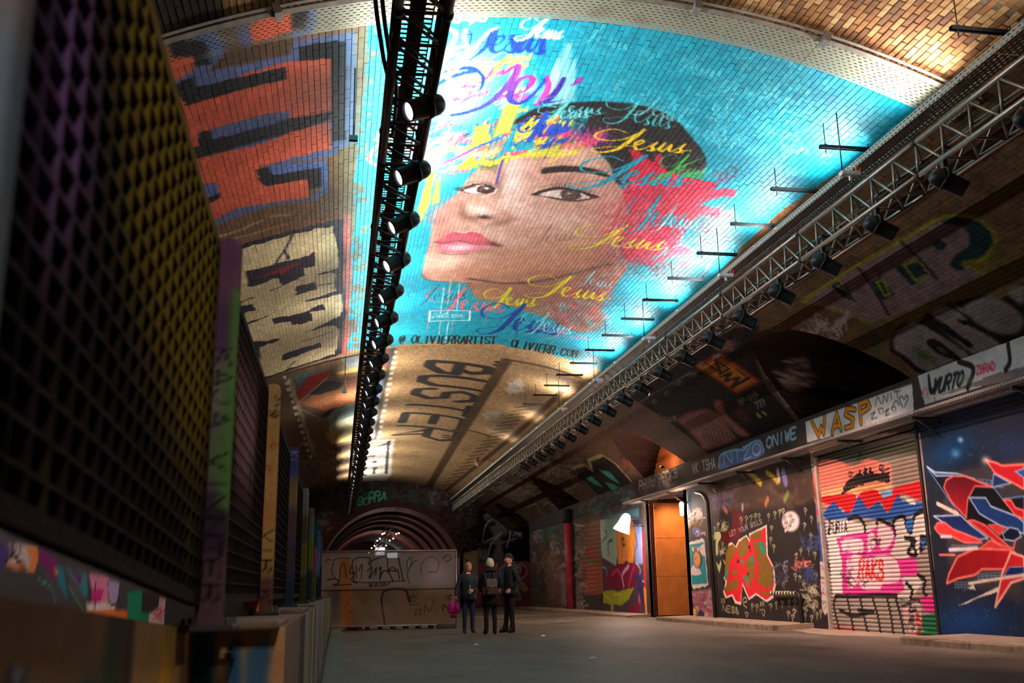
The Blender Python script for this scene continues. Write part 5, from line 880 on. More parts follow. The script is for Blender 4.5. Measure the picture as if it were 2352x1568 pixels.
for k in range(40):
    x0, x1 = AXC+AHW*aa[k]*.999, AXC+AHW*aa[k+1]*.999
    P = [(x0, arch_z(x0)), (x1, arch_z(x1)), (AXC+(x1-AXC)*1.07, arch_z(x1)+.38), (AXC+(x0-AXC)*1.07, arch_z(x0)+.38)]; MB().prism(P, 'y', 59.86, 60.3).build('voussoir', rim, wall_e)
# second tunnel beyond the arch
tn = mat('far_tunnel_lining', rgb(140, 76, 70), .6, 0, .45, 1.2, .3, 6); tb = MB(); n = 28; V = []; Fq = []
for j, y in enumerate(np.linspace(60., 100., 21)):
    dd = .06*(j % 2)
    for k in range(n+1): x = AXC+AHW*(-1+2*k/n)*.995; V.append((x, y, arch_z(x)-dd))
for j in range(20):
    for k in range(n): a_ = j*(n+1)+k; Fq.append((a_, a_+1, a_+n+2, a_+n+1))
tb.add(V, Fq, True)
for sx in (-1, 1): tb.box((AXC+sx*(AHW+.1), 80., 1.5), (.2, 40., 3.))
tag(tb.build('wall_far_tunnel', tn), 'pinkish lining of the further tunnel seen through the end arch', None, None, 'structure')
rib = mat('far_tunnel_rib', rgb(56, 34, 30), .7)
for y in (63., 67., 72., 78.):
    r = MB()
    for k in range(24):
        x0, x1 = AXC+AHW*(-1+2*k/24)*.99, AXC+AHW*(-1+2*(k+1)/24)*.99; r.prism([(x0, arch_z(x0)+.02), (x1, arch_z(x1)+.02), (x1, arch_z(x1)-.25), (x0, arch_z(x0)-.25)], 'y', y, y+.5)
    r.build('arch_rib', rib, bpy.data.objects['wall_far_tunnel'])
MB().box((AXC, 100.2, 3.), (9., .2, 6.)).build('tunnel_end', mat('tunnel_end_wall', rgb(120, 100, 104), .9), bpy.data.objects['wall_far_tunnel'])

for x, z, w, h in ((4.0, 4.9, .9, .7), (5.2, 4.5, 1., .5)): MB().box((x, 100.05, z), (w, .1, h)).build('bright_window', mat('daylit_window', rgb(230, 235, 245), .9, emit=(.9, .95, 1.), estr=1.2), bpy.data.objects['wall_far_tunnel'])

# ================================================================== left wall, ground, pavement
WL = Canvas(0, 30.5, -.1, 4.8, .025, (70, 58, 56), wall_yz(XL)); cl = crop(0, 1230, .17857)
for q, c in (([(-60, 60), (90, 90), (60, 440), (-60, 420)], (70, 50, 110)), ([(60, 90), (480, 130), (490, 300), (440, 460), (340, 450), (300, 330), (230, 440), (80, 350), (140, 200)], (206, 170, 160)), ([(70, 320), (180, 370), (280, 350), (330, 440), (200, 430), (90, 380)], (236, 110, 40)), ([(340, 130), (490, 160), (480, 330), (440, 460), (350, 440), (410, 330)], (240, 120, 40)), ([(500, 150), (760, 330), (700, 620), (620, 460), (500, 330)], (130, 20, 90)), ([(680, 400), (760, 440), (740, 540)], (236, 160, 40)), ([(740, 350), (820, 420), (880, 860), (740, 620)], (40, 116, 130)), ([(500, 380), (620, 480), (860, 900), (700, 700)], (90, 76, 76)), ([(840, 420), (1120, 480), (1130, 760), (1090, 800), (960, 600)], (60, 126, 130)), ([(900, 420), (1060, 520), (1030, 640)], (120, 20, 80)), ([(850, 450), (1000, 640), (1100, 900), (930, 700)], (90, 78, 80)),
             ([(1140, 470), (1400, 530), (1480, 1200), (1100, 1000), (1200, 800)], (226, 130, 150)), ([(1180, 700), (1340, 680), (1280, 880), (1180, 900)], (220, 30, 120)), ([(1390, 560), (1540, 600), (1500, 880), (1410, 880)], (176, 150, 176)), ([(1100, 860), (1480, 870), (1480, 960), (1130, 980)], (236, 216, 200)), ([(1100, 980), (1480, 950), (1640, 960), (1640, 1160), (1100, 1100)], (240, 110, 40)), ([(1640, 720), (1860, 690), (1920, 1120), (1640, 1110)], (10, 130, 90)), ([(1920, 780), (2240, 820), (2240, 1180), (1910, 1160)], (214, 176, 170)), ([(1830, 700), (2050, 760), (2040, 920), (1960, 980), (1900, 990), (1820, 980)], (44, 30, 28))):
    WL.poly(cl(q), c, 1, .01)
for P, w, c in (([(150, 200), (170, 230), (260, 350)], .06, (20, 18, 20)), ([(90, 310), (170, 230), (160, 130)], .05, (20, 18, 20)), ([(1390, 560), (1400, 820), (1450, 890), (1520, 830), (1540, 640)], .04, (24, 20, 30)), ([(1540, 640), (1530, 880), (1570, 910), (1590, 760)], .04, (24, 20, 30)), ([(1230, 510), (1220, 1000)], .05, (30, 20, 24)), ([(2100, 800), (2060, 900), (2080, 1040)], .04, (200, 50, 60)), ([(500, 560), (640, 660), (720, 860)], .04, (60, 150, 110)), ([(880, 650), (1000, 840), (1100, 1000)], .04, (70, 150, 110))): WL.stroke(cl(P), w, c)
WL.scribble(20, (352, 392, 1396, 1418), 12, .04, [(200, 50, 60)], .9); WL.scribble(200, (-400, 500, 900, 1250), 60, .1, [(120, 90, 50), (96, 60, 110), (150, 140, 40), (90, 80, 80)], .6)
n = 320; m = 80; YY, ZZ = np.meshgrid(np.linspace(0, 30.4, n), np.linspace(0, 4.7, m), indexing='ij')
wall_l = mesh_np('wall_left', np.column_stack([np.full(YY.size, XL), YY.ravel(), ZZ.ravel()]), grid_quads(n, m), M_WALL, None, WL.sample(YY.ravel(), ZZ.ravel()), smooth=True); tag(wall_l, 'left side wall of the tunnel with bright graffiti behind the fence', None, None, 'structure')
MB().box((XL-.05, 45.3, 2.3), (.1, 29.8, 4.7)).build('far_side_wall', dark, wall_l)
def road_z(x): return .10*max(0., min(1., (x-6.)/3.))
def ground_mat():
    m = bpy.data.materials.new('worn_asphalt'); m.use_nodes = True; N = m.node_tree.nodes; L = m.node_tree.links; p = N['Principled BSDF']; p.inputs['Roughness'].default_value = .62; p.inputs['Specular IOR Level'].default_value = .45
    tc = N.new('ShaderNodeTexCoord'); mp = N.new('ShaderNodeMapping'); mp.inputs['Scale'].default_value = (1, .35, 1); L.new(tc.outputs['Object'], mp.inputs['Vector'])
    a = N.new('ShaderNodeTexNoise'); a.inputs['Scale'].default_value = 1.1; a.inputs['Detail'].default_value = 9; a.inputs['Roughness'].default_value = .7; L.new(mp.outputs['Vector'], a.inputs['Vector'])
    cr = N.new('ShaderNodeValToRGB'); cr.color_ramp.elements[0].position = .32; cr.color_ramp.elements[0].color = rgb(70, 66, 60); cr.color_ramp.elements[1].position = .72; cr.color_ramp.elements[1].color = rgb(128, 118, 106); L.new(a.outputs['Fac'], cr.inputs['Fac'])
    v = N.new('ShaderNodeTexVoronoi'); v.feature = 'DISTANCE_TO_EDGE'; v.inputs['Scale'].default_value = .35; L.new(tc.outputs['Object'], v.inputs['Vector'])
    n2 = N.new('ShaderNodeTexNoise'); n2.inputs['Scale'].default_value = 3; n2.inputs['Detail'].default_value = 6; L.new(tc.outputs['Object'], n2.inputs['Vector'])
    L.new(cr.outputs['Color'], p.inputs['Base Color'])
    g = N.new('ShaderNodeTexNoise'); g.inputs['Scale'].default_value = 45; g.inputs['Detail'].default_value = 8; L.new(tc.outputs['Object'], g.inputs['Vector'])
    ad = N.new('ShaderNodeMath'); ad.operation = 'MULTIPLY_ADD'; L.new(n2.outputs['Fac'], ad.inputs[0]); ad.inputs[1].default_value = 2.2; L.new(g.outputs['Fac'], ad.inputs[2])
    b = N.new('ShaderNodeBump'); b.inputs['Strength'].default_value = .55; b.inputs['Distance'].default_value = .02; L.new(ad.outputs[0], b.inputs['Height']); L.new(b.outputs['Normal'], p.inputs['Normal'])
    rr = N.new('ShaderNodeMapRange'); rr.inputs['To Min'].default_value = .42; rr.inputs['To Max'].default_value = .8; L.new(a.outputs['Fac'], rr.inputs['Value']); L.new(rr.outputs['Result'], p.inputs['Roughness']); return m
M_ROAD = ground_mat(); gx = np.concatenate([np.linspace(-5, 6, 23), np.linspace(6.2, 13, 40)]); gy = np.linspace(-16, 100, 230); XX, YY = np.meshgrid(gx, gy, indexing='ij'); ZZ = np.vectorize(road_z)(XX)+.012*np.sin(XX*1.7+YY*.6)*np.sin(YY*.9)-.01
floor = mesh_np('floor', np.column_stack([XX.ravel(), YY.ravel(), ZZ.ravel()]), grid_quads(len(gx), len(gy)), M_ROAD, None, smooth=True); tag(floor, 'worn grey asphalt roadway through the tunnel', None, None, 'structure')
pv = mat('pavement_concrete', rgb(160, 142, 126), .7, 0, .25, 3, .4, 25); ks = mat('kerb_granite', rgb(132, 116, 100), .75, 0, .35, 7, .5, 30)
def pavement(y0, y1, ztop, x0=9.05):
    p_ = MB().prism([(x0+.14, 0), (XR+.02, 0), (XR+.02, ztop+.02), (x0+.14, ztop)], 'y', y0, y1).build('trim_1', pv); tag(p_, 'strip of raised concrete pavement along the painted wall', None, None, 'structure')
    y = y0
    while y < y1-.3:
        l = min(.92, y1-y); MB().box((x0+.065, y+l/2, ztop/2-.02+RNG.uniform(-.006, .006)), (.14, l-.012, ztop+.04), Euler((0, 0, RNG.normal(0, .006))), .018).build('kerb_stone', ks, p_); y += l
pavement(20.6, 28.6, .20); pavement(6., 15.2, .19, 8.8); pavement(32.1, 52., .17, 9.2)
rp = MB().prism([(8.9, .06), (XR+.02, .0), (XR+.02, .12)], 'y', 15.2, 20.6).build('trim_2', pv); tag(rp, 'dropped crossing in front of the roller shutter', None, None, 'structure')

# ================================================================== lighting trusses, trays, lamps
alu = mat('truss_aluminium', rgb(150, 146, 138), .38, .75, .15, 20); alu_dk = mat('truss_darkened', rgb(84, 66, 58), .5, .3, .2, 20); black = mat('lamp_black', rgb(26, 28, 30), .42, .2, .2, 10); dkgrey = mat('clamp_grey', rgb(56, 56, 56), .5, .5)  # dark truss metal: its backlit shade is put into the colour
TS = .40
def truss(name, x, z, y0, nsec, material, label, near):
    t = thing(name, (x, y0, z), label, 'truss'); bay = .5; rb = .016
    def faces():
        for k in range(6):
            a, b = k*bay, (k+1)*bay
            yield 'side', (0, a+.02, 0), (0, b-.02, TS); yield 'side', (0, b-.02, TS), (0, b+.0, 0)
            yield 'base', (0, a+.02, 0), (TS, b-.02, 0); yield 'base', (TS, b-.02, 0), (0, b, 0)
            yield 'rear', (TS, a+.02, TS), (TS, b-.02, 0); yield 'rear', (0, a, TS), (TS, b, TS)
    sec = bpy.data.objects.new('truss_section', None); COL.objects.link(sec); sec.parent = t
    for cx, cz in ((0, 0), (TS, 0), (0, TS), (TS, TS)):
        MB().tube([(cx, .0, cz), (cx, 3., cz)], .034, 10).build('chord', material, sec); m = MB()
    for cx, cz in ((0, 0), (TS, 0), (0, TS), (TS, TS)): MB().tube([(cx, -.03, cz), (cx, .03, cz)], .046, 10).build('coupler', dkgrey, sec)
    rear = MB(); allb = MB(); side = []
    for kind, a, b in faces():
        allb.tube([a, b], rb, 6)
        if kind == 'rear': rear.tube([a, b], rb, 6)
        else: side.append(MB().tube([a, b], rb, 6).build('brace', material, sec))
    rear.build('rear_bracing', material, sec)
    far = bpy.data.objects.new('truss_section', None); COL.objects.link(far); far.parent = t; q = MB()
    for cx, cz in ((0, 0), (TS, 0), (0, TS), (TS, TS)): q.tube([(cx, .0, cz), (cx, 3., cz)], .034, 8)
    q.build('chord', material, far); allb.build('bracing', material, far); far.location = (0, near*3., 0)
    for k in range(1, near): c = copy_tree(sec, t); c.location = (0, k*3., 0)
    for k in range(near+1, nsec): c = copy_tree(far, t); c.location = (0, k*3., 0)
    return t
truss('lighting_truss', 6.4, 5.5, 3.6, 18, alu, 'silver box truss running above the painted shutters, lamps slung below it', 6)
truss('lighting_truss', .37, 5.55, 4.2, 18, alu_dk, 'dark box truss beside the portrait, its row of lamps glowing', 4)
def tray(label, x0, x1, z, y0, y1, c, lip=.06, pitch=1.):
    t = thing('cable_tray', ((x0+x1)/2, y0, z), label, 'cable tray'); y = y0; w = x1-x0
    while y < y1:
        l = min(3., y1-y); n = 3; V = [(-w/2, 0, lip), (-w/2, 0, 0), (w/2, 0, 0), (w/2, 0, lip)]; V = [(a, y-y0, b) for a, _, b in V]+[(a, y-y0+l-.01, b) for a, _, b in V]
        o = mesh_np('tray_length', V, np.array([[i, i+1, i+5, i+4] for i in range(3)]), M_PERF, t, np.tile(lin(col255(c)), (8, 1)))
        u = np.array([0, lip, lip+w, 2*lip+w]*2)*pitch+.0; v = np.array([y]*4+[y+l]*4); add_uv(o, v*1., u); y += l
    return t
tray('pale perforated cable tray riding on the silver truss', 6.32, 6.6, 6.12, 5., 58., (150, 156, 150), .09); tray('dark perforated cable tray laid along the dark truss', .42, .72, 6.0, 4.2, 58., (40, 36, 36), pitch=.24)
lens_on = mat('lens_lit', rgb(255, 250, 255), .3, emit=(1., .95, 1.), estr=14.); lens_pink = mat('lens_dim', rgb(90, 80, 80), .2, emit=(1., .75, .65), estr=.6)
def can(name, loc, d, lit, label, group, hang):
    """a spotlight can: yoke, body with domed back, lens; d = direction of the beam"""
    t = thing(name, loc, label, 'spotlight', group); Rm = aim(d).to_4x4()
    body = MB(); body.lathe([(.0, -.19), (.05, -.185), (.085, -.16), (.105, -.11), (.11, -.05), (.108, .0), (.103, .02), (.098, .2), (.1, .215), (.086, .215), (.084, .17)], 20, Rm); body.build('lamp_body', black, t)
    band_ = MB().lathe([(.108, -.03), (.118, -.03), (.118, .0), (.108, .0)], 20, Rm).build('cooling_band', black, t)
    MB().lathe([(.0, .178), (.085, .178)], 20, Rm, False).build('lens', lens_on if lit else lens_pink, t)
    h = Vector(hang); side = Vector(d).cross(Vector((0, 0, 1))).normalized()*.13; y = MB(); tp = h*.62
    for s_ in (-1, 1): y.tube([side*s_, side*s_+tp*.6, tp+side*s_*.25], .012, 6)
    y.tube([tp+side*.25, tp-side*.25], .012, 6); y.build('yoke', dkgrey, t); MB().box(tp+(h-tp)*.5, (.05, .06, .12)).build('clamp', dkgrey, t)
    return t
def spot(name, loc, d, energy, color, size, blend, parent=None, soft=.08):
    l = bpy.data.lights.new(name, 'SPOT'); l.energy = energy; l.color = color; l.spot_size = math.radians(size); l.spot_blend = blend; l.shadow_soft_size = soft
    o = bpy.data.objects.new(name, l); COL.objects.link(o); m = Vector(d).normalized().to_track_quat('-Z', 'Y').to_matrix().to_4x4(); o.matrix_world = Matrix.Translation(loc) @ m
    if parent: mw = o.matrix_world.copy(); o.parent = parent; o.matrix_parent_inverse = parent.matrix_world.inverted(); o.location = Vector(loc)-Vector(parent.location)
    return o
ORD = 'first second third fourth fifth sixth seventh eighth ninth tenth eleventh twelfth thirteenth fourteenth fifteenth sixteenth seventeenth eighteenth nineteenth twentieth'.split()
ORD += ['twenty-'+q for q in ORD[:9]]+['thirtieth']+['thirty-'+q for q in ORD[:9]]
LD = Vector((-.82, -.22, -.5)).normalized()
proto_l = proto_r = None
for k in range(33):
    y = 8.45+1.5*k; loc = Vector((.70, y, 5.37)); lab = '%s with glowing lens, %s along the dark truss from the camera' % ('black spotlight' if k < 12 else 'small far spotlight', ORD[k])
    dd = (LD+Vector((random.uniform(-.08, .08), random.uniform(-.12, .06), random.uniform(-.06, .1)))).normalized()
    if k < 8: can('spotlight', loc, dd, True, lab, 'spotlights on the dark truss', (.06, 0, .16))
    else:
        if proto_l is None: proto_l = can('spotlight', loc, Vector((-.90, -.17, -.41)), True, lab, 'spotlights on the dark truss', (.06, 0, .16))
        else: o = copy_tree(proto_l); o.location = loc; o['label'] = lab
    spot('spot_beam', loc+LD*.24, Vector((-.8, -.15, -.5)), 75 if y < 30 else 30, (1., .9, .92), 80, .8)
RD_ = Vector((.80, -.25, -.52)).normalized()
for k in range(20):
    y = 7.72+1.42*k; loc = Vector((6.42, y, 5.24)); lab = 'black spotlight slung under the silver truss, %s from the camera' % ORD[k]
    if proto_r is None: proto_r = can('spotlight', loc, RD_, False, lab, 'spotlights under the silver truss', (-.01, 0, .25))
    else: o = copy_tree(proto_r); o.location = loc; o['label'] = lab
WARM = (1., .63, .50)
for k, (y, e) in enumerate(((7.72, 260), (10.56, 320), (13.4, 460), (16.24, 640), (19.08, 600), (21.92, 520), (24.76, 420), (29., 200), (33.3, 150), (38., 110), (44., 90))):
    spot('wall_beam', (6.62, y, 5.1), Vector((3.4, 1.2, -4.0)), e*1.35, WARM, 74, .85)
# uplights standing on the trusses, aimed at the vault
glow = mat('uplight_glass', rgb(255, 255, 250), .3, emit=(1., .97, .92), estr=6.)
def uplight(loc, d, e, color, label, group, spread=150):
    """slim LED batten lying along the tray, its open side towards d"""
    t = thing('led_batten', loc, label, 'floodlight', group); m = aim(d); B_ = lambda c, dd, nm, mt: MB().box(m @ Vector(c), dd, m).build(nm, mt, t)
    yl = m.inverted() @ Vector((0, 1, 0)); ax = 0 if abs(yl.x) > abs(yl.y) else 1; L_ = 1.; dims = lambda w, h: (L_, w, h) if ax == 0 else (w, L_, h)
    B_((0, 0, -.03), dims(.07, .045), 'housing', black); B_((0, 0, -.004), dims(.05, .006), 'diffuser', glow); MB().box((0, 0, -.05), (.05, .08, .04)).build('bracket', dkgrey, t)
    l = bpy.data.lights.new('batten_beam', 'AREA'); l.shape = 'RECTANGLE'; l.size, l.size_y = dims(.05, 0)[:2]; l.energy = e*UPK; l.color = color; l.spread = math.radians(spread)
    o = bpy.data.objects.new('batten_beam', l); COL.objects.link(o); o.parent = t; o.matrix_local = Matrix.Translation(Vector(d).normalized()*.02) @ (m @ Matrix.Rotation(PI, 3, 'X')).to_4x4()
    return t
UPK = .75
COOL, TUNG = (1., .98, .95), (1., .91, .79)
for k, (y, e) in enumerate(((7.3, 30), (10.4, 105), (12.2, 105), (14.3, 90), (16.4, 75), (19., 75), (21.8, 80), (24.6, 90), (28., 90), (32., 90), (37., 120), (42., 190), (46.5, 200), (51., 140), (55., 90))):
    uplight((.62, y, 6.14), (.62, 0, .78), e, COOL if y < 23 else TUNG, 'slim LED batten on the dark truss washing the vault, %s from the camera' % ORD[k], 'floodlights on the dark truss', spread=165)
for k, (y, e) in enumerate(((7.2, 26), (9.55, 46), (11.6, 52), (13.9, 54), (16.2, 54), (18.5, 54), (20.8, 50), (23.1, 46), (25.6, 52), (28.4, 40), (33., 14), (38., 8))):
    uplight((6.42, y, 6.28), (-.5, 0, .86), e, COOL if y < 24 else TUNG, 'slim LED batten on the silver truss lighting the vault, %s from the camera' % ORD[k], 'floodlights on the silver truss', spread=160)
for k, (y, e) in enumerate(((3., 22), (6.5, 16), (10., 15), (13.5, 16), (17., 17), (21., 18), (26., 18), (32., 16))):
    uplight((.5, y, 6.14), (-.75, 0, .66), e, COOL, 'added LED batten on the dark truss brightening the orange letters, %s from the camera' % ORD[k], 'added floodlights turned to the left flank', spread=165)  # lamps added to brighten the left flank of the vault
for y, e, q in ((-6., 270, 42), (-4.5, 210, 42), (-1., 40, 75), (1.2, 30, 75), (3.2, 30, 75), (5.4, 30, 75)): spot('parapet_fill', (.75, y, 5.3), Vector((-1.2, 9. if y < -3 else 1.9, -4.4 if y < -3 else -4.)), e, (1., .84, .74), q, .9)  # added spots without fixtures, brightening fence and parapet
for x, y, v, e in ((6.6, 20.5, (-4.6, 7.6, -4.2), 800), (6.6, 17.7, (-3.2, 6.6, -5.), 500)): spot('roadway_fill', (x, y, 5.1), Vector(v), e, (1., .76, .66), 46, .9)  # spots added to brighten the barrier across the roadway
for y in (-9., -4., 0.): uplight((.62, y, 6.14), (.62, 0, .78), 60, TUNG, 'added unseen LED batten behind the camera, %s' % ORD[int(-y)], 'added battens behind the camera', spread=165)  # unseen battens added so the vault bounces light onto near faces
spot('parapet_side_fill', (6.5, 3.2, 5.1), Vector((-7., .3, -4.3)), 150, (1., .8, .7), 44, .9)  # side spot added for the parapet's roadway face, no fixture
for y, e in ((14., 110), (19., 170), (24., 200), (29., 220), (34., 240), (40., 240)): spot('floor_fill', (6.62, y, 5.1), Vector((1.2, .5, -5.)), e, (1., .66, .5), 84, .9)  # warm spots added to brighten the floor, no fixtures of their own
# strut brackets hanging by rods along the edge of the mural
zinc = mat('zinc_strut', rgb(44, 46, 48), .7, .0, .2, 14, spec=.1); proto_b = None
for k, (x, y) in enumerate([(6.05, 8.2)]+[(6.02-.045*i, 11.03+1.41*i) for i in range(14)]):
    z = 6.5; lab = 'zinc strut bracket on threaded rod along the vault, %s from the camera' % ORD[k]
    if proto_b is None:
        proto_b = t = thing('strut_bracket', (x, y, z), lab, 'bracket', 'strut brackets along the vault'); m = MB()
        m.box((.34, 0, .02), (.72, .05, .006)); m.box((.34, -.024, 0), (.72, .005, .045)); m.box((.34, .024, 0), (.72, .005, .045)); m.build('strut', zinc, t); MB().tube([(.06, 0, -.1), (.06, 0, .33)], .007, 6).build('threaded_rod', dkgrey, t)
        MB().tube([(.66, 0, 0), (.66, 0, .08)], .007, 6).build('threaded_rod', dkgrey, t); MB().box((.06, 0, .03), (.04, .04, .012)).build('nut', dkgrey, t)
    else: o = copy_tree(proto_b); o.location = (x, y, z); o['label'] = lab
wht = mat('white_plastic', rgb(232, 232, 228), .4); orn = mat('red_ring', rgb(220, 70, 50), .4); proto_w = None
for k, (y, where) in enumerate(((11.22, 'above the turquoise corner of the mural'), (15.6, 'near the middle of the mural edge'), (20.04, 'by the far part of the mural edge'), (24.43, 'where the mural meets bare brick'), (28.65, 'over the bare brick past the mural'))):
    lab = 'small white unit with red ring '+where
    if proto_w is None:
        proto_w = t = thing('emergency_unit', (6.17, y*.95, 5.97), lab, 'emergency light', 'white units along the silver truss'); MB().box((0, 0, 0), (.26, .09, .06), None, .01).build('casing', wht, t); MB().tube([(-.1, 0, .03), (-.1, 0, .82)], .008, 6).build('rod', dkgrey, t)
        MB().lathe([(.02, -.012), (.04, -.012), (.04, .012), (.02, .012), (.02, -.012)], 12, Matrix.Translation((.12, 0, .07)) @ Matrix.Rotation(PI/2, 4, 'X')).build('ring', orn, t); MB().box((.0, 0, -.06), (.03, .03, .06)).build('foot', wht, t)
    else: o = copy_tree(proto_w); o.location = (6.17, y*.95, 5.97); o['label'] = lab
def along(s, y0, y1, off, n=40, w=0.): return [Vector(vault_pt(s+w*math.sin(i*1.7), y0+(y1-y0)*i/n, off)) for i in range(n+1)]
conduit = MB().tube(along(4.33, 9.9, 58., .06, 60), .042, 8).build('conduit_pipe', mat('conduit_dark', rgb(36, 40, 42), .5)); tag(conduit, 'dark conduit pipe running along the vault at the mural edge', 'pipe')
cable = MB().tube(along(4.52, 8., 40., .03, 60, .02), .012, 6).build('white_cable', mat('cable_white', rgb(200, 196, 188), .5)); tag(cable, 'thin pale cable clipped to the vault beside the conduit', 'cable')
mc = thing('truss_cable', (.3, 6.5, 6.), 'thick black cables looping onto the near end of the dark truss', 'cable')
for dx in (0., .06): MB().tube([Vector(p)+Vector((dx, 0, 0)) for p in spline([(.1, 0, .6), (-.1, .5, .35), (-.12, 1.1, .05), (-.02, 1.7, -.25), (.07, 2.1, -.42), (.08, 3., -.44)], 8)], .02, 8).build('cable_loop', black, mc)
rodm = MB(); 
hr = thing('hanging_rod', (.05, 10.9, 6.2), 'thin rod with a small box hanging beside the dark truss', 'rod'); MB().tube([(0, 0, 0), (0, 0, .88)], .01, 6).build('rod', black, hr); MB().box((0, 0, -.03), (.1, .06, .06)).build('junction_box', mat('teal_box', rgb(40, 84, 84), .5), hr)
hr2 = thing('hanging_rod', (.05, 26.2, 6.2), 'thin rod hanging beside the dark truss past the end of the mural', 'rod'); MB().tube([(0, 0, 0), (0, 0, .92)], .012, 6).build('rod', black, hr2); MB().box((0, 0, -.03), (.12, .08, .08)).build('junction_box', MATS['teal_box'], hr2)
bp = MB().tube([Vector(p) for p in spline([(6.02, 44.3, 6.74), (6.0, 44.15, 6.55), (6.0, 43.9, 6.45), (6.0, 43.5, 6.42), (6.0, 43.2, 6.42)], 6)], .1, 10).build('bent_pipe', mat('clay_pipe', rgb(140, 104, 74), .7)); tag(bp, 'stubby bent pipe coming out of the vault above the silver truss', 'pipe')

# ledge tray on brackets along the top of the right wall
tray('perforated cable ledge running above the shutter and black wall', 9.45, 9.9, 3.77, 9., 33., (128, 118, 110), .045)
lg = thing('ledge_support', (9.6, 20., 3.72), 'steel angle brackets carrying the ledge along the painted wall', 'bracket')
for y in np.arange(10., 33., 2.6): MB().box((.1, y-20., -.02), (.52, .05, .05)).build('bracket_arm', dkgrey, lg); MB().tube([(.34, y-20, -.3), (-.05, y-20, -.05)], .009, 6).build('bracket_stay', dkgrey, lg)
MB().box((-.15, .9, .02), (.02, 24., .03)).build('front_lip', dkgrey, lg)
# pipes on the right wall
dp = MB().tube([Vector(p) for p in spline([(9.86, 26.9, 3.6), (9.86, 26.4, 3.5), (9.87, 26.15, 3.3), (9.88, 26.1, 2.9), (9.88, 26.05, .2)], 6)], .055, 10).build('downpipe', mat('pipe_black', rgb(26, 24, 26), .45)); tag(dp, 'black cast-iron downpipe between the stamp mural and black wall', 'pipe')
sp = thing('bracket_pipe', (9.86, 21., .2), 'black pipe with striped top run bending down the question-mark wall', 'pipe'); MB().tube([Vector(p) for p in spline([(0, 1.36, .64), (0, .5, .64), (0, .0, .64), (0, -.12, .55), (0, -.13, .3), (0, -.13, .0)], 5)], .05, 10).build('pipe_run', MATS['pipe_black'], sp)
cre = mat('pale_band', rgb(206, 196, 170), .6)
for i in range(9): MB().tube([(0, 1.3-i*.15, .64), (0, 1.24-i*.15, .64)], .054, 10).build('painted_ring', cre, sp)
pk = MB().tube([(9.8, 42.9, .2), (9.8, 42.9, 3.8)], .16, 12).build('pink_pole', mat('pole_pink', rgb(190, 60, 84), .5, 0, .3, 3)); tag(pk, 'pink painted round column against the far right wall', 'column')
MB().tube([(9.78, 42.9, 3.8), (9.78, 42.9, 4.4)], .19, 12).build('column_head', dark, pk)
# wall lanterns
bell = thing('wall_lantern', (9.35, 32.5, 3.12), 'glowing white bell-shaped lantern on a bracket over the carrot-orange mural', 'wall lamp'); hot = mat('lantern_glow', rgb(255, 250, 250), .4, emit=(1., .93, .92), estr=7.)
Rb = Matrix.Rotation(.35, 4, 'Y') @ Matrix.Rotation(.2, 4, 'X'); MB().lathe([(.0, .32), (.07, .31), (.13, .25), (.17, .12), (.2, -.05), (.27, -.24), (.28, -.3), (0., -.3)], 18, Rb).build('lantern_shade', hot, bell); MB().tube([(.1, 0, .1), (.72, .0, .16), (.72, -.3, .16)], .018, 6).build('bracket_arm', black, bell); MB().tube([(.1, 0, -.1), (.72, .0, -.12)], .014, 6).build('bracket_stay', black, bell)
MB().box((-.2, .05, -.1), (.12, .1, .1)).build('sensor_head', wht, bell)
l = bpy.data.lights.new('lantern_beam', 'POINT'); l.energy = 170; l.color = (1., .7, .55); l.shadow_soft_size = .25; o = bpy.data.objects.new('lantern_beam', l); COL.objects.link(o); o.parent = bell; o.location = (-.35, -.3, -.35)
sm = thing('bulkhead_lamp', (9.8, 28.0, 3.35), 'small bright bulkhead lamp beside the deep doorway', 'wall lamp'); MB().lathe([(0, .07), (.05, .06), (.07, .0), (.06, -.1), (.05, -.32), (0., -.34)], 12).build('lamp_glass', hot, sm); MB().box((.1, 0, .05), (.14, .06, .06)).build('lamp_bracket', black, sm)
l = bpy.data.lights.new('bulkhead_beam', 'POINT'); l.energy = 60; l.color = (1., .62, .46); l.shadow_soft_size = .1; o = bpy.data.objects.new('bulkhead_beam', l); COL.objects.link(o); o.parent = sm; o.location = (-.12, .1, -.1)
dl_ = thing('doorway_lamp', (10.7, 30.7, 3.7), 'warm downlight fixed under the lintel of the deep doorway', 'ceiling lamp'); MB().lathe([(0, .08), (.1, .08), (.1, 0), (0., -.01)], 12).build('lamp_housing', black, dl_)
l = bpy.data.lights.new('doorway_beam', 'SPOT'); l.energy = 110; l.color = (1., .55, .25); l.spot_size = 2.3; l.spot_blend = .8; l.shadow_soft_size = .1; o = bpy.data.objects.new('doorway_beam', l); COL.objects.link(o); o.parent = dl_; o.location = (0, 0, -.04); o.rotation_euler = (.5, 0, 0)
tl = thing('added_lunette_lamp', (9.8, 29.6, 4.62), 'added small warm lamp on the frieze lighting the corrugated sheet', 'wall lamp'); MB().box((0, 0, 0), (.12, .12, .06), None, .01).build('lamp_housing', black, tl)  # lamp added to light the corrugated sheet from the front
l = bpy.data.lights.new('lunette_fill', 'POINT'); l.energy = 16; l.color = (1., .6, .34); l.shadow_soft_size = .05; o = bpy.data.objects.new('lunette_fill', l); COL.objects.link(o); o.parent = tl; o.location = (-.05, .2, .15)
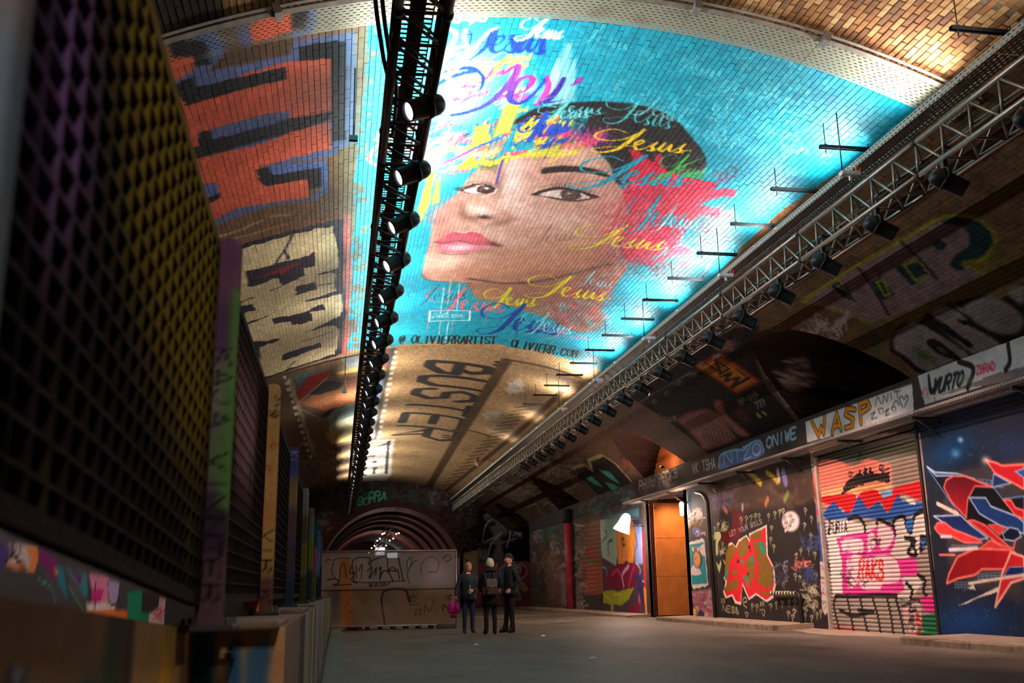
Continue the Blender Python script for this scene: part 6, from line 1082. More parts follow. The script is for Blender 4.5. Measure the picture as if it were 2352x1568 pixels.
# the further tunnel's own truss and lamps
ft = thing('far_truss', (3.2, 62., 4.7), 'dark truss with two rows of tiny lights in the further tunnel', 'truss'); q = MB()
for cx in (-.2, .2):
    for cz in (0, .35): q.tube([(cx, 0, cz), (cx, 36., cz)], .04, 6)
for i in range(60): q.tube([(-.2, i*.6, 0), (.2, i*.6+.3, .35)], .02, 5); q.tube([(.2, i*.6+.3, .35), (-.2, i*.6+.6, .0)], .02, 5)
q.build('truss_frame', alu_dk, ft); hotw = mat('far_bulb', rgb(255, 220, 160), .4, emit=(1., .78, .45), estr=5.)
for i in range(7):
    for sx in (-1, 1): MB().lathe([(0, -.05), (.04, -.03), (.05, 0), (.04, .03), (0, .05)], 8, Matrix.Translation((sx*.45, 1.+i*(2.2+.5*i), -.15+.1*(i % 2)))).build('bulb', hotw, ft)
for y, e in ((65., 26), (74., 40), (86., 60)):
    l = bpy.data.lights.new('far_tunnel_beam', 'POINT'); l.energy = e; l.color = (1., .74, .66); l.shadow_soft_size = .3; o = bpy.data.objects.new('far_tunnel_beam', l); COL.objects.link(o); o.parent = ft; o.location = (0, y-62., -.5)

# ivy hanging beside the far arch
iv = thing('ivy_clump', (7.6, 59.5, 4.1), 'ragged brown-green ivy clump hanging beside the far arch', 'plant'); lf = [mat('ivy_leaf_%d' % i, rgb(*c), .6) for i, c in enumerate(((52, 58, 30), (92, 64, 36), (40, 40, 24)))]
st_ = MB()
for k in range(7): st_.tube([Vector(p) for p in spline([(random.uniform(-.3, .3), .1, .8), (random.uniform(-.5, .5), -.1, .2), (random.uniform(-.8, .8), -.15, -.6)], 4)], .014, 5)
st_.build('ivy_stem', lf[1], iv)
for j in range(3):
    m = MB()
    for _ in range(80):
        c = Vector((random.gauss(0, .4), random.uniform(-.25, .1), random.gauss(.1, .42))); R_ = Euler((random.uniform(-1, 1), random.uniform(-1, 1), random.uniform(0, 6))).to_matrix(); m.add([c+R_ @ Vector(p) for p in ((0, -.09, 0), (.08, -.01, .02), (.04, .09, 0), (-.04, .09, 0), (-.08, -.01, .02))], [(0, 1, 2, 3, 4)])
    tag(m.build('ivy_leaves', lf[j], iv), kind='stuff')

# ================================================================== parapet wall and mesh fence
PW = Canvas(0, 30, -.1, 1.15, .01, (128, 112, 96))
for _ in range(150):                            # streaky drips of paint down the long face
    y = RNG.uniform(5.5, 29); w = RNG.uniform(.03, .25)*max(1, y/9); c = [(40, 60, 56), (30, 84, 96), (190, 190, 180), (150, 170, 50), (30, 28, 34), (110, 96, 90), (70, 110, 70), (200, 150, 90)][RNG.integers(8)]
    PW.poly([(y, 1.1), (y+w, 1.1), (y+w*RNG.uniform(.7, 1.2), RNG.uniform(-.1, .4)), (y, RNG.uniform(-.1, .4))], c, .85, .02, px=False)
for y, c in ((5.6, (44, 70, 64)), (6.0, (36, 60, 60)), (6.5, (176, 176, 170)), (7.0, (150, 180, 40)), (7.6, (150, 170, 50)), (8.3, (190, 190, 184)), (9.2, (40, 44, 44)), (10., (180, 180, 176))): PW.poly([(y, 1.1), (y+.45, 1.1), (y+.5, -.1), (y, -.1)], c, .9, .03, px=False)
for _ in range(60): y = RNG.uniform(6.4, 16); PW.stroke([(y, 1.), (y+RNG.normal(0, .1), .5), (y+RNG.normal(0, .1), -.05)], .03+.002*y, (206, 206, 200), .8, px=False)
PN = Canvas(0, 4.2, -.1, 1.15, .01, (128, 96, 62))
for q, c in (([(0, 1.2), (2.3, 1.2), (2.5, .6), (2.2, -.1), (0, -.1)], (120, 90, 58)), ([(2.55, 1.2), (2.72, 1.2), (2.7, .4), (2.4, .3)], (40, 60, 26)), ([(2.72, 1.2), (2.85, 1.2), (2.85, -.1), (2.7, -.1)], (44, 30, 26)), ([(2.3, .85), (2.55, .8), (2.6, -.1), (2.1, -.1)], (26, 74, 90)), ([(2.85, 1.2), (3.7, 1.2), (3.7, -.1), (2.85, -.1)], (176, 140, 84)), ([(3.3, .88), (3.5, .8), (3.45, .5), (3.25, .5)], (206, 160, 50))): PN.poly(q, c, .95, .03, px=False)
PE = Canvas(-.6, -.15, -.1, 1.15, .005, (196, 156, 116))
for q, c in (([(-.6, 1.2), (-.555, 1.2), (-.555, -.1), (-.6, -.1)], (26, 20, 26)), ([(-.545, .9), (-.45, .9), (-.43, .5), (-.46, .3), (-.54, .4)], (14, 96, 120)), ([(-.39, .82), (-.36, .86), (-.34, .7), (-.36, .6), (-.4, .7)], (30, 90, 140)), ([(-.33, .8), (-.27, .84), (-.24, .86), (-.25, .6), (-.3, .66), (-.34, .55)], (60, 110, 150)), ([(-.22, .87), (-.195, .87), (-.195, .2), (-.22, .2)], (210, 150, 100))): PE.poly(q, c, .9, .01, px=False)
para = tag(bpy.data.objects.new('wall_parapet', None), 'low painted parapet wall carrying the mesh fence', None, None, 'structure'); COL.objects.link(para)
def sheet(name, P, UV, canvas, n, m, material, parent):
    a, b, c, d = (np.array(p, float) for p in P); s = np.linspace(0, 1, n)[:, None, None]; t = np.linspace(0, 1, m)[None, :, None]
    V = (a*(1-s)+b*s)*(1-t)+(d*(1-s)+c*s)*t; ua, ub, uc, ud = (np.array(p, float) for p in UV); U = (ua*(1-s)+ub*s)*(1-t)+(ud*(1-s)+uc*s)*t
    return mesh_np(name, V.reshape(-1, 3), grid_quads(n, m), material, parent, canvas.sample(U[..., 0].ravel(), U[..., 1].ravel()), smooth=True)
sheet('parapet_face', [(-.19, 4., 0), (-.19, 28.5, 0), (-.19, 28.5, .88), (-.19, 4., .88)], [(4, 0), (28.5, 0), (28.5, .88), (4, .88)], PW, 900, 40, M_WALL, para)
sheet('parapet_end', [(-.6, 4., 0), (-.19, 4., 0), (-.19, 4., .88), (-.6, 4., .87)], [(-.6, 0), (-.19, 0), (-.19, .88), (-.6, .88)], PE, 60, 90, M_WALL, para)
sheet('near_face', [(-.52, .0, 0), (-.52, 4.1, 0), (-.52, 4.1, .87), (-.52, .0, 1.1)], [(0, 0), (4.1, 0), (4.1, .87), (0, 1.1)], PN, 200, 60, M_WALL, para)
con = mat('parapet_top', rgb(120, 104, 90), .8, 0, .35, 5, .4, 25); MB().add([(-.72, 0, 1.1), (-.52, 0, 1.1), (-.52, 4.1, .87), (-.72, 4.1, .87), (-.72, 0, 0), (-.72, 4.1, 0)], [(0, 1, 2, 3), (0, 3, 5, 4)]).build('near_coping', con, para); MB().box((-.455, 16.28, .44), (.526, 24.5, .878)).build('parapet_core', con, para)
MB().box((-.02, 16., .03), (.26, 32., .07), None, .01).build('channel_kerb', mat('kerb_strip', rgb(104, 104, 98), .7, 0, .25, 4, .3, 20), para)
for y, l in ((4.3, .9), (7.3, 1.2), (10., .8)): MB().box((-.36, y, .89), (.3, l, .03), None, .008).build('loose_slab', con, para)
ramp = MB().prism([(0, 0), (11.5, 0), (11.5, .02), (0, .85)], 'x', -4.8, -2.6).build('trim_3', mat('ramp_dark', rgb(52, 44, 44), .7)); tag(ramp, 'dark sloping ramp behind the fence', None, None, 'structure')
M_STEEL = paint_mat('fence_paint', .8, .3, .2, 90., spec=.1); fence_lab = {0: 'nearest dark mesh fence panel with blurred yellow paint', 1: 'second mesh fence panel with flaking pink paint', 2: 'third mesh fence panel behind the tan post'}
FC = Canvas(0, 30, .8, 2.6, .02, (30, 22, 20)); FC.poly([(1.75, 2.6), (3.6, 2.6), (3.6, 1.4), (2.9, 1.4), (2.0, 1.75)], (140, 122, 22), .75, .12, px=False); FC.poly([(1.3, 2.1), (1.75, 2.1), (1.8, 1.6), (1.45, 1.5)], (120, 90, 150), .85, .08, px=False); FC.poly([(4.3, 2.), (5.6, 2.1), (5.5, 1.5), (4.6, 1.5)], (190, 150, 156), .7, .1, px=False); FC.poly([(0, .8), (3.7, .8), (3.7, 1.02), (0, 1.24)], (26, 20, 18), .9, .02, px=False); FC.speck(400, .03, .12, [(70, 56, 36), (24, 18, 18), (80, 56, 62), (90, 80, 30)], .4)
def bar(name, a, b, w, d, parent, base):
    """flat bar from a to b, w across the fence plane, d deep; paint taken from the fence sheet"""
    a, b = Vector(a), Vector(b); n = 9; V = []; t = (b-a).normalized(); up = Vector((1, 0, 0)); sd = t.cross(up).normalized()
    for i in range(n):
        p = a+(b-a)*i/(n-1)
        for sx, sy in ((-1, -1), (1, -1), (1, 1), (-1, 1)): V.append(p+up*sx*d/2+sd*sy*w/2)
    Q = [[i*4+k, i*4+(k+1) % 4, (i+1)*4+(k+1) % 4, (i+1)*4+k] for i in range(n-1) for k in range(4)]; V = np.array([tuple(v) for v in V]); wv = V+np.array(base); c = FC.sample(wv[:, 1], wv[:, 2])
    return mesh_np(name, V, np.array(Q), M_STEEL, parent, c)
POSTS = [1.2, 3.66, 6.36, 9.4, 12.95, 16., 19., 22., 25.]
def top_z(y): return 2.24+max(0, 3.6-y)*.055
def bot_z(y): return .985+max(0, 3.6-y)*.066
for k in range(len(POSTS)):
    y0 = -.6 if k == 0 else POSTS[k-1]+.06; y1 = POSTS[k]-.05 if k else 1.15
    base = Vector((-.475, y0, .9)); idx = k-1
    lab = {0: 'mesh fence panel at the very edge of view beside the camera', 1: 'nearest full mesh fence panel, blurred, with yellow paint', 2: 'mesh fence panel with flaking pink paint between green and tan posts', 3: 'mesh fence panel between the tan post and blue-topped post'}.get(k, 'narrow-looking mesh fence panel, %s along the parapet' % ORD[k-1])
    t = thing('mesh_fence_panel', base, lab, 'fence panel', 'mesh fence panels on the parapet'); near = k in (1, 2)
    nv = int((y1-y0)/.105); nh = 20; L0 = y1-y0
    if near:
        for i in range(nh): f = i/(nh-1); bar('horizontal_bar', (0, 0, bot_z(y0)+(top_z(y0)-bot_z(y0))*f-.9), (0, L0, bot_z(y1)+(top_z(y1)-bot_z(y1))*f-.9), .009 if 0 < i < nh-1 else .04, .034, t, base)
        for i in range(nv+1): y = L0*i/nv; bar('vertical_bar', (0, y, bot_z(y0+y)-.9), (0, y, top_z(y0+y)-.9), .007 if 0 < i < nv else .03, .036, t, base)
    else:
        V = []; Q = []; 
        def add(a, b, w, d):
            n = len(V); a, b = Vector(a), Vector(b); tt = (b-a).normalized(); up = Vector((1, 0, 0)); sd = tt.cross(up).normalized()
            for p in (a, b):
                for sx, sy in ((-1, -1), (1, -1), (1, 1), (-1, 1)): V.append(tuple(p+up*sx*d/2+sd*sy*w/2))
            for j in range(4): Q.append([n+j, n+(j+1) % 4, n+4+(j+1) % 4, n+4+j])
        for i in range(nh): f = i/(nh-1); add((0, 0, bot_z(y0)+(top_z(y0)-bot_z(y0))*f-.9), (0, L0, bot_z(y1)+(top_z(y1)-bot_z(y1))*f-.9), .01, .034)
        for i in range(nv+1): y = L0*i/nv; add((0, y, bot_z(y0+y)-.9), (0, y, top_z(y0+y)-.9), .008, .036)
        Vn = np.array(V); o = mesh_np('bar_grid', Vn, np.array(Q), M_STEEL, t, FC.sample(Vn[:, 1]+base.y, Vn[:, 2]+.9)); o['kind'] = 'stuff'
        for nm, f in (('bottom_rail', bot_z), ('top_rail', top_z)): bar(nm, (0, 0, f(y0)-.9), (0, L0, f(y1)-.9), .04, .036, t, base)
PCOL = {0: ([(150, 150, 150), (150, 130, 140), (120, 140, 160), (140, 140, 140)], '', 'pale grey fence post at the edge of view'), 1: ([(110, 76, 104), (84, 66, 92), (120, 124, 112), (96, 116, 92), (60, 44, 62), (96, 70, 80)], 'KAJA VINNTER', 'purple and green fence post with black lettering'), 2: ([(206, 172, 112), (200, 160, 96), (206, 166, 100), (206, 150, 90), (196, 160, 90), (110, 76, 70)], 'VIRIK', 'tan fence post lettered VIRI above an orange plate'), 3: ([(96, 104, 196), (170, 150, 96), (110, 90, 96), (90, 80, 90), (50, 76, 96)], 'KI', 'blue-topped fence post with violet and tan paint'), 4: ([(176, 168, 160), (120, 110, 90), (150, 130, 70), (90, 84, 60)], 'OK', 'grey fence post with pale OK tag'), 5: ([(140, 130, 120), (140, 150, 50), (60, 70, 60)], '', 'olive fence post past the grey one'), 6: ([(40, 90, 80), (200, 80, 130), (120, 110, 60)], '', 'fence post with dark green top and pink middle'), 7: ([(90, 130, 170), (110, 150, 180), (60, 60, 70)], '', 'light blue fence post near the barrier'), 8: ([(120, 90, 130), (60, 50, 60)], '', 'violet-grey last fence post near the barrier')}
for k, y in enumerate(POSTS):
    cols_, txt, lab = PCOL[k]; zt = {0: 2.5, 1: 2.29, 2: 2.29, 3: 2.32}.get(k, 2.3); h = zt-.88; t = thing('fence_post', (-.43, y, .88), lab, 'fence post', 'steel posts of the mesh fence'); w, d = (.045 if k == 0 else .088), .07
    C = Canvas(0, w, 0, h, .004, cols_[0]); 
    for i, c in enumerate(cols_): C.poly([(-.02, h*(1-(i+1)/len(cols_))), (w+.02, h*(1-(i+1)/len(cols_))), (w+.02, h*(1-i/len(cols_))), (-.02, h*(1-i/len(cols_)))], c, 1, .04, px=False)
    if k == 1: C.poly([(w*.72, h*.86), (w+.02, h*.86), (w+.02, h*.28), (w*.6, h*.3)], (84, 130, 66), .95, .008, px=False); C.poly([(0, h*.8), (w*.4, h*.8), (w*.5, h*.7), (0, h*.72)], (96, 60, 120), .8, .02, px=False)
    if txt and k < 5:
        n = len(txt); z1 = h*(.70 if k == 1 else .36 if k == 2 else .97 if k == 3 else .95); dz = .075 if k == 1 else .09 if k == 2 else .05
        for i, ch in enumerate(txt): C.text(ch, (w*.2, z1-i*dz), (w*.2, z1-(i+1)*dz), (w*.85, z1-i*dz), .007 if k < 3 else .009, (22, 18, 20) if k < 3 else (220, 214, 206), px=False)
        if k == 2: C.scribble(6, (.02, .07, h*.82, h*.95), .05, .006, [(24, 20, 20)], 1, px=False); C.scribble(10, (.02, .07, h*.5, h*.8), .04, .004, [(190, 70, 50)], .9, px=False)
    prof_ = [(-w/2, -d/2), (w/2, -d/2), (w/2, d/2), (-w/2, d/2)]; n = 120; V = []; U = []; nb = 6; S = []
    for i in range(n):
        z = h*i/(n-1); e = 0.
        if z > h-.035: e = .035-math.sqrt(max(0, .035**2-(z-h+.035)**2))
        ring = [(-w/2+e, -d/2+.004), (-w/2+e+(w-2*e)*.17, -d/2), (-w/2+e+(w-2*e)*.33, -d/2), (-w/2+e+(w-2*e)*.5, -d/2), (-w/2+e+(w-2*e)*.67, -d/2), (-w/2+e+(w-2*e)*.83, -d/2), (w/2-e, -d/2+.004), (w/2-e, d/2), (-w/2+e, d/2)]
        V += [(a, b, z) for a, b in ring]; U += [(min(max(a+w/2, 0), w), z) for a, b in ring]
    m_ = 9; Q = [[i*m_+j, i*m_+(j+1) % m_, (i+1)*m_+(j+1) % m_, (i+1)*m_+j] for i in range(n-1) for j in range(m_)]; U = np.array(U)
    mesh_np('post_tube', V, np.array(Q), M_STEEL, t, C.sample(U[:, 0], U[:, 1]), smooth=True); MB().add(V[-m_:], [list(range(m_))]).build('post_cap', mat('cap_%d' % k, rgb(*cols_[0]), .6), t)
    MB().box((.0, .0, .012), (.18, .2, .024), None, .006).build('base_plate', dkgrey, t)
    for sx in (-1, 1):
        for sy in (-1, 1): MB().lathe([(.0, .045), (.012, .045), (.012, .02)], 6, Matrix.Translation((sx*.07, sy*.08, 0))).build('anchor_bolt', dkgrey, t)
    if k == 2: MB().prism([(-.03, 0), (.045, -.02), (.05, .62), (-.03, .68)], 'y', -.055, -.045).build('orange_plate', mat('plate_orange', rgb(206, 110, 50), .5, 0, .35, 4), t, (-.075, 0, .02)); MB().prism([(-.03, .0), (.03, -.04), (.035, .8), (-.025, .84)], 'y', -.055, -.045).build('violet_plate', mat('plate_violet', rgb(150, 110, 104), .5, 0, .45, 5), t, (-.08, 0, .62))

# ================================================================== sheeted barrier across the roadway
bar_ = thing('sheeted_barrier', (1.42, 29., .0), 'translucent scribbled plastic sheet on a steel fence frame across the roadway', 'barrier'); SB = Canvas(-.55, 3.4, 0, 2.2, .012, (150, 128, 116), wall_xz(29.)); cb = crop(640, 1160, .2041)
SB.poly(cb([(820, 920), (1990, 910), (1950, 1370), (520, 1350), (530, 920)]), (120, 92, 66), .9, .1); SB.poly(cb([(690, 590), (810, 590), (830, 1360), (690, 1350)]), (176, 96, 44), .85, .04); SB.poly(cb([(590, 960), (680, 960), (690, 1290), (600, 1320)]), (90, 76, 76), .8, .05); SB.poly(cb([(1600, 620), (1960, 640), (1960, 900), (1650, 960)]), (196, 170, 186), .6, .15); SB.poly(cb([(820, 590), (1560, 590), (1640, 900), (840, 900)]), (146, 134, 126), .8, .05)
KB = (34, 26, 24)
for P, w in (([(850, 860), (840, 620), (1010, 590), (1040, 660)], .03), ([(850, 860), (1000, 870), (1430, 850)], .025), ([(1040, 690), (1020, 640), (1170, 580), (1220, 600), (1230, 760)], .03), ([(1220, 600), (1300, 590), (1360, 600)], .025), ([(1350, 600), (1400, 840)], .03), ([(1000, 740), (1050, 700), (1020, 820), (1080, 740), (1100, 700), (1090, 790)], .03), ([(1130, 720), (1150, 700), (1140, 830), (1180, 740), (1320, 740), (1280, 700), (1240, 740), (1290, 860)], .035), ([(1340, 720), (1360, 830)], .03), ([(1440, 720), (1450, 620), (1500, 590), (1480, 700)], .02), ([(1470, 880), (1450, 760), (1520, 640), (1560, 620)], .02), ([(870, 680), (880, 820)], .025), ([(900, 740), (940, 660), (930, 820)], .025), ([(540, 840), (640, 830), (680, 870), (620, 900), (820, 890)], .03), ([(820, 680), (800, 760), (860, 760), (820, 840), (880, 880)], .03), ([(530, 640), (560, 600), (600, 620), (700, 590), (800, 600)], .02), ([(620, 640), (600, 760), (680, 850), (700, 700), (740, 660), (760, 820)], .022), ([(1200, 1360), (1170, 1180), (1160, 1040), (1200, 960), (1330, 940), (1430, 960), (1470, 1080)], .055), ([(1480, 1130), (1490, 1030), (1560, 1030)], .02), ([(1490, 1080), (1540, 1080)], .02), ([(1490, 1120), (1560, 1110)], .02), ([(1850, 1200), (1860, 1120), (1940, 1200), (1940, 1100)], .022), ([(1860, 1030), (1950, 1010), (1900, 1050), (1950, 1060)], .02), ([(1540, 1250), (1550, 1180), (1600, 1180), (1590, 1240)], .02), ([(1640, 1240), (1650, 1120), (1700, 1200), (1750, 1050)], .015), ([(1600, 760), (1620, 640), (1720, 580), (1800, 640), (1780, 740), (1680, 750)], .015), ([(1850, 600), (1900, 560), (1940, 600), (1880, 640)], .02)):
    SB.stroke(cb(P), w, KB, .9)
SB.text('WASP', cb([(1010, 920)])[0], cb([(1260, 905)])[0], cb([(1010, 875)])[0], .022, KB); SB.scribble(40, (740, 860, 1360, 1420), 14, .012, [(60, 44, 36)], .5); SB.scribble(30, (940, 1040, 1360, 1420), 16, .01, [(60, 44, 36)], .5)
def film_mat():
    m = bpy.data.materials.new('cloudy_film'); m.use_nodes = True; N = m.node_tree.nodes; L = m.node_tree.links; p = N['Principled BSDF']; p.inputs['Roughness'].default_value = .22; p.inputs['Specular IOR Level'].default_value = .6
    at = N.new('ShaderNodeAttribute'); at.attribute_name = 'paint'; L.new(at.outputs['Color'], p.inputs['Base Color']); nz = N.new('ShaderNodeTexNoise'); nz.inputs['Scale'].default_value = 2.; tc = N.new('ShaderNodeTexCoord'); L.new(tc.outputs['Object'], nz.inputs['Vector'])
    mr = N.new('ShaderNodeMapRange'); mr.inputs['To Min'].default_value = .78; mr.inputs['To Max'].default_value = .97; L.new(nz.outputs['Fac'], mr.inputs['Value']); L.new(mr.outputs['Result'], p.inputs['Alpha'])
    b = N.new('ShaderNodeBump'); b.inputs['Strength'].default_value = .4; b.inputs['Distance'].default_value = .05; L.new(nz.outputs['Fac'], b.inputs['Height']); L.new(b.outputs['Normal'], p.inputs['Normal']); return m
M_FILM = film_mat(); n, m_ = 260, 140; XX, ZZ = np.meshgrid(np.linspace(-.48, 3.3, n), np.linspace(.12, 2.12, m_), indexing='ij'); YY = .015*np.sin(XX*9)*np.sin(ZZ*5)
mesh_np('plastic_sheet', np.column_stack([XX.ravel()-1.42, YY.ravel(), ZZ.ravel()]), grid_quads(n, m_), M_FILM, bar_, SB.sample(XX.ravel(), ZZ.ravel()), smooth=True)
fz = mat('frame_galvanised', rgb(176, 166, 160), .4, .5); fr = [(-1.92, .1), (1.9, .1), (1.9, 2.14), (-1.92, 2.14)]
for i in range(4): a, b2 = fr[i], fr[(i+1) % 4]; MB().tube([(a[0], -.03, a[1]), (b2[0], -.03, b2[1])], .021, 8).build('frame_tube', fz, bar_)
MB().tube([(-1.92, -.03, 1.08), (1.9, -.03, 1.08)], .012, 6).build('mid_rail', dkgrey, bar_); wm = MB()
for i in range(46): x = -1.88+i*.084; wm.tube([(x, .03, .1), (x, .03, 2.14)], .0025, 3, False)
for i in range(9): z = .25+i*.23; wm.tube([(-1.9, .03, z), (1.88, .03, z)], .0025, 3, False)
tag(wm.build('wire_mesh', dkgrey, bar_), kind='stuff'); foot = mat('fence_foot', rgb(72, 64, 60), .85)
for x, d, w in ((-1.8, 'left end of the barrier', .3), (1.62, 'right end of the barrier', .55)): MB().box((x, -.05, .06), (w, .24, .12), None, .02).build('foot_block', foot, bar_)
pal = thing('wooden_pallet', (1.6, 29.6, 0), 'dark wooden pallet lying behind the plastic barrier', 'pallet'); pw = mat('pallet_wood', rgb(70, 56, 46), .8)
for i in range(7): MB().box((-1.1+i*.36, 0, .04), (.1, .9, .08)).build('pallet_block', pw, pal)
for i in range(6): MB().box((0, -.4+i*.16, .092), (2.5, .1, .02)).build('pallet_board', pw, pal)
hs = thing('storage_box', (.5, 30.6, 0), 'orange upright box standing behind the plastic barrier', 'box'); MB().box((0, 0, .95), (.5, .5, 1.9), None, .03).build('box_body', mat('box_orange', rgb(190, 104, 50), .6), hs); MB().box((0, -.255, 1.), (.42, .02, 1.6), None, .01).build('box_door', mat('box_door', rgb(170, 90, 40), .6), hs)
for i, (x, y, c) in enumerate(((3.7, 14.9, 'white scrap of paper lying on the open roadway'), (4.5, 22.5, 'small white scrap on the road before the group'), (2.6, 19.5, 'tiny pale scrap on the road in front of the barrier'))): tag(MB().add([(x-.06, y-.05, .006), (x+.05, y-.03, .012), (x+.07, y+.05, .03), (x-.03, y+.06, .008), (x, y, .04)], [(0, 1, 4), (1, 2, 4), (2, 3, 4), (3, 0, 4)]).build('paper_scrap', wht), c, 'litter')

# ================================================================== three people
def skin_mesh(name, J, Ed, Rd, root, sub=2):
    me = bpy.data.meshes.new(name); ks = list(J); me.from_pydata([J[k] for k in ks], [(ks.index(a), ks.index(b)) for a, b in Ed], []); o = bpy.data.objects.new(name, me); COL.objects.link(o)
    o.modifiers.new('skin', 'SKIN').use_smooth_shade = True; sv = me.skin_vertices[0].data
    for i, k in enumerate(ks): r = Rd[k]; sv[i].radius = r if isinstance(r, tuple) else (r, r); sv[i].use_root = (k == root)
    s = o.modifiers.new('sub', 'SUBSURF'); s.levels = sub; s.render_levels = sub
    dg = bpy.context.evaluated_depsgraph_get(); m2 = bpy.data.meshes.new_from_object(o.evaluated_get(dg)); bpy.data.objects.remove(o); m2.name = name; return m2
SKIN = mat('skin', rgb(206, 150, 124), .5, 0, .08, 10)
def head_mesh(): 
    bm = bmesh.new(); bmesh.ops.create_uvsphere(bm, u_segments=28, v_segments=20, radius=1.)
    for v in bm.verts:
        x, y, z = v.co; w = 1-.22*max(0, -z)**1.5; nx, ny_, nz = x*.073*w, y*.094, z*.118
        if y < 0:
            ny_ *= 1-.06*max(0, -z)
            ny_ -= .026*math.exp(-((x/.16)**2+((z+.12)/.22)**2))            # nose
            ny_ -= .006*math.exp(-((x/.3)**2+((z+.5)/.1)**2))               # lips
            ny_ += .010*math.exp(-(((abs(x)-.38)/.16)**2+((z-.06)/.12)**2)) # eye sockets
            ny_ -= .008*math.exp(-((x/.3)**2+((z+.82)/.16)**2))             # chin
        v.co = (nx, ny_, nz)
    for s in (-1, 1):
        r = bmesh.ops.create_uvsphere(bm, u_segments=10, v_segments=8, radius=1.)
        for v in r['verts']: v.co = Vector((s*.073+v.co.x*.010, .012+v.co.y*.02, -.005+v.co.z*.032))
    for f in bm.faces: f.smooth = True
    me = bpy.data.meshes.new('head'); bm.to_mesh(me); bm.free(); me.materials.append(SKIN); return me
def hand(name, wrist, d, up, curl, parent, sc=1.):
    """palm and five fingers; d along the forearm, up = back of the hand"""
    d = Vector(d).normalized(); up = Vector(up).normalized(); sd = d.cross(up).normalized(); up = sd.cross(d); w = Vector(wrist); m = MB(); P = lambda a, b, c: w+(d*a+sd*b+up*c)*sc
    m.add([P(a, b*(.028 if a < .03 else .04), c*.013) for a in (-.01, .085) for b in (-1, 1) for c in (-1, 1)], [(0,1,3,2),(4,6,7,5),(0,4,5,1),(2,3,7,6),(0,2,6,4),(1,5,7,3)])
    for i, (b, l) in enumerate(((-.031, .066), (-.011, .078), (.010, .072), (.030, .056))):
        c1, c2, c3 = curl*.4, curl*.9, curl*1.5; p = P(.08, b, 0); q = p+(d*math.cos(c1)-up*math.sin(c1))*l*.45*sc; r = q+(d*math.cos(c2)-up*math.sin(c2))*l*.32*sc; e = r+(d*math.cos(c3)-up*math.sin(c3))*l*.25*sc; m.tube([p-d*.01, p, q, r, e], [.009*sc, .0095*sc, .009*sc, .008*sc, .006*sc], 7)
    p = P(.02, -.03, -.005); m.tube([p, p+(d*.5-sd*.75-up*.35)*.035*sc, p+(d*.9-sd*.85-up*.7)*.052*sc, p+(d*1.5-sd*.75-up*.9)*.055*sc], [.012*sc, .0115*sc, .010*sc, .007*sc], 7)
    return m.build(name, SKIN, parent)
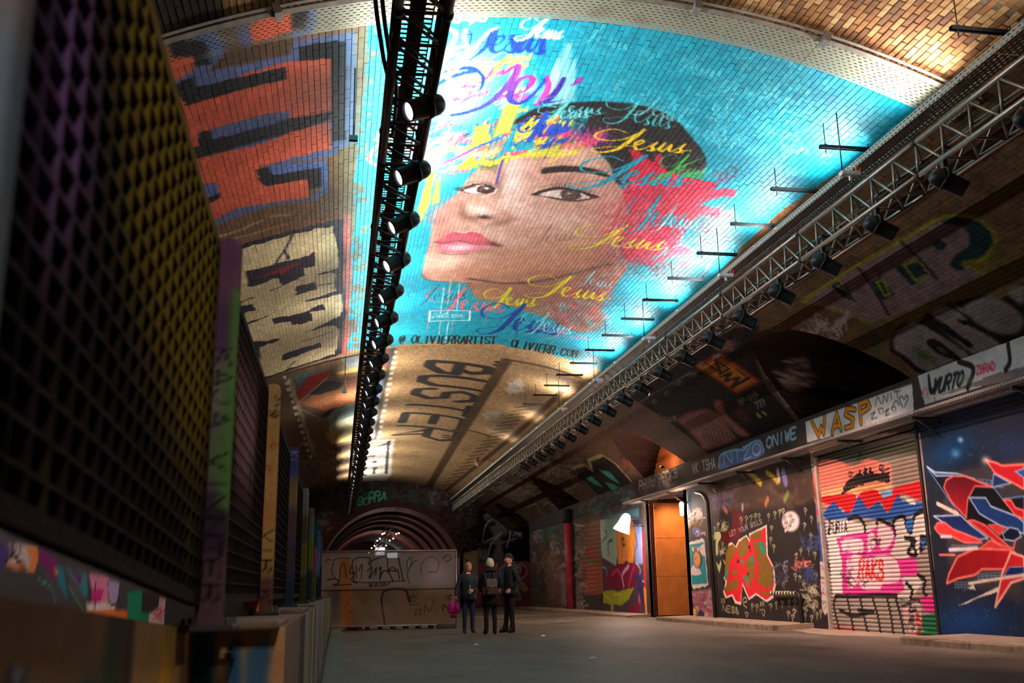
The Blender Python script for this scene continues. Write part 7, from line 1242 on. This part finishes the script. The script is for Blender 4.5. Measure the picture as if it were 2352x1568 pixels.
def person(loc, rz, scale, J2, cloth, label, coat_len, coat_mat, head_turn, hair=None, hands=()):
    t = thing('person', loc, label, 'person', 'group of three visitors', (0, 0, rz)); t.scale = (scale,)*3
    J = {'pel': (0, 0, .95), 'bel': (0, 0, 1.1), 'che': (0, .01, 1.28), 'nb': (0, .015, 1.44), 'nt': (0, 0, 1.54)}
    for s, k in ((-1, 'L'), (1, 'R')): J.update({'hip'+k: (s*.09, 0, .90), 'kne'+k: (s*.10, -.01, .49), 'ank'+k: (s*.105, .02, .09), 'toe'+k: (s*.125, -.15, .045), 'heel'+k: (s*.105, .06, .04), 'sho'+k: (s*.175, .02, 1.40), 'elb'+k: (s*.235, .03, 1.12), 'wri'+k: (s*.24, -.05, .87)})
    J.update(J2); Ed = [('pel', 'bel'), ('bel', 'che'), ('che', 'nb'), ('nb', 'nt')]; R_ = {'pel': (.155, .115), 'bel': (.145, .105), 'che': (.165, .115), 'nb': .075, 'nt': .052}
    for k in 'LR': Ed += [('pel', 'hip'+k), ('hip'+k, 'kne'+k), ('kne'+k, 'ank'+k), ('ank'+k, 'toe'+k), ('ank'+k, 'heel'+k), ('che', 'sho'+k), ('sho'+k, 'elb'+k), ('elb'+k, 'wri'+k)]; R_.update({'hip'+k: .092, 'kne'+k: .064, 'ank'+k: .05, 'toe'+k: .04, 'heel'+k: .036, 'sho'+k: .075, 'elb'+k: .058, 'wri'+k: .042})
    me = skin_mesh('body', J, Ed, R_, 'pel'); 
    for q in cloth: me.materials.append(q)                     # jacket, trousers, shoes, skin
    for p in me.polygons:
        c = p.center; p.material_index = 2 if c.z < .11 else (1 if c.z < .97 and abs(c.x) < .24 and c.y > -.14 and c.y < .16 and not (c.z > .8 and abs(c.x) > .19) else (3 if c.z > 1.475 else 0)); p.use_smooth = True
    b = bpy.data.objects.new('body', me); COL.objects.link(b); b.parent = t
    h = bpy.data.objects.new('head', head_mesh()); COL.objects.link(h); h.parent = t; h.location = (0, -.015, 1.625); h.rotation_euler = head_turn
    for s in (-1, 1): MB().lathe([(0, -.008), (.007, -.005), (.01, 0), (.007, .005), (0, .008)], 8, Matrix.Translation((s*.03, -.079, .006))).build('eye', mat('eye_dark', rgb(40, 30, 28), .3), h)
    MB().box((0, -.094, -.058), (.042, .008, .008), None, .003).build('mouth', mat('lip', rgb(150, 80, 76), .5), h)
    if coat_len:
        m = MB(); n = 28; prof = [(1.47, .085, .085), (1.44, .15, .1), (1.38, .205, .13), (1.25, .2, .145), (1.08, .185, .14), (.95, .2, .15), (coat_len+.1, .215, .165), (coat_len, .222, .17), (coat_len+.01, .20, .15)]; V = []; Fq = []
        for i, (z, a, c) in enumerate(prof): V += [(a*math.cos(2*PI*k/n)*(1+.02*math.sin(5*k+i)), c*math.sin(2*PI*k/n)*(1+.03*math.cos(3*k))+.01, z) for k in range(n)]
        for i in range(len(prof)-1):
            for k in range(n): Fq.append([i*n+k, i*n+(k+1) % n, (i+1)*n+(k+1) % n, (i+1)*n+k])
        m.add(V, Fq, True); ct = m.build('coat', coat_mat, t); MB().tube([(0, -.152, 1.4), (0, -.165, 1.1), (0, -.175, coat_len+.02)], .005, 5).build('zip', dkgrey, ct); hm = MB(); hm.tube([(math.sin(a)*.115, .03-math.cos(a)*.085, 1.46+.035*(-math.cos(a))) for a in np.linspace(.5, 2*PI-.5, 16)], [.02]+[.045]*14+[.02], 10); hm.build('hood', coat_mat, ct)
    return t, h
navy = mat('coat_navy', rgb(22, 30, 38), .7, 0, .3, 12, .3, 30); jean = mat('jeans', rgb(34, 52, 76), .8, 0, .25, 20, .3, 60); shoe = mat('shoe_grey', rgb(66, 66, 66), .6); blk = mat('cloth_black', rgb(16, 15, 16), .75, 0, .3, 12, .3, 30); bshoe = mat('shoe_black', rgb(18, 16, 16), .45)
def hair_shell(h, prof_z, material, name, r=1.12, front=.75, drop=0.):
    bm = bmesh.new(); bmesh.ops.create_uvsphere(bm, u_segments=26, v_segments=18, radius=1.)
    bmesh.ops.delete(bm, geom=[v for v in bm.verts if v.co.z < prof_z-max(0, v.co.y)*drop+max(0, -v.co.y)*front], context='VERTS')
    for v in bm.verts: x, y, z = v.co; k = 1+.05*math.sin(9*x+5*z)*math.cos(8*y); v.co = (x*.082*r*k, y*.103*r*k+.008, z*.125*r*k+.004)
    for f in bm.faces: f.smooth = True
    me = bpy.data.meshes.new(name); bm.to_mesh(me); bm.free(); me.materials.append(material); o = bpy.data.objects.new(name, me); COL.objects.link(o); o.parent = h; return o
# woman facing the camera with a bottle, bag on her other arm
p1, h1 = person((3.14, 24.8, 0), .1, .955, {'elbL': (-.29, .03, 1.14), 'wriL': (-.345, -.07, .93), 'elbR': (.225, -.02, 1.12), 'wriR': (.075, -.24, 1.06)}, [navy, jean, shoe, SKIN], 'person with short fair hair in navy coat and jeans holding a bottle', .80, navy, (.22, 0, .35))
hair_shell(h1, -.15, mat('hair_ginger', rgb(176, 120, 66), .6, 0, .35, 30, .5, 60), 'hair', 1.13, drop=.55); hand('hand', (.06, -.255, 1.06), (-.9, -.35, 0), (.2, -.9, .2), 1.1, p1); hand('hand', (-.35, -.085, .9), (-.1, -.2, -1), (-1, 0, 0), 1.0, p1)
bo = thing('bottle', (3.14+.0, 24.52, .93), 'small clear bottle in the hand of the person in jeans', 'bottle'); MB().lathe([(0, 0), (.028, 0), (.03, .02), (.03, .11), (.012, .15), (.012, .19), (0, .19)], 12).build('bottle_body', mat('bottle_plastic', rgb(190, 170, 130), .2), bo); MB().lathe([(.014, .185), (.014, .21), (0, .212)], 10).build('bottle_cap', wht, bo)
hb = thing('handbag', (2.76, 24.66, .64), 'bright pink handbag hanging from the arm of the person in jeans', 'handbag'); pinkm = mat('bag_pink', rgb(214, 20, 120), .45, 0, .15, 6)
m = MB(); m.lathe([(0, -.16), (.1, -.155), (.145, -.1), (.15, .0), (.12, .08), (.07, .11), (0, .115)], 16, Matrix.Diagonal((1., .55, 1., 1.))); m.build('bag_body', pinkm, hb); MB().tube(spline([(-.08, 0, .09), (-.06, 0, .2), (.0, 0, .25), (.06, 0, .2), (.08, 0, .09)], 5), .01, 6).build('bag_strap', pinkm, hb); MB().lathe([(0, -.1), (.05, -.09), (.06, .0), (.04, .06), (0, .07)], 10, Matrix.Translation((.0, -.03, -.2)) @ Matrix.Diagonal((1.5, .6, .6, 1.))).build('bag_pocket', mat('bag_red', rgb(190, 50, 40), .6), hb)
# person seen from behind with a pale hat and a brown rucksack
p2, h2 = person((3.52, 23.75, 0), PI+.12, .985, {'elbL': (-.26, -.05, 1.12), 'wriL': (-.15, -.22, 1.0), 'elbR': (.26, -.05, 1.12), 'wriR': (.15, -.22, 1.0)}, [blk, blk, bshoe, SKIN], 'person seen from behind in black coat and pale knitted hat', .66, blk, (.1, 0, .2))
hair_shell(h2, -.3, mat('knit_cream', rgb(214, 196, 168), .9, 0, .2, 40, .6, 80), 'knitted_hat', 1.2, front=.5, drop=.3)
for s in (-1, 1): hand('hand', (s*.14, -.235, 1.), (-s*.6, -.8, 0), (0, 0, 1), .9, p2)
rk = thing('rucksack', (3.5, 23.40, 1.08), 'brown rucksack on the back of the person in the pale hat', 'rucksack', rot=(0, 0, .12)); br_ = mat('rucksack_brown', rgb(84, 58, 50), .7, 0, .25, 10, .3, 30); gy = mat('rucksack_flap', rgb(110, 98, 94), .7)
MB().box((0, .06, .0), (.3, .14, .36), None, .04).build('main_pocket', br_, rk); MB().box((0, -.02, .09), (.25, .03, .2), None, .012).build('top_flap', gy, rk); MB().box((0, -.03, -.1), (.24, .07, .14), None, .025).build('front_pocket', br_, rk); MB().box((0, -.04, .0), (.03, .012, .02)).build('buckle', fz, rk)
for s in (-1, 1): MB().box((s*.17, .06, -.09), (.05, .1, .15), None, .02).build('side_pocket', br_, rk); MB().tube(spline([(s*.1, .12, .17), (s*.11, .17, .3), (s*.12, .3, .33)], 5), .016, 6).build('shoulder_strap', br_, rk)
# man in profile with a dark beanie
p3, h3 = person((4.08, 24.35, 0), -1.25, 1.06, {'elbL': (-.27, .08, 1.14), 'wriL': (-.215, -.08, .98), 'elbR': (.27, .08, 1.14), 'wriR': (.215, -.08, .98), 'kneL': (-.1, -.02, .49), 'ankL': (-.11, -.06, .09), 'toeL': (-.13, -.22, .045), 'heelL': (-.11, -.02, .04)}, [blk, blk, bshoe, SKIN], 'tall person in profile wearing black jacket, trousers and dark beanie', .83, blk, (.05, 0, .0))
hair_shell(h3, .1, mat('beanie_dark', rgb(30, 26, 24), .9, 0, .3, 40, .6, 80), 'beanie', 1.16, front=.3, drop=.5)
for s in (-1, 1): hand('hand', (s*.205, -.1, .97), (-s*.3, -.6, -.7), (s, 0, .2), 1.2, p3)
